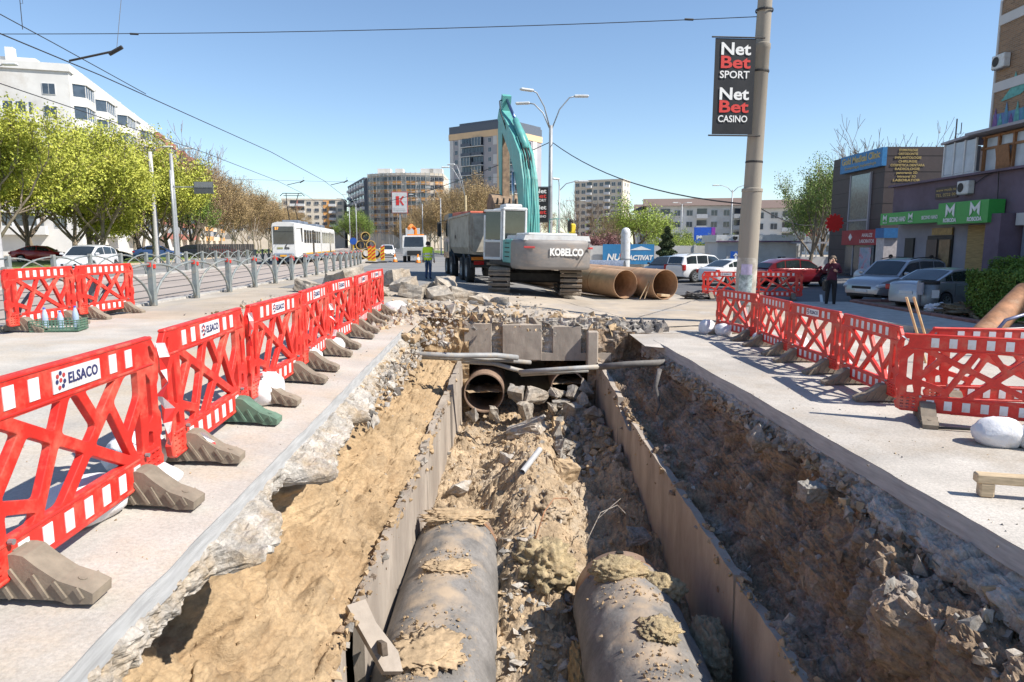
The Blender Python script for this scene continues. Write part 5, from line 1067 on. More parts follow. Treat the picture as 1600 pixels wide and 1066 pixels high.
for s in (-1, 1): mb = MB(); mb.box((s * .85, -1.11, 1.08), (.56, .03, .13)); mb.build('orange_marker', m_orange, tk); mb = MB(); mb.box((s * .80, -1.11, .90), (.45, .04, .15)); mb.build('tail_light', m_tail, tk)

# ================================================================ TRAM
m_tramw = mat('white_tram_paint', (.66, .65, .62), .45, var=.05, scale=2, dirt=((.48, .44, .38), .25, 1.5)); m_tgrey = mat('tram_grey_skirt', (.16, .19, .24), .6, var=.1); m_tor = mat('tram_orange_line', (.68, .33, .03), .5, var=.08)
yt = 53.5; ut = -14.95; tm = thing('tram', 'white articulated tram with pantograph coming along the tracks', 'tram', (ut + float(xc(yt)), yt, gz(-18) + .02), R(8.2))
m_tglass = glass('tram_glass', (.035, .04, .05), .08)
def tram_section(y0, y1, nose):
    st = ([(y0, .86, .0), (y0 + .25, .94, .05), (y0 + 1.0, 1.10, .05), (y0 + 2.0, 1.19, .05)] if nose else [(y0, 1.19, .05)]) + [(y1, 1.19, .05)]
    mb = MB(); 
    for (y, w, _) in st: mb.v += [(-w, y, .55), (-w, y, 2.95), (-w * .92, y, 3.18), (-w * .5, y, 3.28), (w * .5, y, 3.28), (w * .92, y, 3.18), (w, y, 2.95), (w, y, .55)]
    for i in range(len(st) - 1):
        for k in range(8): mb.f.append((i * 8 + k, i * 8 + (k + 1) % 8, (i + 1) * 8 + (k + 1) % 8, (i + 1) * 8 + k)); mb.m.append(0)
    mb.f.append(tuple(range(8))); mb.m.append(0); b = (len(st) - 1) * 8; mb.f.append(tuple(range(b + 7, b - 1, -1))); mb.m.append(0); mb.build('body_shell', m_tramw, tm)
    for s in (-1, 1):
        mb = MB(); mb.box((s * 1.19, (y0 + y1) / 2 + (1 if nose else 0), .50), (.06, (y1 - y0) - (2.1 if nose else 0), .42)); mb.build('skirt', m_tgrey, tm); mb = MB(); mb.box((s * 1.195, (y0 + y1) / 2 + (1 if nose else 0), .80), (.03, (y1 - y0) - (2.2 if nose else .1), .13)); mb.build('orange_line', m_tor, tm)
        y = y0 + (2.3 if nose else .5)
        while y + 1.3 < y1:
            mb = MB(); mb.box((s * 1.195, y + .6, 2.2), (.025, 1.15, 1.05), bev=.008); mb.build('window', m_tglass, tm); y += 1.45
        yy = (y0 + y1) / 2 + 1.2; mb = MB(); mb.box((s * 1.2, yy, 1.75), (.03, .95, 2.1), bev=.008); mb.build('door', m_tglass, tm)
tram_section(0, 12.6, True); tram_section(13.1, 24.5, False); mb = MB(); mb.box((0, 12.85, 1.8), (2.1, .7, 2.5)); mb.build('bellows', m_trim, tm)
mb = MB(); mb.box((0, -.012, 2.25), (1.54, .03, 1.35), bev=.01); ws = mb.build('windscreen', m_tglass, tm); text('route_display', '57', .28, mat('amber_display', (.8, .3, .05), .5, emit=((1, .35, .05), 1.5)), ws, (-.5, -.035, 2.76), (R(90), 0, 0)); mb = MB(); mb.box((0, -.02, 2.52), (1.5, .02, .05)); mb.build('screen_bar', m_trim, ws)
text('fleet_number', '036', .25, m_dark, tm, (.22, -.02, 1.26), (R(90), 0, 0), bold=.01); mb = MB(); mb.box((-.30, -.012, 1.26), (.42, .02, .12)); mb.build('emblem', mat('olive_emblem', (.25, .25, .10), .6), tm); mb = MB(); mb.prism([(.05, 1.42), (.28, 1.62), (.20, 1.44), (.14, 1.36)], -.012, .0); mb.build('bird_emblem', m_dark, tm)
mb = MB(); mb.box((0, -.15, .72), (1.5, .5, .30), bev=.08); mb.build('bumper', m_tgrey, tm); mb = MB(); mb.box((0, -.42, .68), (.5, .04, .14)); mb.build('coupler_flap', m_tor, tm)
for s in (-1, 1): mb = MB(); mb.box((s * .6, -.2, .42), (.34, .3, .22), bev=.03); mb.build('red_buffer', m_tail, tm); mb = MB(); mb.prism([(1.0 + .35, 1.75), (1.0 + 1.5, 1.75), (1.0 + 1.5, 2.85), (1.0 + .15, 2.85)], s * 1.14, s * 1.165, axis='x'); mb.build('cab_window', m_tglass, tm); mb = MB(); mb.tube([(s * .95, .3, 2.8), (s * 1.3, .1, 2.75), (s * 1.32, .1, 2.3)], .03, 6); mb.build('mirror', m_trim, tm)
for k, y in enumerate((2.2, 4.0, 10.2, 15.5, 21.5)):
    for s in (-1, 1): mb = MB(); mb.lathe([(.001, -.06), (.34, -.06), (.34, .06), (.001, .06)], 16, 0, Matrix.Translation((s * .75, y, .34)) @ Matrix.Rotation(R(90), 4, 'Y')); mb.build('wheel', m_dark, tm)
for (y, l) in ((4, 1.6), (7.5, 2.2), (15, 2), (19, 2.6)): mb = MB(); mb.box((0, y, 3.40), (1.3, l, .24), bev=.04); mb.build('roof_box', m_tgrey, tm)
mb = MB(); mb.tube([(-.35, 5.2, 3.4), (-.3, 3.9, 4.6), (-.5, 4.8, 5.75)], .035, 6); mb.tube([(.35, 5.2, 3.4), (.3, 3.9, 4.6), (.5, 4.8, 5.75)], .035, 6); mb.tube([(-.3, 3.9, 4.6), (.3, 3.9, 4.6)], .03, 6); mb.tube([(-1.0, 4.8, 5.55), (-.75, 4.8, 5.78), (.75, 4.8, 5.78), (1.0, 4.8, 5.55)], .035, 6); mb.tube([(-.75, 5.0, 5.6), (.75, 5.0, 5.6)], .03, 6); mb.build('pantograph', m_dark, tm)

# ================================================================ UTILITY TRUCK WITH ORANGE CRANE, far down the road
ut_ = thing('crane_truck', 'white lorry with folded orange crane far down the road', 'truck', (-8.7, 62, gz(-8)), R(184)); 
mb = MB(); mb.prism([(-.1, .6), (1.6, .6), (1.75, 1.3), (1.5, 2.35), (-.1, 2.4)], -1.0, 1.0, axis='x'); mb.build('cab_shell', m_tramw, ut_); mb = MB(); mb.quad((-.85, 1.77, 1.4), (.85, 1.77, 1.4), (.8, 1.55, 2.25), (-.8, 1.55, 2.25)); mb.build('windscreen', m_glass, ut_)
mb = MB(); mb.box((0, 1.72, .85), (1.2, .12, .4), bev=.03); mb.build('grille', m_trim, ut_); mb = MB(); mb.box((0, -2.6, 1.0), (2.1, 4.8, .2)); mb.build('load_bed', m_bed, ut_)
mb = MB(); mb.tube([(0, -.6, 1.1), (0, -.6, 2.8), (.2, -3.5, 3.0), (.4, -.9, 3.3), (.5, .6, 3.0)], .16, 6); mb.build('crane_arm', m_orange, ut_); mb = MB(); mb.box((0, -.6, 2.2), (1.5, .5, .6), bev=.05); mb.build('crane_base', m_orange, ut_)
for y in (.7, -3.8):
    for s in (-1, 1): add_wheel(ut_, s * .9, y, .45, .45, .25, s).rotation_euler = (0, s * R(90), 0)
# ================================================================ BUILDINGS
m_wglass = glass('window_glass', (.05, .065, .085), .12); m_wdark = glass('dark_window_glass', (.03, .04, .055), .1); m_frame = mat('white_window_frame', (.62, .62, .62), .6, var=.05)
m_bwhite = mat('white_render', (.64, .63, .61), .9, var=.06, scale=.3, dirt=((.50, .47, .43), .35, .25)); m_bcream = mat('cream_render', (.62, .55, .45), .9, var=.08, scale=.3, dirt=((.46, .41, .36), .35, .3)); m_bred = mat('red_brick_render', (.36, .14, .11), .9, var=.12, scale=.5); m_borange = mat('orange_render', (.66, .34, .12), .9, var=.1, scale=.5)
m_bgrey = mat('lavender_grey_render', (.36, .345, .37), .9, var=.06, scale=.3); m_bpale = mat('pale_grey_render', (.55, .54, .54), .9, var=.06, scale=.3); m_bpeach = mat('peach_render', (.68, .47, .29), .9, var=.05, scale=.3); m_slabw = mat('balcony_slab', (.58, .58, .58), .8, var=.08); m_scaf = mat('scaffold_mesh', (.34, .36, .35), .9, var=.15, scale=2, alpha=.42); m_steel = mat('galvanised_steel', (.36, .37, .38), .5, metal=.5, var=.1); m_roofb = mat('brown_roof', (.17, .12, .10), .85, var=.15); m_bdk = mat('dark_blue_cladding', (.10, .12, .155), .7, var=.15)
def win_mesh(w, h, g=None, split=2):
    mb = MB(); mb.box((0, -.03, 0), (w, .10, h), 0); 
    for k in range(split): pw = (w - .06 * (split + 1)) / split; mb.box((-w / 2 + .06 + pw / 2 + k * (pw + .06), -.085, 0), (pw, .015, h - .12), 1)
    return mb.mesh('window', [m_frame, g or m_wglass])
WM = {}
def win(parent, x, z, w=1.5, h=1.4, y=0.0, g=None, rz=0.0, split=2):
    k = (w, h, g.name if g else '', split)
    if k not in WM: WM[k] = win_mesh(w, h, g, split)
    return link('window', WM[k], parent, (x, y, z), (0, 0, rz))
PB = {}
def pbox(name, parent, c, d, m, bev=0.0, rot=None):
    k = (name, tuple(round(float(v), 4) for v in d), m.name, bev)
    if k not in PB: mb = MB(); mb.box((0, 0, 0), d, bev=bev); PB[k] = mb.mesh(name, m)
    return link(name, PB[k], parent, c, rot)
def bldg(name, label, loc, rz, cat='building', group=None): return thing(name, label, cat, (loc[0], loc[1], gz(loc[0])), rz, group)

# ---- white blocks behind the left trees (facade along local x, outward -y)
def left_block(label, loc, rz, L, H, wall, accent, bays, seed, D=14):
    b = bldg('apartment_block', label, loc, rz, 'apartment block'); r = random.Random(seed)
    pbox('wall', b, (L / 2, D / 2, H / 2), (L, D, H), wall); pbox('roof_parapet', b, (L / 2, D / 2, H + .5), (L + .5, D + .5, 1.0), wall); pbox('penthouse', b, (L * .45, D / 2, H + 1.9), (L * .5, D * .6, 2.4), wall)
    for k in range(3): pbox('chimney', b, (L * (.2 + .3 * k), D * .3, H + 2.6), (1.2, 1.0, 3.4), wall)
    n = int(H // 3.0)
    for (x0, w, acc) in bays:
        for f in range(1, n):
            z = f * 3.0; mb = MB(); pl = [(x0, 0), (x0 + .9, -1.5), (x0 + w - .9, -1.5), (x0 + w, 0)]; mb.prism(pl, z - .25, z + 1.0, axis='z'); mb.build('balcony', accent if acc else wall, b)
            mb = MB(); mb.prism([(x0 + .2, 0), (x0 + 1.0, -1.35), (x0 + w - 1.0, -1.35), (x0 + w - .2, 0)], z + 1.0, z + 2.72, axis='z'); mb.build('glazing', m_wglass, b)
            for q in range(int(w // 1.1)): pbox('mullion', b, (x0 + 1.0 + q * 1.1, -1.37, z + 1.86), (.12, .08, 1.75), m_frame)
        mb = MB(); mb.prism([(x0, 0), (x0 + .9, -1.55), (x0 + w - .9, -1.55), (x0 + w, 0)], n * 3.0 - .28, n * 3.0 + .9, axis='z'); mb.build('bay_top', accent if acc else wall, b)
    xs = [x for x in np.arange(1.5, L - 1, 3.2) if not any(x0 - .9 < x < x0 + w + .9 for x0, w, _ in bays)]
    for x in xs:
        for f in range(1, n): win(b, float(x), f * 3.0 + 1.6, 1.3, 1.5)
    for f in range(1, n): win(b, 0, f * 3.0 + 1.6, 1.6, 1.5, y=2.5, rz=R(-90))
    if seed == 1:
        for f in range(1, n):
            if f in (n - 1,): continue
            pbox('end_glazing', b, (-.55, 9.5, f * 3.0 + 1.8), (.5, 10.0, 1.6), m_wglass); pbox('end_balcony', b, (-.65, 9.5, f * 3.0 + .45), (1.2, 10.8, 1.2), wall)
            for q in range(7): pbox('mullion', b, (-.82, 5.0 + q * 1.5, f * 3.0 + 1.8), (.1, .35, 1.7), m_frame)
    return b
def row_pt(s): return (-61.0 - .285 * s, 98 + .958 * s)
left_block('white apartment block with rounded balcony bays above the left trees, nearest', row_pt(0), R(106.6), 36, 25.0, m_bwhite, m_bwhite, [(1.2, 6, 0), (12, 7, 0), (25, 8, 0)], 1, 30)
left_block('white apartment block with dull red balcony bays, second from the left edge', row_pt(37), R(106.6), 40, 25, m_bwhite, m_bred, [(5, 7, 0), (14, 9, 1), (29, 7, 1)], 2)
left_block('cream apartment block with red bays, third along the left street side', row_pt(78), R(106.6), 42, 24.5, m_bcream, m_bred, [(3, 8, 1), (16, 8, 1), (29, 8, 0)], 3)
left_block('far cream apartment block closing the left row of houses', row_pt(121), R(106.6), 50, 24, m_bcream, m_borange, [(4, 8, 1), (20, 8, 0), (36, 8, 1)], 4)
# ---- blocks behind the tram
def slab_block(label, loc, rz, L, H, D, wall, cols, floors, f0=0, wsz=(1.5, 1.3), strips=None, balc=(), name='apartment_block', group=None, side=True, g=None):
    b = bldg(name, label, loc, rz, 'apartment block', group); pbox('wall', b, (0, D / 2, H / 2), (L, D, H), wall); pbox('parapet', b, (0, D / 2, H + .3), (L + .3, D + .3, .6), wall); fh = H / floors
    if strips:
        for (x, w, m) in strips: pbox('colour_strip', b, (x, -.06, H / 2), (w, .14, H - .4), m)
    for c in range(cols):
        x = -L / 2 + (c + .5) * L / cols
        for f in range(f0, floors):
            z = f * fh + fh * .55
            if c in balc: pbox('balcony', b, (x, -.65, z - fh * .30), (L / cols * .9, 1.3, fh * .36), m_slabw); pbox('balcony_glass', b, (x, -.05, z + fh * .14), (L / cols * .8, .2, fh * .46), m_wdark)
            else: win(b, x, z, *wsz, y=-.06 if not strips else -.14, g=g)
    if side:
        for sx in (-1, 1):
            for k in range(2):
                for f in range(f0, floors): win(b, sx * L / 2, f * fh + fh * .55, 1.2, 1.2, y=D * (.3 + .4 * k), rz=R(90) * sx, g=g)
    return b
slab_block('pale apartment block with orange strips behind the tram', (-86, 300), R(8), 26, 20.5, 14, m_bcream, 8, 7, 2, (1.8, 1.4), [(-6, 3, m_bred), (6, 3.4, m_borange)], (1, 2, 6))
slab_block('low cream block left of the tram roof behind the brown trees', (-112, 290), R(10), 24, 19, 14, m_bcream, 8, 6, 2, (1.8, 1.4), None, (2, 5))
# ---- dark balconied block and curved block under scaffolding
slab_block('blue grey apartment block receding beside the scaffolded curved one', (-66.5, 296), R(-69), 46, 27, 14, m_bdk, 12, 9, 2, (1.6, 1.5), None, (1, 3, 5, 7, 9, 11), side=False)
cv = bldg('curved_apartment_block', 'long curved apartment block with orange parapets behind scaffolding', (-41.5, 262), 0, 'apartment block'); H = 27.5; Rc = 42; NA = 18
ang = [R(-142 + (142 - 52) * k / NA) for k in range(NA + 1)]; PT = [(Rc * math.cos(a) * .50 + 2.0, Rc * math.sin(a) * .38 + 20) for a in ang]
mb = MB(); mb.prism(PT + [(PT[-1][0], 30), (PT[0][0], 30)], 0, H, axis='z'); mb.build('wall', m_bcream, cv)
mb = MB(); mb.prism([(x * 1.015, y - .35) for x, y in PT] + [(PT[-1][0], 30), (PT[0][0], 30)], H, H + 1.0, axis='z'); mb.build('roof_parapet', m_bcream, cv)
for (x, w) in ((-9, 5), (-3, 3), (8, 5), (11.5, 5)): pbox('roof_hut', cv, (x, 16, H + 2.2), (w, 5, 2.8), m_bwhite)
for k in range(NA):
    (x0, y0), (x1, y1) = PT[k], PT[k + 1]; mx, my = (x0 + x1) / 2, (y0 + y1) / 2; Ls = math.hypot(x1 - x0, y1 - y0); a = math.atan2(y1 - y0, x1 - x0); plain = k % 6 in (0, 3)
    for f in range(2, 9):
        z = f * 3.05
        if not plain: o = pbox('orange_parapet', cv, (0, 0, 0), (Ls * .98, .5, 1.15), m_borange); o.location = (mx, my - .2, z + .35); o.rotation_euler = (0, 0, a)
        w_ = win(cv, mx, z + 1.95, 2.2 if not plain else 1.3, 1.5, y=my - .18, g=m_wdark); w_.rotation_euler = (0, 0, a)
for k in range(0, NA + 1):
    x, y = PT[k]; mb = MB(); mb.tube([(x, y - 1.4, 0), (x, y - 1.4, H + 1.2)], .09, 4); mb.build('scaffold_pole', m_steel, cv)
for f in range(2, 10): mb = MB(); mb.tube([(x, y - 1.4, f * 3.05) for x, y in PT], .10, 4); mb.build('scaffold_deck', m_steel, cv)
for k in (1, 4, 9, 14): (x0, y0), (x1, y1) = PT[k], PT[k + 1]; mb = MB(); mb.quad((x0, y0 - 1.5, 3), (x1, y1 - 1.5, 3), (x1, y1 - 1.5, H + 1), (x0, y0 - 1.5, H + 1)); mb.build('scaffold_net', m_scaf, cv)
# ---- tower block: near corner towards the road
tw = bldg('tower_block', 'tall grey tower block with peach corner strips behind the excavator', (-3.0, 226), R(-36), 'tower'); Lw, Dw, H = 22.5, 22.5, 38.6; NF = 12; fh = 3.08
# local: near corner at origin, face A along -x (outward -y), face B along +y (outward +x)
pbox('wall', tw, (-Lw / 2, Dw / 2, H / 2), (Lw, Dw, H), m_bgrey); pbox('peach_crown', tw, (-Lw / 2, Dw / 2, H - 1.0), (Lw + .5, Dw + .5, 2.0), m_bpeach); pbox('glass_terrace', tw, (-Lw / 2, Dw / 2, H + 1.2), (Lw + .2, Dw + .2, 2.4), m_bdk); pbox('terrace_roof', tw, (-Lw / 2 + 2, Dw / 2, H + 2.8), (Lw - 4, Dw - 1, .8), m_bdk)
pbox('corner_strip', tw, (-.9, -.1, H / 2), (2.2, .5, H - 2), m_bpeach); pbox('corner_strip', tw, (.1, .9, H / 2), (.5, 2.2, H - 2), m_bpeach)
for x in (-21.5, -17.6): pbox('pale_strip', tw, (x, -.08, H / 2 - 1), (1.6, .3, H - 2.2), m_bpale)
for x in (-3.0,): 
    for f in range(NF): 
        if f % 2: pbox('pale_panel', tw, (x, -.06, f * fh + 1.5), (1.6, .2, fh), m_bpale)
for f in range(1, NF):
    z = f * fh
    for x in (-19.5, -5.2): win(tw, x, z + 1.6, 1.3, 1.5, y=-.02, g=m_wdark)
    pbox('dark_bay', tw, (-12.4, -.10, z + 1.5), (9.0, .3, fh - .35), m_wdark)
    for k, x in enumerate((-14.7, -10.1)):
        if (f + k) % 3: pbox('balcony_parapet', tw, (x, -1.1, z + .55), (4.2, .08, 1.0), m_bdk)
        else: pbox('balcony_glazing', tw, (x, -1.0, z + 1.45), (4.2, .08, 2.6), m_wglass)
        for q in range(4): pbox('glazing_bar', tw, (x - 1.9 + q * 1.27, -1.16, z + 1.45), (.10, .06, 2.5), m_slabw if (f + k) % 3 == 0 else m_bdk)
    pbox('balcony_slab', tw, (-12.4, -.6, z - .08), (9.4, 1.3, .22), m_slabw)
    pbox('dark_bay', tw, (.10, 8.0, z + 1.5), (.3, 8.5, fh - .35), m_wdark); pbox('balcony_slab', tw, (.6, 8.0, z - .08), (1.3, 9.0, .22), m_slabw); pbox('balcony_parapet', tw, (1.15, 8.0, z + .55), (.08, 8.8, 1.0), m_bdk if f % 2 else m_wglass)
    win(tw, 0, z + 1.6, 1.3, 1.5, y=15.5, rz=R(90), g=m_wdark); pbox('pale_panel', tw, (.06, 18.3, z + 1.5), (.2, 2.6, fh - .1), m_bpale)
    pbox('rear_balcony', tw, (-Lw - .7, 6, z + .5), (1.4, 4, 1.1), m_bdk)
# ---- blocks to the right of the excavator
slab_block('cream ten storey block with cluttered balconies right of the lamp pole', (29.5, 238), R(-24), 17, 23.5, 9.5, m_bcream, 8, 10, 1, (1.4, 1.3), None, (2, 5))
slab_block('narrow white block beside the cream one', (45, 215), R(-20), 14, 13.5, 10, m_bwhite, 5, 4, 0, (1.4, 1.3))
def low_block(label, loc, rz, L, H, cols, balc):
    b = slab_block(label, loc, rz, L, H, 11, m_bwhite, cols, 4, 0, (1.5, 1.4), None, balc); mb = MB(); mb.prism([(-1.2, H + .5), (5.5, H + 2.6), (12.2, H + .5)], -L / 2 - 1, L / 2 + 1, axis='x'); mb.build('roof', m_roofb, b); return b
low_block('white four storey block with brown hipped roof behind the blue banners', (46, 168), R(-10), 26, 11.0, 9, (1, 4, 7)); low_block('white block with brown roof right of the concrete pole', (66, 150), R(-16), 26, 9.6, 9, (2, 6)); low_block('low white block with many windows behind the right tree', (86, 140), R(-20), 26, 9.0, 10, ())
low_block('white block end seen left of the hipped roof', (36, 176), R(-10), 8, 10.0, 3, (1,))

# ---- perimeter wall, kiosk, banners and tank across the car park
pw = thing('perimeter_wall', 'long low whitewashed wall behind the parked cars', 'wall', (14, 66, gz(14))); m_wall = mat('whitewashed_wall', (.56, .55, .53), .9, var=.1, scale=.7, dirt=((.42, .40, .36), .4, .6))
for k in range(9): pbox('wall_panel', pw, (-9 + k * 2.5 + 1.25, 0, 1.08), (2.46, .16, 2.15), m_wall)
for k in range(10): pbox('pier', pw, (-9 + k * 2.5, -.03, 1.12), (.22, .28, 2.26), m_wall)
bl = thing('mural_panel', 'blue painted panel with white slanted lettering on the low wall', 'panel', (8.9, 65.6, gz(9))); m_mblue = mat('mural_blue', (.03, .20, .42), .7, var=.1, scale=1); pbox('board', bl, (2.2, 0, 1.35), (4.9, .06, 1.9), m_mblue)
text('lettering', 'NU', .85, m_txtw, bl, (.75, -.05, 1.05), (R(90), 0, 0), shear=.2, bold=.03); text('lettering', 'ACTIVAT', .62, m_txtw, bl, (3.35, -.05, 1.0), (R(90), 0, 0), shear=.2, bold=.03, width=2.4); mb = MB(); mb.lathe([(.001, .02), (.36, .02), (.36, 0)], 20, 0, Matrix.Translation((1.75, -.06, 1.25)) @ Matrix.Rotation(R(90), 4, 'X')); mb.build('red_disc', m_logo_r, bl)
mb = MB(); mb.prism([(2.3, 1.75), (3.4, 2.1), (4.4, 1.75)], -.05, -.03); mb.build('roof_motif', m_txtw, bl)
tn = thing('gas_tank', 'white upright cylindrical tank before the blue mural', 'tank', (10.3, 62.5, gz(10))); mb = MB(); mb.lathe([(.42, 0), (.42, 3.3), (.36, 3.6), (.2, 3.75), (.001, 3.8)], 24); mb.build('vessel', m_mwhite, tn, smooth=True); mb = MB(); mb.lathe([(.44, .9), (.44, 1.0)], 24); mb.build('band', m_steel, tn)
ks = bldg('kiosk', 'low white kiosk building with flat fascia behind the concrete pole', (21.7, 61, 0), 0, 'kiosk'); pbox('wall', ks, (0, 2, 1.35), (7.0, 4, 2.7), m_bwhite); pbox('fascia', ks, (0, 1.9, 2.78), (7.5, 4.6, .62), m_mwhite); pbox('dark_line', ks, (0, -.42, 2.52), (7.5, .04, .10), mat('purple_line', (.12, .05, .12), .6)); pbox('door', ks, (-2.2, -.03, 1.1), (1.0, .08, 2.1), m_bpale); win(ks, 2.2, .9, .8, .7, y=-.02); mb = MB(); mb.prism([(-2.3, 2.95), (-1.9, 2.95), (-1.9, 2.75), (-2.1, 2.6), (-2.3, 2.75)], -.45, -.42); mb.build('shield_emblem', m_trim, ks)
for (px_, y, z, w, h, m, lb, tx) in ((16.6, 74, 2.1, 1.75, 1.6, 'b', 'blue and purple shop banner with white lettering above the low wall', 'pepco'), (19.2, 72, 2.15, 1.5, .75, 'b', 'small blue banner right of the lettered banner', ''), (25.6, 68, 2.8, 1.0, .7, 'r', 'small dark red board above the kiosk roof', '')):
    t = thing('banner', lb, 'banner', (px_ + 4, y, gz(20))); pbox('board', t, (0, 0, z + h / 2 + .3), (w * 1.25, .08, h * 1.1), mat('banner_blue', (.02, .10, .52), .5) if m == 'b' else mat('banner_red', (.28, .03, .05), .5)); pbox('post', t, (-w * .5, .08, z / 2), (.1, .1, z + .4), m_steel); pbox('post', t, (w * .5, .08, z / 2), (.1, .1, z + .4), m_steel)
    if tx: text('lettering', tx, .6, m_txtw, t, (-.1, -.06, z + h / 2 + .2), (R(90), 0, 0), bold=.02); pbox('purple_end', t, (w * .55, -.045, z + h / 2 + .3), (.4, .02, h * 1.08), mat('banner_purple', (.28, .04, .35), .5))
    elif m == 'b': mb = MB(); mb.prism([(-.5, z + .3), (-.1, z + .5), (-.5, z + .7), (-.38, z + .5)], -.07, -.05); mb.build('arrow', m_txtw, t)
sg = thing('parking_sign', 'small blue square sign with white arrow before the kiosk', 'sign', (16.9, 52, gz(17))); pbox('post', sg, (0, 0, .9), (.06, .06, 1.8), m_steel); pbox('board', sg, (0, -.05, 1.35), (.8, .03, .8), mat('sign_blue', (.02, .10, .42), .4)); pbox('arrow_shaft', sg, (0, -.075, 1.25), (.14, .02, .4), m_txtw); mb = MB(); mb.prism([(-.2, 1.40), (.2, 1.40), (0, 1.65)], -.085, -.065); mb.build('arrow_head', m_txtw, sg)
cn = thing('market_canopy', 'grey low market canopy with coloured goods right of the kiosk', 'canopy', (27, 60, gz(27))); pbox('roof', cn, (0, 0, 2.4), (5, 3, .15), m_bgrey); pbox('counter', cn, (0, -1, .6), (4.8, .8, 1.2), m_bpale); pbox('goods', cn, (.9, -1.35, 1.35), (1.6, .5, .5), m_borange, bev=.1); pbox('goods', cn, (2.0, -1.35, 1.3), (.8, .5, .4), m_logo_r, bev=.1)
for s in (-2.3, 2.3): pbox('post', cn, (s, -1.2, 1.2), (.1, .1, 2.4), m_steel)
for (xa, ya, xb_, yb_, r, lb) in ((17.5, 33.4, 20.4, 40.0, .42, 'foil wrapped pipe lying behind the silver off-road car'), (8.2, 50, 3.0, 52, .55, 'foil wrapped pipe lying beyond the steel pipes')):
    steel_pipe(lb, (xa, ya, gz(xa) + r + .02), (xb_, yb_, gz(xb_) + r + .02), r, mat('crinkled_foil', (.55, .57, .60), .35, metal=.7, var=.2, scale=8, bump=.03, bscale=9), weld=False, name='foil_pipe')
# ---- clinic: brown cladding, blue sign, gilt lettering
m_brown = mat('dark_brown_cladding', (.058, .042, .042), .55, var=.12, scale=1.5); m_gilt = mat('gilt_lettering', (.48, .36, .14), .45, metal=.3, var=.1); m_joint = mat('cladding_joint', (.02, .017, .017), .8)
cl = bldg('clinic_building', 'dark brown two storey clinic with blue roof sign and gilt lettering', (24, 45), 0); Hc = 8.45
pbox('wall', cl, (4.5, 3.6, Hc / 2), (9, 7.2, Hc), m_brown)
for k in range(8): pbox('joint', cl, (4.5, -.006, .9 + k * 1.0), (9.0, .012, .02), m_joint); pbox('joint', cl, (-.006, 3.6, .9 + k * 1.0), (.012, 7.2, .02), m_joint)
pbox('blue_sign', cl, (-.20, 2.6, Hc - .62), (.30, 5.6, 1.15), mat('clinic_blue', (.03, .19, .42), .5)); text('sign_lettering', 'Gold Medical Clinic', .62, m_gilt, cl, (-.362, 2.6, Hc - .45), (R(90), 0, R(-90)), width=5.1, bold=.02); text('sign_lettering', 'Stomatologie Implantologie', .3, m_gilt, cl, (-.362, 2.6, Hc - .92), (R(90), 0, R(-90)), width=4.2)
pbox('glass_strip', cl, (-.04, 2.9, 4.9), (.10, 2.6, 4.2), mat('tall_glass', (.16, .20, .20), .1, var=.2, spec=.8)); pbox('glass_frame', cl, (-.06, 1.55, 4.9), (.14, .12, 4.3), m_bgrey); pbox('glass_frame', cl, (-.06, 4.25, 4.9), (.14, .12, 4.3), m_bgrey); pbox('glass_frame', cl, (-.07, 2.9, 3.9), (.14, 2.7, .12), m_bgrey)
pbox('red_sign', cl, (-.22, 1.9, 2.72), (.34, 5.0, 1.0), mat('clinic_red', (.34, .02, .03), .5)); text('sign_lettering', 'ANALIZE', .34, m_txtw, cl, (-.40, .9, 2.86), (R(90), 0, R(-90))); text('sign_lettering', 'LABORATOR', .34, m_txtw, cl, (-.40, .9, 2.46), (R(90), 0, R(-90)), width=1.9); mb = MB(); mb.prism([(3.4, 2.75), (3.15, 3.0), (2.9, 2.75), (3.15, 2.5)], -.41, -.39, axis='x'); mb.build('diamond_emblem', m_txtw, cl)
pbox('shop_window', cl, (-.05, 2.4, 1.15), (.12, 3.9, 2.1), m_wdark); pbox('poster', cl, (-.13, 1.5, 1.2), (.02, 1.5, 1.7), mat('dotted_poster', (.40, .50, .62), .6, var=.3, scale=2.5, dirt=((.55, .05, .07), .45, 2.4))); pbox('door_frame', cl, (-.12, 3.2, 1.15), (.06, .1, 2.1), m_bgrey)
for k, s in enumerate(('STOMATOLOGIE', 'ORTODONTIE', 'IMPLANTOLOGIE', 'CHIRURGIE', 'COSMETICA DENTARA', 'RADIOLOGIE', 'panoramic 2D', 'intraoral 3D', 'LABORATOR')): text('gilt_line', s, .21, m_gilt, cl, (1.40, -.03, Hc - .22 - k * .235), (R(90), 0, 0), width=(1.2, 1.25, 1.7, 1.2, 2.2, 1.6, 1.35, 1.2, 1.75)[k], bold=.006)
pbox('white_box', cl, (-.7, -2.2, 1.3), (.9, .9, 2.7), mat('pink_white_panel', (.50, .46, .46), .7)); pbox('blue_light_box', cl, (-.75, -2.3, 2.95), (1.05, 1.0, .6), mat('blue_panel', (.02, .13, .33), .5))
rs = thing('round_red_sign', 'round red scalloped sign on a bracket beside the clinic', 'sign', (22.6, 48.5, gz(22))); mb = MB(); mb.lathe([(.001, .06), (.52, .06), (.52, -.06), (.001, -.06)], 18, 0, Matrix.Translation((0, 0, 3.75)) @ Matrix.Rotation(R(90), 4, 'X')); mb.build('disc', m_refl_r, rs)
for k in range(12): a = 2 * math.pi * k / 12; pbox('petal', rs, (.55 * math.cos(a), 0, 3.75 + .55 * math.sin(a)), (.2, .1, .2), m_refl_r, bev=.04)
pbox('bracket', rs, (.95, 0, 3.75), (.9, .06, .06), m_steel)
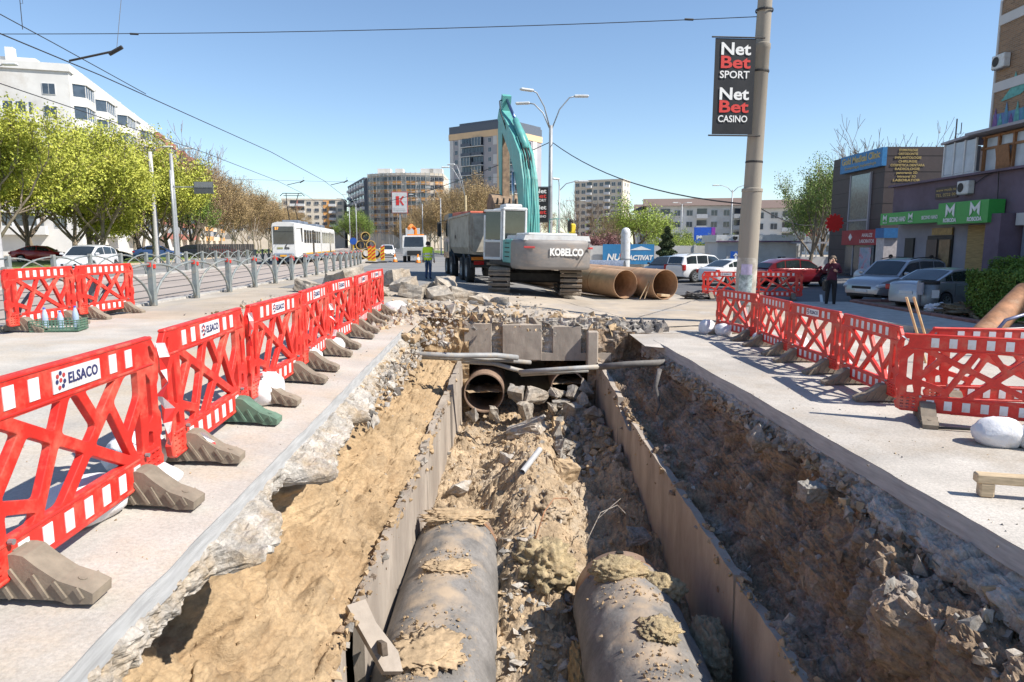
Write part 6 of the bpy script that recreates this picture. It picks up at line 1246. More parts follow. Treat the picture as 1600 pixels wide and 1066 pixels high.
# ---- annex with shops, plane x = 21 facing the street (local x runs towards the camera)
m_purple = mat('dull_purple_render', (.155, .115, .155), .85, var=.1, scale=.8, dirt=((.11, .08, .10), .4, .6)); m_sgrey = mat('grey_shop_wall', (.28, .275, .32), .85, var=.1, scale=.8); m_green = mat('green_shop_sign', (.045, .34, .065), .45, var=.05); m_wood = mat('brown_window_wood', (.26, .12, .05), .6, var=.15); m_curt = mat('curtained_glass', (.42, .47, .53), .2, var=.12, scale=1.5)
ax = bldg('shop_annex', 'purple rendered shop annex with two green signs', (21, 38.3), R(-90)); LA = 26; ztop = 5.35
pbox('upper_wall', ax, (LA / 2, 4, 4.45), (LA, 8, 1.8), m_purple); pbox('lower_wall', ax, (LA / 2, 4.2, 1.78), (LA, 7.6, 3.56), m_sgrey)
pbox('long_green_sign', ax, (2.7, -.35, 3.62), (5.3, .6, .62), m_green); pbox('large_green_sign', ax, (7.1, -.42, 3.68), (3.45, .7, .98), m_green)
text('sign_lettering', 'SECOND HAND', .34, m_txtw, ax, (1.75, -.67, 3.56), (R(90), 0, 0), width=1.5, bold=.01); text('sign_lettering', 'SECOND HAND', .24, m_txtw, ax, (4.55, -.67, 3.56), (R(90), 0, 0), width=1.3, bold=.005)
def m_logo(x, y, z, s):
    mb = MB(); P = [(-.5, -.5), (-.5, .5), (0, .05), (.5, .5), (.5, -.5), (.28, -.28), (.28, .08), (0, -.22), (-.28, .08), (-.28, -.28)]; mb.prism([(x + a * s, z + b * s) for a, b in P], y - .03, y); mb.build('m_emblem', m_txtw, ax)
for x, s in ((.55, .34), (2.95, .34)): m_logo(x, -.66, 3.68, s); text('sign_lettering', 'MODA', .14, m_txtw, ax, (x, -.67, 3.42), (R(90), 0, 0))
for x in (6.3, 8.0): m_logo(x, -.78, 3.82, .62); text('sign_lettering', 'ROBODA', .24, m_txtw, ax, (x, -.79, 3.36), (R(90), 0, 0), width=.95, bold=.01)
pbox('shop_door', ax, (3.9, .36, 1.35), (2.0, .08, 2.7), m_trim); pbox('door_leaf', ax, (3.35, .30, 1.3), (.85, .06, 2.4), mat('brown_door', (.10, .07, .06), .5)); pbox('door_glass', ax, (4.4, .30, 1.3), (.85, .06, 2.4), mat('shop_interior_glass', (.10, .075, .05), .15, var=.5, scale=2)); pbox('notice', ax, (3.4, .26, 1.1), (.3, .02, .45), m_txtw); pbox('amber_transom', ax, (4.1, .30, 2.9), (1.6, .06, .35), mat('amber_glass', (.30, .20, .06), .3, var=.3))
pbox('blind_window', ax, (6.95, .36, 1.95), (1.9, .10, 2.4), mat('golden_blind', (.34, .23, .085), .6, var=.25, scale=3, stretch=(.6, 1, 8)))
pbox('pier', ax, (8.95, .1, 1.78), (.9, 1.4, 3.56), m_purple); pbox('entrance_recess', ax, (11.2, .34, 1.6), (3.4, .1, 3.2), mat('blue_grey_door', (.22, .25, .32), .5)); pbox('entrance_lintel', ax, (11.2, .2, 3.3), (3.4, .5, .5), m_bpale); pbox('dark_gap', ax, (12.6, .30, 1.5), (.4, .1, 3.0), m_trim); pbox('far_door', ax, (1.3, .36, 1.3), (.8, .1, 2.6), m_trim); pbox('gold_plate', ax, (4.75, -.06, 4.75), (1.7, .06, .55), mat('dark_plate', (.07, .05, .05), .6)); text('plate_lettering', 'www moda ro', .2, m_gilt, ax, (4.75, -.10, 4.87), (R(90), 0, 0), width=1.5); text('plate_lettering', 'TEL 0722 00', .2, m_gilt, ax, (4.75, -.10, 4.62), (R(90), 0, 0), width=1.5)
pbox('roof_edge', ax, (LA / 2, 3.9, 5.40), (LA + .1, 8.4, .10), m_purple)
def ac_unit(loc, rz, label):
    t = thing('air_conditioner', label, 'air conditioner', loc, rz); pbox('case', t, (0, -.16, .29), (.80, .30, .58), m_mwhite, bev=.02); mb = MB(); mb.lathe([(.001, .01), (.21, .01), (.21, 0)], 18, 0, Matrix.Translation((-.13, -.315, .29)) @ Matrix.Rotation(R(90), 4, 'X')); mb.build('fan', m_dark, t); pbox('bracket', t, (0, -.14, -.02), (.7, .3, .03), m_steel)
ac_unit((20.98, 32.0, 4.1), R(-90), 'white air conditioner on the purple wall under the balcony'); ac_unit((21.98, 31.9, 9.6), R(-90), 'grey air conditioner high on the brick tower edge'); ac_unit((21.98, 27.0, 10.2), R(-90), 'white air conditioner at the upper right frame corner')
mb = MB(); mb.tube([(20.9, 31.5, 4.5), (20.88, 30.9, 4.75), (20.88, 30.0, 5.0), (20.88, 29.9, 3.6)], .02, 5); tag(mb.build('power_cable', m_dark), 'dark cable hanging on the purple annex wall', 'cable')
# glazed balcony and wooden windows on the annex roof, brick tower above
gb = thing('glazed_balcony', 'white glazed balcony standing on the purple annex', 'balcony', (21.0, 34.1, 4.95), R(-90))
pbox('sill', gb, (1.15, .9, .08), (2.4, 1.8, .16), m_frame); mb = MB(); mb.prism([(-.1, 1.62), (2.4, 1.75), (2.4, 1.85), (-.1, 1.72)], -.15, 1.9); mb.build('roof', m_bgrey, gb)
for k in range(3): pbox('pane', gb, (.42 + k * .76, .02, .88), (.68, .03, 1.42), m_curt)
for k in range(4): pbox('mullion', gb, (.04 + k * .76, 0, .88), (.07, .08, 1.5), m_frame)
pbox('side_pane', gb, (0, .9, .88), (.03, 1.7, 1.42), m_curt)
wb_ = thing('wooden_window_bay', 'brown wooden window band above the purple annex', 'window', (21.25, 31.75, 4.95), R(-90))
pbox('backing', wb_, (4.0, .45, .8), (8.2, .6, 1.7), m_purple)
for k in range(9): pbox('post', wb_, (.1 + k * .92, .06, .82), (.11, .12, 1.62), m_wood)
for z in (.05, 1.1, 1.6): pbox('rail', wb_, (4.0, .07, z), (8.2, .10, .10), m_wood)
for k in range(8): pbox('pane', wb_, (.56 + k * .92, .12, .58), (.80, .03, .96), m_curt); pbox('top_pane', wb_, (.56 + k * .92, .12, 1.35), (.80, .03, .42), m_curt)
o = pbox('open_sash', wb_, (0, 0, 0), (.80, .05, .96), m_wood); o.location = (1.48, -.06, .6); o.rotation_euler = (R(10), 0, 0)
pbox('canopy', wb_, (4.0, -.1, 1.78), (8.6, 1.1, .12), m_bgrey)
def brick_mat():
    m = mat('brown_brickwork', (.27, .17, .10), .9, var=.15, scale=.6); nt = m.node_tree; N = nt.nodes; L = nt.links; b = N['Principled BSDF']; tc = N.new('ShaderNodeTexCoord'); mp = N.new('ShaderNodeMapping'); mp.inputs['Rotation'].default_value = (R(90), 0, 0); L.new(tc.outputs['Object'], mp.inputs[0])
    bt = N.new('ShaderNodeTexBrick'); bt.inputs['Scale'].default_value = 1.0; bt.inputs['Brick Width'].default_value = .29; bt.inputs['Row Height'].default_value = .085; bt.inputs['Mortar Size'].default_value = .009; bt.inputs['Color1'].default_value = (.33, .20, .115, 1); bt.inputs['Color2'].default_value = (.22, .135, .08, 1); bt.inputs['Mortar'].default_value = (.30, .26, .22, 1); L.new(mp.outputs[0], bt.inputs['Vector']); L.new(bt.outputs['Color'], b.inputs['Base Color'])
    bp = N.new('ShaderNodeBump'); bp.inputs['Distance'].default_value = .01; L.new(bt.outputs['Fac'], bp.inputs['Height']); bp.invert = True; L.new(bp.outputs[0], b.inputs['Normal']); return m
bt_ = bldg('brick_tower', 'brown brick apartment tower with graffiti at the right edge', (22, 32.4), R(-90)); HT = 13.1
pbox('wall', bt_, (15, 6, HT / 2 + 2.6), (30, 12, HT - 5.2), brick_mat()); 
for z in (9.3, 12.2): pbox('concrete_band', bt_, (15, -.02, z), (30, .10, .42), m_bpale)
pbox('corner_edge', bt_, (-.03, .1, HT / 2 + 2.6), (.10, .3, HT - 5.2), m_bpale)
for f in range(2): win(bt_, 5.0, 8.2 + f * 2.9, 1.5, 1.4, y=-.01, g=m_wdark); win(bt_, 9.0, 8.2 + f * 2.9, 1.5, 1.4, y=-.01, g=m_wdark)
gmat = mat('spray_paint_mural', (.14, .20, .42), .7, var=.3, scale=1.4, dirt=((.05, .30, .28), .5, 1.3)); mpk = mat('spray_paint_violet', (.20, .10, .26), .7, var=.2); mdk = mat('spray_paint_navy', (.03, .03, .09), .7); mtl = mat('spray_paint_teal', (.12, .36, .33), .7, var=.2)
pbox('graffiti_ground', bt_, (1.65, -.012, 7.55), (3.1, .02, 1.1), gmat)
for k in range(9):
    x = .25 + k * .34; h = (1.2, .9, 1.35, .8, 1.25, .95, 1.4, .8, 1.1)[k]; mb = MB(); mb.prism([(x - .22, 7.1), (x + .22, 7.1), (x + .12, 7.1 + h * .7), (x, 7.2 + h), (x - .14, 7.1 + h * .6)], -.032 - .004 * (k % 2), -.026 - .004 * (k % 2)); mb.build('graffiti_spike', (mpk, mtl, gmat)[k % 3], bt_)
for k in range(5): x = .5 + k * .6; mb = MB(); mb.prism([(x - .2, 7.0), (x - .05, 6.95), (x + .2, 7.5), (x + .05, 7.6)], -.046, -.040); mb.build('graffiti_stroke', (mdk, m_txtw, mdk, mpk, mdk)[k], bt_)
mb = MB(); mb.prism([(.5, 8.6), (1.7, 8.7), (2.3, 9.0), (1.5, 9.25), (1.3, 9.75), (1.1, 9.1)], -.03, -.024); mb.build('graffiti_tag', mtl, bt_)
# ================================================================ TREES
def leaf_mat(name, c, c2):
    m = mat(name, c, .75, var=.35, scale=1.3, dirt=(c2, .5, .9)); b = m.node_tree.nodes['Principled BSDF']; b.inputs['Subsurface Weight'].default_value = 0.0; b.inputs['Transmission Weight'].default_value = 0.0; return m
m_bark = mat('tree_bark', (.15, .115, .085), .95, var=.3, scale=4, bump=.01, bscale=12, stretch=(1, 1, .3)); m_bark3 = mat('grey_tan_bark', (.25, .20, .15), .95, var=.3, scale=4, bump=.01, bscale=12, stretch=(1, 1, .3)); m_bark2 = mat('pale_bark', (.34, .28, .22), .95, var=.3, scale=4, bump=.01, bscale=12, stretch=(1, 1, .3)); m_twig = mat('brown_twig', (.20, .135, .085), .95, var=.25, scale=2)
m_leaf = leaf_mat('spring_leaf', (.37, .40, .05), (.50, .48, .08)); m_leaf2 = leaf_mat('mid_green_leaf', (.15, .23, .035), (.22, .30, .05)); m_leafb = leaf_mat('tan_bud', (.40, .285, .135), (.31, .21, .10)); m_leafw = leaf_mat('willow_leaf', (.30, .37, .06), (.24, .33, .05)); m_leafd = leaf_mat('conifer_leaf', (.055, .085, .03), (.09, .10, .04)); m_leafo = leaf_mat('olive_leaf', (.19, .27, .06), (.26, .33, .09)); m_leafp = leaf_mat('plum_leaf', (.22, .09, .09), (.28, .15, .13))
def make_tree(seed, height, trunk_h, spread, leaves, leaf_size, bark, leaf, twig_level=4, up=.35, droop=0.0, r0=.22, kids=3, twig_r=.010):
    r = random.Random(seed); segs = []; tips = []
    def grow(p, d, L, rad, lv):
        n = 3 if lv < 3 else 2; pts = [p]; q = p.copy(); dd = d.copy()
        for i in range(n):
            dd = (dd + Vector((r.uniform(-.16, .16), r.uniform(-.16, .16), r.uniform(-.05, .12) * (1 if lv < 3 else .5) - droop * (lv / 4) ** 2))).normalized(); q = q + dd * (L / n); pts.append(q.copy())
        segs.append((pts, [max(twig_r, rad * (1 - .45 * i / n)) for i in range(n + 1)], lv))
        if lv >= twig_level: tips.append(pts); return
        if lv >= twig_level - 1: tips.append(pts)
        k = kids + (1 if lv in (1, 2) else 0)
        for c in range(k):
            t = r.uniform(.45, 1.0) if c else 1.0; base = pts[0].lerp(pts[-1], t) if t < 1 else pts[-1]
            a = r.uniform(0, 2 * math.pi); o = Vector((math.cos(a), math.sin(a), 0)); o = (o - dd * o.dot(dd)).normalized()
            nd = (dd * (.72 if c else .95) + o * spread * (r.uniform(.6, 1.1) if c else .25) + Vector((0, 0, up))).normalized()
            grow(base, nd, L * r.uniform(.58, .80), rad * (.52 if c else .62), lv + 1)
    trunk = [Vector((0, 0, -.1)), Vector((r.uniform(-.1, .1), r.uniform(-.1, .1), trunk_h * .5)), Vector((r.uniform(-.2, .2), r.uniform(-.2, .2), trunk_h))]
    segs.append((trunk, [r0 * 1.25, r0, r0 * .85], 0)); L1 = (height - trunk_h) * .42
    for c in range(4):
        a = c * math.pi / 2 + r.uniform(-.5, .5); grow(trunk[-1] + Vector((0, 0, -r.uniform(0, trunk_h * .25))), Vector((math.cos(a) * spread, math.sin(a) * spread, r.uniform(.7, 1.2))).normalized(), L1 * r.uniform(.8, 1.1), r0 * .55, 1)
    grow(trunk[-1], Vector((0, 0, 1)), L1, r0 * .7, 1)
    mb = MB()
    for pts, rs, lv in segs: mb.tube(pts, rs, 7 if lv == 0 else (5 if lv < 3 else 3), 0 if lv < 2 else 1, cap=False)
    me = bpy.data.meshes.new('trunk'); me.from_pydata(mb.v, [], mb.f); me.materials.append(bark); me.materials.append(m_twig if leaf in (m_leafb,) else bark); me.polygons.foreach_set('material_index', mb.m); me.update()
    # leaves
    g = np.random.default_rng(seed); n = leaves; ti = g.integers(0, len(tips), n); A = np.array([tips[i][0][:] for i in ti]); B = np.array([tips[i][-1][:] for i in ti]); C = A + (B - A) * g.random((n, 1)) + g.normal(0, leaf_size * 1.9, (n, 3))
    U = g.normal(size=(n, 3)); U /= np.linalg.norm(U, axis=1)[:, None]; W = np.cross(U, g.normal(size=(n, 3))); W /= np.linalg.norm(W, axis=1)[:, None]; s = leaf_size * (.6 + .8 * g.random((n, 1)))
    V = np.stack([C - U * s * .5, C + W * s * .28, C + U * s * .5, C - W * s * .28], 1).reshape(-1, 3); F = np.arange(4 * n).reshape(-1, 4)
    return me, np_mesh('crown', V, F, leaf)
TREES = {}
def tree_mesh(kind):
    if kind not in TREES:
        TREES[kind] = {'green1': lambda: make_tree(1, 11.5, 2.2, .8, 34000, .20, m_bark3, m_leaf), 'green2': lambda: make_tree(5, 11, 2.0, .9, 32000, .20, m_bark3, m_leaf), 'mid': lambda: make_tree(9, 9, 2.2, .8, 12000, .16, m_bark, m_leaf2),
                       'bare1': lambda: make_tree(12, 10.5, 2.2, .66, 15000, .13, m_bark2, m_leafb, 5, kids=3, r0=.15, twig_r=.012), 'bare2': lambda: make_tree(15, 9.5, 2.0, .75, 15000, .13, m_bark2, m_leafb, 5, kids=3, r0=.14, twig_r=.012), 'willow': lambda: make_tree(21, 8, 1.6, .9, 12000, .20, m_bark, m_leafw, 4, up=.2, droop=.35), 'twigs': lambda: make_tree(25, 9, 2, .8, 300, .08, m_bark, m_leafb, 5, kids=3, r0=.13, twig_r=.014), 'plum': lambda: make_tree(29, 4, 1, .9, 7000, .16, m_bark, m_leafp), 'olive': lambda: make_tree(33, 9, 1.6, .8, 13000, .17, m_bark3, m_leafo)}[kind]()
    return TREES[kind]
def tree(kind, x, y, label, s=1.0, rz=0.0, group=None, sx=1.0, name='tree'):
    s = s * (.9 if kind.startswith('green') else 1.0)
    t = thing(name, label, 'tree', (x, y, gz(x) + .04), rz, group); t.scale = (s * sx, s * sx, s); a, b = tree_mesh(kind); link('trunk', a, t); link('crown', b, t); return t
tree('green1', -33.5, 44.5, 'big yellow green tree at the left frame edge, leaning trunk', 1.0, .3).rotation_euler = (0, R(7), .3)
tree('green2', -35.5, 56, 'broad yellow green tree behind the white hatchback', 1.08, 1.2); tree('green1', -31.5, 53, 'yellow green tree right of the leaning one', .98, 2.4); tree('green2', -32.5, 63, 'yellow green tree beyond the white hatchback, its crown meeting the brown trees', 1.08, 4); tree('green1', -38, 62, 'taller yellow green tree in the second row on the left', 1.15, 3); tree('mid', -37, 80, 'darker green tree at the end of the left green row', 1.0, 1)
tree('green2', -41, 50, 'yellow green tree behind the leaning one at the frame edge', 1.1, 5); tree('mid', -39, 72, 'green tree behind the parked blue car', 1.1, 2)
tree('twigs', -42, 92, 'bare twiggy tree rising above the green crowns', 1.6, 1)
for k, (x, y) in enumerate(((-45, 64), (-47, 78), (-46, 56), (-44, 88), (-49, 70))): tree('green2' if k % 2 else 'green1', x, y, 'yellow green tree in the back row before the white blocks', 1.05 + .05 * k, k * 1.1, 'back row of yellow green trees')
for k in range(22):
    y = 64 + k * 6.4; x = -29.0 + float(xc(y)) - (k % 3) * 3.2; tree('bare1' if k % 2 else 'bare2', x, y, 'tan budding street tree in the row beyond the tram tracks', .98 + .14 * ((k * 7) % 5) / 4, k * 1.3, 'tan street trees on the left')
for k in range(16):
    y = 92 + k * 10; x = 5.0 + float(xc(y)) + (k % 3) * 2.0; tree('bare2' if k % 2 else 'bare1', x, y, 'tan budding tree along the right side of the far road', .95 + .12 * ((k * 5) % 4) / 3, k * 2.1, 'tan trees beside the far road')
for k, (x, y, s) in enumerate(((-2, 120, 1.1), (4, 128, .9), (-9, 135, 1.15), (-14, 150, 1.15))): tree('bare1' if k % 2 else 'bare2', x, y, 'tan budding tree in front of the tower block', s, k * 1.7, 'tan trees before the tower block')
for k, (x, y, s) in enumerate(((-33, 150, 1.0), (-36, 160, 1.1), (-40, 172, 1.0))): tree('mid', x, y, 'green tree far down between the tracks and road', s, k, 'far green trees by the tracks')
tree('willow', 15.6, 88, 'bright yellow green willow beside the cream block', 1.12, .5); tree('willow', 20.5, 84, 'smaller yellow green tree right of the willow', .55, 2); tree('olive', 25.0, 57.5, 'loose fresh green tree left of the clinic', .98, 1, sx=.72); tree('olive', 28.0, 62, 'fresh green tree behind the clinic corner', 1.0, 3, sx=.8)
tree('twigs', 30, 60, 'bare tree showing over the clinic roof, left of the mast', 1.2, 1); tree('twigs', 35.5, 60, 'bare tree showing over the clinic roof, right of the mast', 1.15, 3); tree('twigs', 7.5, 78, 'bare grey tree left of the cream block', .8, 2); tree('twigs', 11.5, 82, 'bare grey tree before the cream block', .6, 4)
for k, (x, y) in enumerate(((4.5, 66), (7.0, 67), (9.5, 67.8))): tree('plum', x, y, 'plum coloured shrub behind the excavator counterweight', .8, k, 'plum shrubs', name='shrub')
for k, (x, y) in enumerate(((17.0, 68.5), (19.3, 69), (22, 70), (14.6, 69.5))): tree('willow', x, y, 'yellow green bush above the low white wall', .42, k * 2, 'bushes over the low wall', name='bush')
# conifer
cf = thing('conifer_tree', 'dark conical conifer before the low white wall', 'tree', (13.6, 60.5, gz(13))); mb = MB(); mb.tube([(0, 0, 0), (0, 0, 3.2)], [.12, .04], 6); mb.build('trunk', m_bark, cf); g = np.random.default_rng(3); n = 7000; z = .5 + 3.3 * g.random(n) ** 1.1; rad = (1 - ((z - .5) / 3.4)) ** .7 * 1.1 * g.random(n) ** .35 * (.85 + .25 * np.sin(z * 9)); a = g.random(n) * 6.283; C = np.stack([rad * np.cos(a), rad * np.sin(a), z], 1); U = g.normal(size=(n, 3)); U /= np.linalg.norm(U, axis=1)[:, None]; W = np.cross(U, g.normal(size=(n, 3))); W /= np.linalg.norm(W, axis=1)[:, None]; s = .13
link('crown', np_mesh('crown', np.stack([C - U * s, C + W * s * .5, C + U * s, C - W * s * .5], 1).reshape(-1, 3), np.arange(4 * n).reshape(-1, 4), m_leafd), cf)
# hedges in the planter
def hedge(label, c, d, n, seed):
    t = thing('hedge', label, 'hedge', (c[0], c[1], gz(c[0]) + .2)); g = np.random.default_rng(seed); P = (g.random((n, 3)) - .5) * np.array(d); f = g.integers(0, 3, n); sgn = np.where(g.random(n) < .5, -1, 1)
    for k in range(3): P[f == k, k] = sgn[f == k] * d[k] / 2 + g.normal(0, .05, (f == k).sum())
    P += .06 * np.stack([fbm(P[:, 0] * 2, P[:, 1] * 2, P[:, 2] * 2, seed=seed + q, oct=2) for q in range(3)], 1) * 2; P[:, 2] += d[2] / 2
    U = g.normal(size=(n, 3)); U /= np.linalg.norm(U, axis=1)[:, None]; W = np.cross(U, g.normal(size=(n, 3))); W /= np.linalg.norm(W, axis=1)[:, None]; s = .045
    link('foliage', np_mesh('foliage', np.stack([P - U * s, P + W * s * .55, P + U * s, P - W * s * .55], 1).reshape(-1, 3), np.arange(4 * n).reshape(-1, 4), leaf_mat('hedge_leaf', (.085, .17, .02), (.14, .22, .035))), t)
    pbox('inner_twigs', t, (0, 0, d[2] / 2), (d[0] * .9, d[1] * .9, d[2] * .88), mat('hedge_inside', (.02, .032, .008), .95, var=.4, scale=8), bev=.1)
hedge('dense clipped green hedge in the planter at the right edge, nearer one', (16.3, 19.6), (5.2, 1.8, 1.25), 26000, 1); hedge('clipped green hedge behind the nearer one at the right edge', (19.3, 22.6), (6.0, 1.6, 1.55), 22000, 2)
pk = thing('planter', 'low red brown kerbed planter with bare soil under the hedge', 'planter', (0, 0, gz(13))); m_pk = mat('red_brown_kerb', (.26, .13, .105), .85, var=.2, scale=3, bump=.004)
for k in range(9): pbox('kerb_stone', pk, (12.75, 17.0 + k * 1.0, .10), (.24, .985, .24), m_pk, bev=.015)
for k in range(8): pbox('kerb_stone', pk, (13.4 + k * 1.0, 25.75, .10), (.985, .24, .24), m_pk, bev=.015)
for k in range(6): pbox('kerb_stone', pk, (13.4 + k * 1.0, 16.45, .10), (.985, .24, .24), m_pk, bev=.015)
pbox('soil', pk, (17, 21.1, .06), (8.4, 9.2, .12), m_clay)
pk.location = (12.75, 17.0, pk.location.z)
for ch in pk.children: ch.location -= Vector((12.75, 17.0, 0))
kb = thing('kerb_line', 'grey kerb stones along the raised right footpath', 'kerb', (0, 0, gz(10)))
for k in range(12): y = 14.2 + k * 1.0; x = 11.15 - (y - 14.8) * .19; o = pbox('kerb_stone', kb, (x, y, .05), (.20, .985, .22), m_kerb, bev=.012); o.rotation_euler = (0, 0, R(10.8))
kb.location = (11.15, 14.2, kb.location.z)
for ch in kb.children: ch.location -= Vector((11.15, 14.2, 0))
X, Y = np.meshgrid(np.linspace(0, 1, 12), np.linspace(13.8, 25.6, 12), indexing='ij'); Xx = (11.25 - (Y - 14.8) * .19) + X * (12.62 - (11.25 - (Y - 14.8) * .19)); tag(link('footpath', np_mesh('footpath', np.stack([Xx, Y, 0 * X + gz(11) + .145], -1).reshape(-1, 3), grid_faces(12, 12), m_kerb)), kind='structure')
# litter bin and rubbish heap
bn = thing('litter_bin', 'grey metal litter bin with a sticker before the silver sedan', 'bin', (13.75, 22.5, gz(13) + .12)); mb = MB(); mb.lathe([(.001, .12), (.24, .12), (.28, .2), (.29, .92), (.27, .92), (.26, .3)], 20); mb.build('drum', mat('bin_zinc', (.25, .27, .28), .5, metal=.4, var=.15), bn, smooth=True); mb = MB(); mb.lathe([(.295, .86), (.30, .95), (.27, .97)], 20); mb.build('rim', m_dark, bn); pbox('post', bn, (-.34, 0, .48), (.07, .07, .98), m_steel); pbox('sticker', bn, (.04, -.292, .55), (.24, .012, .26), m_txtw); pbox('side_panel', bn, (-.36, -.1, .72), (.05, .30, .40), m_bgrey)
lump('rubbish_heap', (14.3, 20.6, gz(14) + .30), (2.4, 1.1, .55), mat('brown_rags', (.16, .125, .085), .95, var=.5, scale=5, bump=.05, bscale=8, dirt=((.30, .25, .17), .4, 4)), 'heap of brown rags and twigs in the planter by the litter bin', 'rubbish', 61, .7); lump('white_sack', (13.5, 21.6, gz(13) + .25), (.8, .45, .3), m_bag, 'crumpled white sack beside the litter bin', 'sack', 62, .5)
scatter('planter_litter', np.stack([rng.uniform(13.2, 16.5, 160), rng.uniform(18.2, 21.5, 160), np.full(160, gz(14) + .16)], 1), sizes(160, .03, .2, 2), SH_FLAT, [m_rub_d, m_rub_s, m_rub_w], 66, tilt=.6, weights=[3, 4, 1], label='twigs and litter scattered on the planter soil', cat='litter')
lump('debris_heap', (7.9, 28.8, gz(8) + .12), (1.3, .8, .35), m_rub_d, 'dark heap of scrap left of the far red barrier', 'debris', 63, .7)

# ================================================================ POLES, LAMPS, BANNERS, WIRES
m_pole = mat('weathered_concrete_pole', (.33, .295, .245), .85, var=.14, scale=1.2, stretch=(1, 1, .15), dirt=((.22, .195, .165), .4, 1.2)); m_lampgrey = mat('lamp_grey', (.34, .35, .36), .5, metal=.3, var=.08)
pp = thing('concrete_pole', 'tall stained concrete pole with posters at its foot, right of the trench', 'pole', (6.75, 19.8, gz(6.7))); pp.rotation_euler = (0, R(1.15), 0)
mb = MB(); mb.lathe([(.30, -.1), (.285, 1.2), (.275, 3.75), (.29, 3.76), (.29, 3.84), (.235, 3.86), (.215, 7.6), (.23, 7.62), (.23, 7.75), (.20, 7.77), (.17, 11.5), (.001, 11.5)], 28); mb.build('shaft', m_pole, pp, autosmooth=R(40))
mb = MB(); mb.lathe([(.292, .1), (.284, 1.9)], 28, 0); mb.build('flaking_whitewash', mat('flaking_whitewash', (.46, .43, .38), .9, var=.25, scale=4, dirt=((.28, .25, .21), .5, 3)), pp, smooth=True)
def pole_patch(nm, a0, a1, z0, z1, m, r=.296):
    mb = MB(); A = np.linspace(R(a0), R(a1), 9)
    for a in A:
        for z in (z0, z1): mb.v.append((r * math.cos(a), r * math.sin(a), z))
    for i in range(8): mb.f.append((2 * i, 2 * i + 2, 2 * i + 3, 2 * i + 1)); mb.m.append(0)
    return mb.build(nm, m, pp, smooth=True)
pole_patch('poster', -150, -75, .55, 1.45, mat('torn_poster', (.42, .50, .50), .8, var=.4, scale=6, dirt=((.10, .16, .14), .45, 4))); pole_patch('poster', -140, -80, 1.42, 1.72, mat('violet_poster', (.45, .40, .55), .8, var=.2, scale=6), .299); pole_patch('poster', -120, -85, .15, .5, mat('white_poster', (.60, .60, .58), .8, var=.2, scale=6), .30)
for z in (7.0, 4.55, 8.6): mb = MB(); mb.lathe([(.235, z), (.24, z + .03), (.235, z + .06)], 20); mb.build('wire_band', m_dark, pp)
def casino_banner(loc, rz, label, s=1.0):
    t = thing('advert_banner', label, 'banner', loc, rz); t.scale = (s,) * 3; w, h = 1.18, 2.62; m_bk = mat('black_banner', (.012, .012, .014), .5, var=.2)
    mb = MB(); n = 10
    for i in range(n + 1):
        for j in range(9): mb.v.append((-w + w * i / n, .006 * math.sin(i * .9) * (j > 0) * (j < 8), h * j / 8))
    for i in range(n):
        for j in range(8): a = i * 9 + j; mb.f.append((a, a + 9, a + 10, a + 1)); mb.m.append(0)
    mb.build('cloth', m_bk, t, smooth=True); mred = mat('banner_red_print', (.62, .05, .04), .5, var=.04)
    for z in (-.03, h + .03): mb = MB(); mb.tube([(-w - .1, 0, z), (.25, 0, z)], .022, 8); mb.build('bracket_rod', m_dark, t)
    for (s_, z, sz, m, wd) in (('Net', 2.32, .46, m_txtw, .86), ('Bet', 1.96, .46, mred, .86), ('SPORT', 1.63, .28, m_txtw, .86), ('Net', 1.10, .46, m_txtw, .86), ('Bet', .75, .46, mred, .86), ('CASINO', .42, .26, m_txtw, .86)): text('lettering', s_, sz, m, t, (-w / 2, -.012, z), (R(90), 0, 0), width=wd, bold=.011 if sz > .3 else .004, extrude=.003)
    return t
casino_banner((6.62, 19.45, 4.80), R(4), 'black advertising banner with white and red lettering on the near pole', .96)
def lamp_pole(name, label, loc, h, arms, r=.14, m=None, rz=0.0):
    t = thing(name, label, 'lamp post', (loc[0], loc[1], gz(loc[0])), rz); mb = MB(); mb.lathe([(r * 1.25, 0), (r, h * .55), (r * .8, h), (.001, h)], 14); mb.build('shaft', m or m_lampgrey, t, smooth=True)
    for (dx, dy, dz) in arms:
        L = math.hypot(dx, dy) or 1; mb = MB(); mb.tube([(0, 0, h - .3), (dx * .35, dy * .35, h + dz * .55), (dx * .75, dy * .75, h + dz * .95), (dx, dy, h + dz)], .035, 6); a = mb.build('arm', m_lampgrey, t, smooth=True); mb = MB(); mb.box((dx + .3 * dx / L, dy + .3 * dy / L, h + dz), (.75, .24, .12), rot=(0, 0, math.atan2(dy, dx)), bev=.04); mb.build('lamp_head', m_mwhite, a)
    return t
lamp_pole('lamp_post', 'concrete lamp post with three slanting arms behind the excavator', (2.0, 36.3), 8.2, [(-1.0, -.6, 1.6), (-1.15, .2, 1.15), (1.25, 0, 1.45)], .115)
casino_banner((1.88, 36.1, 2.95), R(0), 'black advertising banner half hidden behind the excavator boom', .68)
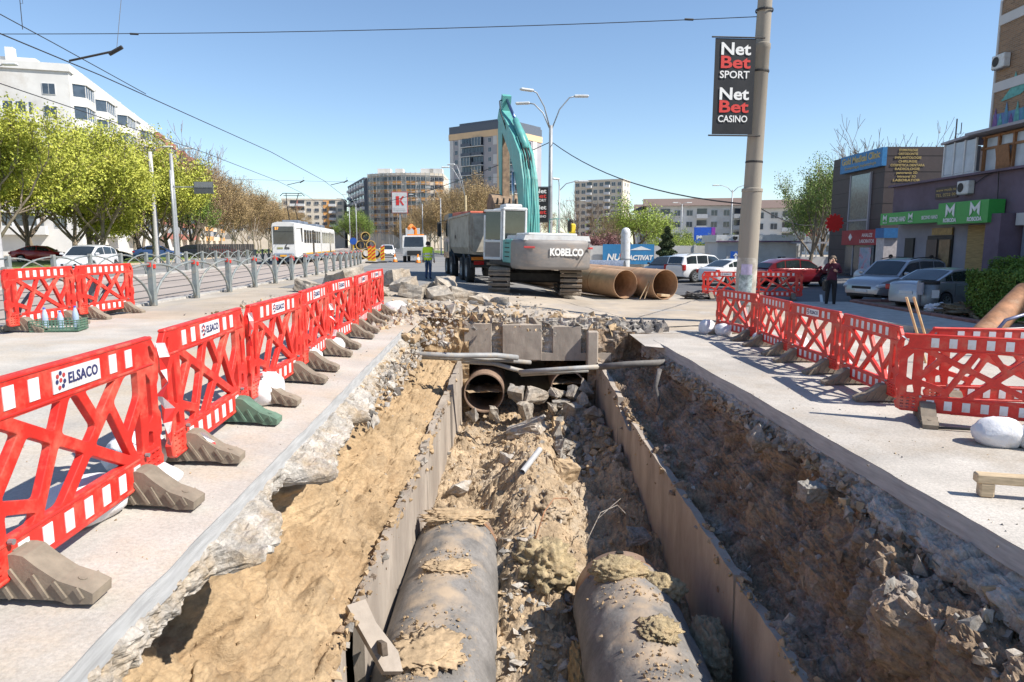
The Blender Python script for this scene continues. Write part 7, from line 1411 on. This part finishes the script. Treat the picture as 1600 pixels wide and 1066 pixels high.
lamp_pole('lamp_post', 'thin lamp post with a single long arm right of the excavator', (3.4, 50), 6.4, [(1.4, 0, .35), (-.1, -.1, .5)], .06); lamp_pole('lamp_post', 'curved double arm lamp post before the tower block', (-4.4, 66), 6.3, [(-1.6, 0, 2.6), (-1.1, .4, 2.9)], .12, mat('ochre_pole', (.36, .29, .17), .8)); lamp_pole('lamp_post', 'lamp post with two lamps behind the concrete pole', (24.7, 78), 8.3, [(-1.6, 0, .5), (1.6, 0, .5)], .08); lamp_pole('lamp_post', 'thin lamp mast before the white block', (24.5, 100), 8.0, [(-.7, 0, .2), (.7, 0, .2)], .08); lamp_pole('lamp_post', 'thin lamp mast between the cream block and willow', (8.7, 95), 8.0, [(-.7, 0, .2), (.7, 0, .2)], .08)
for (x, y, lb) in ((-30.5, 130, 'curved street lamp beyond the tram, left of two'), (-27.0, 120, 'curved street lamp beyond the tram, right of two'), (-15.5, 120, 'curved street lamp on the right side of the far road'), (-10.8, 105, 'grey lamp mast before the tan trees right of the far road')): lamp_pole('lamp_post', lb, (x, y), 8.5, [(-1.6, 0, 1.6)], .09)
lamp_pole('lamp_post', 'tall pale pole with an angled arm at the left frame edge', (-27.1, 36.2), 8.6, [(1.35, 0, 2.0)], .22, mat('pale_painted_pole', (.46, .45, .44), .8, var=.1)); lamp_pole('lamp_post', 'painted tram pole among the left trees', (-29.4, 57), 9.0, [(1.2, 0, .4)], .18, MATS['pale_painted_pole']); lamp_pole('lamp_post', 'grey tram pole left of the dark sign board', (-28.2, 58), 9.0, [(1.2, 0, .4)], .16)
tag(lamp_pole('tram_pole', 'slim pole carrying the dark sign board', (-27.6, 56.5), 7.5, [], .12), cat='pole')
sb = thing('sign_board', 'dark rectangular sign board on a pole above the left road', 'sign', (-25.0, 56.5, 5.9)); pbox('panel', sb, (0, 0, .45), (1.55, .12, .95), mat('sign_back_grey', (.10, .105, .11), .6, var=.1)); pbox('pale_half', sb, (0, -.07, .68), (1.45, .02, .45), mat('sign_pale', (.22, .23, .24), .6)); mb = MB(); mb.tube([(-2.6, 0, .5), (.6, 0, .5)], .05, 6); mb.build('arm', m_lampgrey, sb)
bb = thing('billboard', 'white square billboard with a red emblem on a tall post', 'billboard', (-22.3, 138, gz(-20))); bb.scale = (.74, .74, .98); pbox('board', bb, (0, 0, 10.0), (4.0, .4, 4.0), m_mwhite); pbox('frame', bb, (0, .05, 10.0), (4.3, .3, 4.3), m_logo_r); pbox('post', bb, (0, .2, 4), (.5, .4, 8), m_steel)
for P in ([(-.95, 9.45), (-.1, 9.45), (-.1, 11.25), (-.95, 11.25)], [(.0, 10.40), (.75, 11.25), (1.15, 11.25), (1.15, 11.1), (.5, 10.40)], [(.0, 10.30), (.5, 10.30), (1.15, 9.6), (1.15, 9.45), (.75, 9.45)]): mb = MB(); mb.prism(P, -.25, -.21); mb.build('red_emblem', m_refl_r, bb)
pbox('grey_footer', bb, (0, -.22, 8.7), (3.0, .04, .6), m_bpale)
bb2 = thing('billboard', 'small white billboard at the right kerb of the far road', 'billboard', (-11.5, 80, gz(-10))); pbox('board', bb2, (0, 0, 2.5), (1.6, .2, 1.9), m_mwhite); pbox('post', bb2, (0, .1, .8), (.2, .2, 1.6), m_steel)
# antenna masts
for (x, y, z, h, lb) in ((31.5, 50, 8.0, 2.6, 'thin radio mast on the clinic roof'), (-66, 97, 30.5, 5.5, 'thin aerial on the white block roof')):
    t = thing('antenna_mast', lb, 'antenna', (x, y, z)); mb = MB(); mb.tube([(0, 0, 0), (0, 0, h)], .05, 5); mb.build('mast', m_dark, t); mb = MB(); mb.tube([(0, 0, h * .6), (.35, 0, h * .6), (.35, 0, h * .9)], .03, 5); mb.build('dipole', m_dark, t)
# overhead wires
m_wire = mat('black_wire', (.03, .03, .032), .6, var=.1)
def wire(label, pts, r=.012, sag=0.0, name='overhead_wire', bend=None):
    P = []
    for i in range(len(pts) - 1):
        a, b = Vector(pts[i]), Vector(pts[i + 1])
        for k in range(12): u = k / 12; q = a.lerp(b, u); q.z -= sag * 4 * u * (1 - u); P.append(q)
    P.append(Vector(pts[-1])); mb = MB(); mb.tube(P, r, 5); return tag(mb.build(name, m_wire), label, 'wire')
def track_wire(u, z, ys): return [(u + float(xc(y)), y, z) for y in ys]
yw = [4, 20, 36, 52, 68, 84, 100, 130, 160, 200, 250]
wire('tram contact wire over the nearer track', track_wire(-11.45, 6.5, yw), .016); wire('tram contact wire over the farther track', track_wire(-14.95, 6.5, yw), .016)
wire('span wire from the near concrete pole across the tracks', [(6.9, 19.8, 8.0), (-8.6, 21.1, 7.95), (-27.2, 22.6, 8.45)], .012, .06)
lamp_pole('lamp_post', 'pole outside the left frame holding the span wire', (-27.2, 22.6), 9.2, [], .18)
for (y, lb) in ((60, 'span wire crossing above the tram'), (90, 'far span wire crossing the tracks')): wire(lb, [(-27.5 + float(xc(y)), y, 7.6), (-9 + float(xc(y)), y, 7.1), (4 + float(xc(y)), y, 7.6)], .010, .05)
for (u, y, lb) in ((-11.45, 18.6, 'pull-off arm and insulator on the nearer contact wire'), (-11.45, 56, 'pull-off arm above the tram on the nearer wire'), (-14.95, 56, 'pull-off arm above the tram on the farther wire')):
    x = u + float(xc(y)); t = thing('pull_off_arm', lb, 'wire fitting', (x, y, 6.5)); mb = MB(); mb.tube([(0, 0, .03), (1.15, .1, .30)], .028, 6); mb.build('rod', m_dark, t); mb = MB(); mb.tube([(1.0, .1, .22), (1.35, .1, .40)], .05, 6); mb.build('insulator', m_dark, t); mb = MB(); mb.tube([(1.2, .1, .34), (1.2, .5, 1.7 if y < 30 else .7)], .008, 4); mb.build('drop_wire', m_wire, t)
wire('auxiliary wire joining the nearer contact wire', [(-11.5, 13.5, 7.1), (-11.5, 18, 6.8), (-11.6, 22.5, 6.52)], .012)
for (x, y, z, lb) in ((4.9, 19.95, 7.97, 'small insulator on the span wire near the concrete pole'), (-11.2, 21.3, 7.98, 'link insulator on the span wire above the fence')): mb = MB(); mb.tube([(x - .12, y, z), (x + .12, y, z - .01)], .03, 6); tag(mb.build('insulator', m_dark), lb, 'insulator')
wire('thick sagging black cable from the lamp post to the near pole', [(2.1, 36.3, 7.0), (6.6, 19.9, 2.95)], .022, .55, 'power_cable'); wire('thick black cable from the near pole towards the car park', [(6.9, 19.9, 2.95), (20, 46, 3.1)], .02, .25, 'power_cable'); wire('black cable loop left of the lamp post', [(1.9, 36.3, 7.0), (-14, 60, 5.0)], .022, .6, 'power_cable')
wire('thin dark cable lying across the right pavement', [(6.5, 19.2, gz(6.5) + .05), (3.9, 18.3, gz(4) + .05)], .02, 0, 'pole_shadow_line')  # black tube standing in for the concrete pole's cast shadow

# ================================================================ SMALL ROADSIDE THINGS FAR OFF
m_yel = mat('delineator_yellow', (.78, .50, .02), .5, var=.04); m_del_r = mat('delineator_red', (.62, .05, .02), .5, var=.04)
def delineator(x, y, label):
    t = thing('delineator', label, 'road sign', (x, y, gz(x) + .012), 0, 'yellow and red road delineators'); pbox('board', t, (0, 0, .78), (.34, .03, 1.2), m_yel, bev=.01); pbox('base', t, (0, 0, .06), (.75, .4, .12), m_dark, bev=.03)
    for k in range(4): mb = MB(); z = .25 + k * .30; mb.prism([(-.165, z), (.165, z + .22), (.165, z + .37), (-.165, z + .15)], -.024, -.016); mb.build('red_stripe', m_del_r, t)
delineator(-12.1, 58.5, 'yellow delineator board with red stripes at the fence end, left of three'); delineator(-11.6, 57.6, 'yellow delineator board with red stripes in the middle of three'); delineator(-11.2, 59.5, 'yellow delineator board with red stripes standing alone on the road')
for k, (dx, dz) in enumerate(((0, .55), (1.1, .55), (2.2, .55), (.55, 1.5), (1.65, 1.5), (1.1, 2.4))): steel_pipe('black mouthed insulated pipe in the stack beside the far tracks', (-16.6 + dx, 73, gz(-16) + dz), (-18.9 + dx, 84, gz(-16) + dz), .5, mat('yellow_brown_pipe', (.45, .30, .10), .7, var=.2), False, 'stacked_pipe', 'pipes stacked by the far tracks', .10)
pbd = thing('concrete_trough', 'dark long concrete trough beside the pipe stack', 'trough', (-16.6, 68, gz(-16)), R(9)); pbox('body', pbd, (0, 0, .35), (.9, 7, .7), m_rub_d, bev=.03)
mk = thing('mandatory_sign', 'round blue road sign before the pipe stack', 'sign', (-16.1, 70, gz(-16))); pbox('post', mk, (0, 0, .9), (.08, .08, 1.8), m_yel); mb = MB(); mb.lathe([(.001, .02), (.36, .02), (.36, 0)], 16, 0, Matrix.Translation((0, -.05, 1.9)) @ Matrix.Rotation(R(90), 4, 'X')); mb.build('disc', MATS['sign_blue'], mk)
for (x, y, lb) in ((-10.3, 60.5, 'orange cone left of the crane lorry'), (-8.0, 58.5, 'orange cone before the crane lorry')): t = thing('traffic_cone', lb, 'cone', (x, y, gz(x) + .012)); mb = MB(); mb.lathe([(.22, .03), (.05, .75), (.001, .75)], 12); mb.build('cone', m_orange, t, smooth=True); pbox('base', t, (0, 0, .02), (.5, .5, .04), m_dark); mb = MB(); mb.lathe([(.165, .28), (.115, .48)], 12); mb.build('white_band', m_txtw, t)
ds = thing('dark_fence', 'dark slatted fence panel behind the left tree trunks', 'fence', (-33, 80, gz(-33)), R(75))
for k in range(24): pbox('slat', ds, (-5 + k * .42, 0, .8), (.32, .05, 1.6), m_dark)

# ================================================================ PEOPLE
m_skin = mat('skin', (.50, .30, .21), .55, var=.05); m_hair = mat('dark_hair', (.03, .022, .018), .8, var=.2)
def person(label, loc, rz, J, mats_, scale=1.0, hair=True, hands=('hl', 'hr')):
    """J: joint name -> (x,y,z,r); faces local -Y. mats_: (top, trousers, shoes)"""
    t = thing('person', label, 'person', (loc[0], loc[1], gz(loc[0]) + .014), rz); t.scale = (scale,) * 3
    E = [('pelvis', 'spine'), ('spine', 'chest'), ('chest', 'neck'), ('neck', 'head'), ('head', 'crown'), ('head', 'nose'), ('chest', 'sl'), ('chest', 'sr'), ('sl', 'el'), ('el', 'wl'), ('wl', 'hl'), ('sr', 'er'), ('er', 'wr'), ('wr', 'hr'), ('pelvis', 'pl'), ('pelvis', 'pr'), ('pl', 'kl'), ('kl', 'al'), ('al', 'tl'), ('pr', 'kr'), ('kr', 'ar'), ('ar', 'tr')]
    J = dict(J); h = J['head']; J['nose'] = (h[0], h[1] - .105, h[2] - .01, .018)
    for s, w, hd in (('l', 'wl', 'hl'), ('r', 'wr', 'hr')):
        a, b = Vector(J[w][:3]), Vector(J[hd][:3]); d = (b - a).normalized(); sd = d.cross(Vector((0, 1, .2))).normalized()
        for k in range(4): f = b + sd * (k - 1.5) * .021; J['f%s%d' % (s, k)] = (*(f + d * (.055 + .01 * (1.5 - abs(k - 1.5))) + Vector((0, -.012, 0))), .009); E.append((hd, 'f%s%d' % (s, k)))
        J['th' + s] = (*(a.lerp(b, .6) + sd * .05 + d * .02), .011); E.append((hd, 'th' + s))
    names = list(J); me = bpy.data.meshes.new('body'); me.from_pydata([J[n][:3] for n in names], [(names.index(a), names.index(b)) for a, b in E], [])
    o = bpy.data.objects.new('body', me); col.objects.link(o); md = o.modifiers.new('skin', 'SKIN'); md.use_smooth_shade = True; sub = o.modifiers.new('sub', 'SUBSURF'); sub.levels = 2; sub.render_levels = 2
    for i, n in enumerate(names): v = me.skin_vertices[0].data[i]; v.radius = (J[n][3], J[n][3]); v.use_root = (n == 'pelvis')
    dg = bpy.context.evaluated_depsgraph_get(); m2 = bpy.data.meshes.new_from_object(o.evaluated_get(dg)); bpy.data.objects.remove(o); m2.name = 'body'; m2.materials.clear()
    for m in (mats_[0], mats_[1], mats_[2], m_skin): m2.materials.append(m)
    for v in m2.vertices:
        if .85 < v.co.z < 1.47 and abs(v.co.x) < .2: v.co.y = v.co.y * .80
    hd = [Vector(J[k][:3]) for k in ('hl', 'hr')]
    for p in m2.polygons:
        c = p.center; p.use_smooth = True
        p.material_index = 3 if (c.z > J['neck'][2] - .0 and (c - Vector(J['head'][:3])).length < .22) or min((c - q).length for q in hd) < .095 else (2 if c.z < .085 else (1 if c.z < J['pelvis'][2] - .02 and abs(c.x) < .3 and min((c - q).length for q in hd) > .2 else 0))
    bo = link('body', m2, t)
    if hair:
        mb = MB(); mb.lathe([(.001, .125), (.06, .115), (.098, .07), (.108, .0), (.10, -.05), (.085, -.055)], 16, 0, Matrix.Translation((h[0], h[1] + .018, h[2] + .02))); mb.build('hair', m_hair, t, smooth=True)
    for s in (-1, 1): mb = MB(); mb.lathe([(.001, .012), (.010, .006), (.012, 0), (.001, -.012)], 8, 0, Matrix.Translation((h[0] + s * .035, h[1] - .088, h[2] + .02))); mb.build('eye', m_hair, t); mb = MB(); mb.box((h[0] + s * .10, h[1] + .01, h[2] - .01), (.02, .045, .06), bev=.008); mb.build('ear', m_skin, t)
    mb = MB(); mb.box((h[0], h[1] - .094, h[2] - .055), (.045, .012, .01)); mb.build('mouth', m_logo_r, t)
    return t, m2
def stand(arms_l, arms_r, legs_l, legs_r):
    J = dict(pelvis=(0, 0, .95, .135), spine=(0, .01, 1.13, .135), chest=(0, 0, 1.33, .155), neck=(0, 0, 1.50, .058), head=(0, -.025, 1.62, .088), crown=(0, -.015, 1.70, .068), sl=(.18, .01, 1.42, .075), sr=(-.18, .01, 1.42, .075), pl=(.09, 0, .88, .10), pr=(-.09, 0, .88, .10))
    for s, a in (('l', arms_l), ('r', arms_r)): J['e' + s] = (*a[0], .055); J['w' + s] = (*a[1], .038); J['h' + s] = (*a[2], .036)
    for s, a in (('l', legs_l), ('r', legs_r)): J['k' + s] = (*a[0], .075); J['a' + s] = (*a[1], .05); J['t' + s] = (*a[2], .042)
    return J
down = lambda s: [(s * .25, .03, 1.14), (s * .27, -.03, .92), (s * .27, -.06, .83)]
J = stand([(.27, .03, 1.18), (.16, -.20, 1.22), (.10, -.25, 1.26)], [(-.27, -.06, 1.22), (-.10, -.20, 1.47), (-.05, -.17, 1.56)], [(.10, -.04, .50), (.11, .03, .09), (.12, -.14, .045)], [(-.11, .0, .50), (-.13, .02, .09), (-.15, -.15, .045)])
m_burg = mat('burgundy_jacket', (.085, .012, .03), .8, var=.15, scale=8); m_blk = mat('black_trousers', (.018, .018, .02), .85, var=.15); m_shoe = mat('black_shoes', (.012, .012, .012), .4)
man, _ = person('man in a burgundy jacket holding his hand to his face at the car park', (11.5, 24.6), R(-28), J, (m_burg, m_blk, m_shoe), 1.07, hair=False)
mb = MB(); mb.lathe([(.001, .11), (.05, .105), (.09, .06), (.10, .02)], 14, 0, Matrix.Translation((0, .0, 1.64))); mb.build('hair', mat('grey_stubble', (.16, .12, .09), .9, var=.2), man, smooth=True)
bag = thing('shoulder_bag', 'dark bag hanging at the side of the man in burgundy', 'bag', (11.5 - .32, 24.42, gz(11) + .62), R(-28)); mb = MB(); mb.box((0, 0, .22), (.16, .34, .42), bev=.06); mb.build('pouch', m_dark, bag); mb = MB(); mb.tube([(0, .1, .42), (.12, .05, .78), (.2, 0, .86)], .018, 6); mb.build('strap', m_dark, bag)
J = stand(down(1), down(-1), [(.10, -.10, .50), (.10, .06, .11), (.11, -.10, .05)], [(-.10, .04, .50), (-.11, .12, .10), (-.12, -.04, .045)])
m_hiv = mat('hi_vis_yellow', (.62, .80, .02), .6, var=.06); m_jean = mat('blue_jeans', (.035, .06, .13), .85, var=.2, scale=10); m_whs = mat('pale_sleeves', (.50, .50, .50), .85, var=.1)
wk, wm = person('worker in a yellow high visibility vest and jeans seen from behind by the truck', (-4.05, 33.2), R(172), J, (m_whs, m_jean, m_shoe), 1.04)
def shell(src, parent, name, mats_, test, off, mi):
    vs = []; fs = []; ms = []; mp = {}
    for p in src.polygons:
        if test(p.center):
            f = []
            for i in p.vertices:
                if i not in mp: mp[i] = len(vs); v = src.vertices[i]; vs.append(v.co + v.normal * off)
                f.append(mp[i])
            fs.append(tuple(f)); ms.append(mi(p.center))
    me = bpy.data.meshes.new(name); me.from_pydata(vs, [], fs)
    for m in mats_: me.materials.append(m)
    me.polygons.foreach_set('material_index', ms); me.polygons.foreach_set('use_smooth', [True] * len(fs)); return link(name, me, parent)
shell(wm, wk, 'vest', [m_hiv, m_refl_w], lambda c: .90 < c.z < 1.49 and abs(c.x) < .23, .022, lambda c: 1 if (1.03 < c.z < 1.08 or 1.16 < c.z < 1.21) else 0)
J = stand(down(1), down(-1), [(.10, -.02, .50), (.10, .03, .09), (.11, -.14, .045)], [(-.10, -.02, .50), (-.10, .03, .09), (-.11, -.14, .045)])
person('woman in a dark blue coat standing by the shop behind the off-road car', (20.0, 36.3), R(-35), J, (mat('navy_coat', (.02, .03, .075), .8), m_jean, m_shoe), .98)
person('shop assistant in an orange top standing in the shop doorway', (20.75, 34.0), R(-90), J, (m_orange, m_blk, m_shoe), .98)
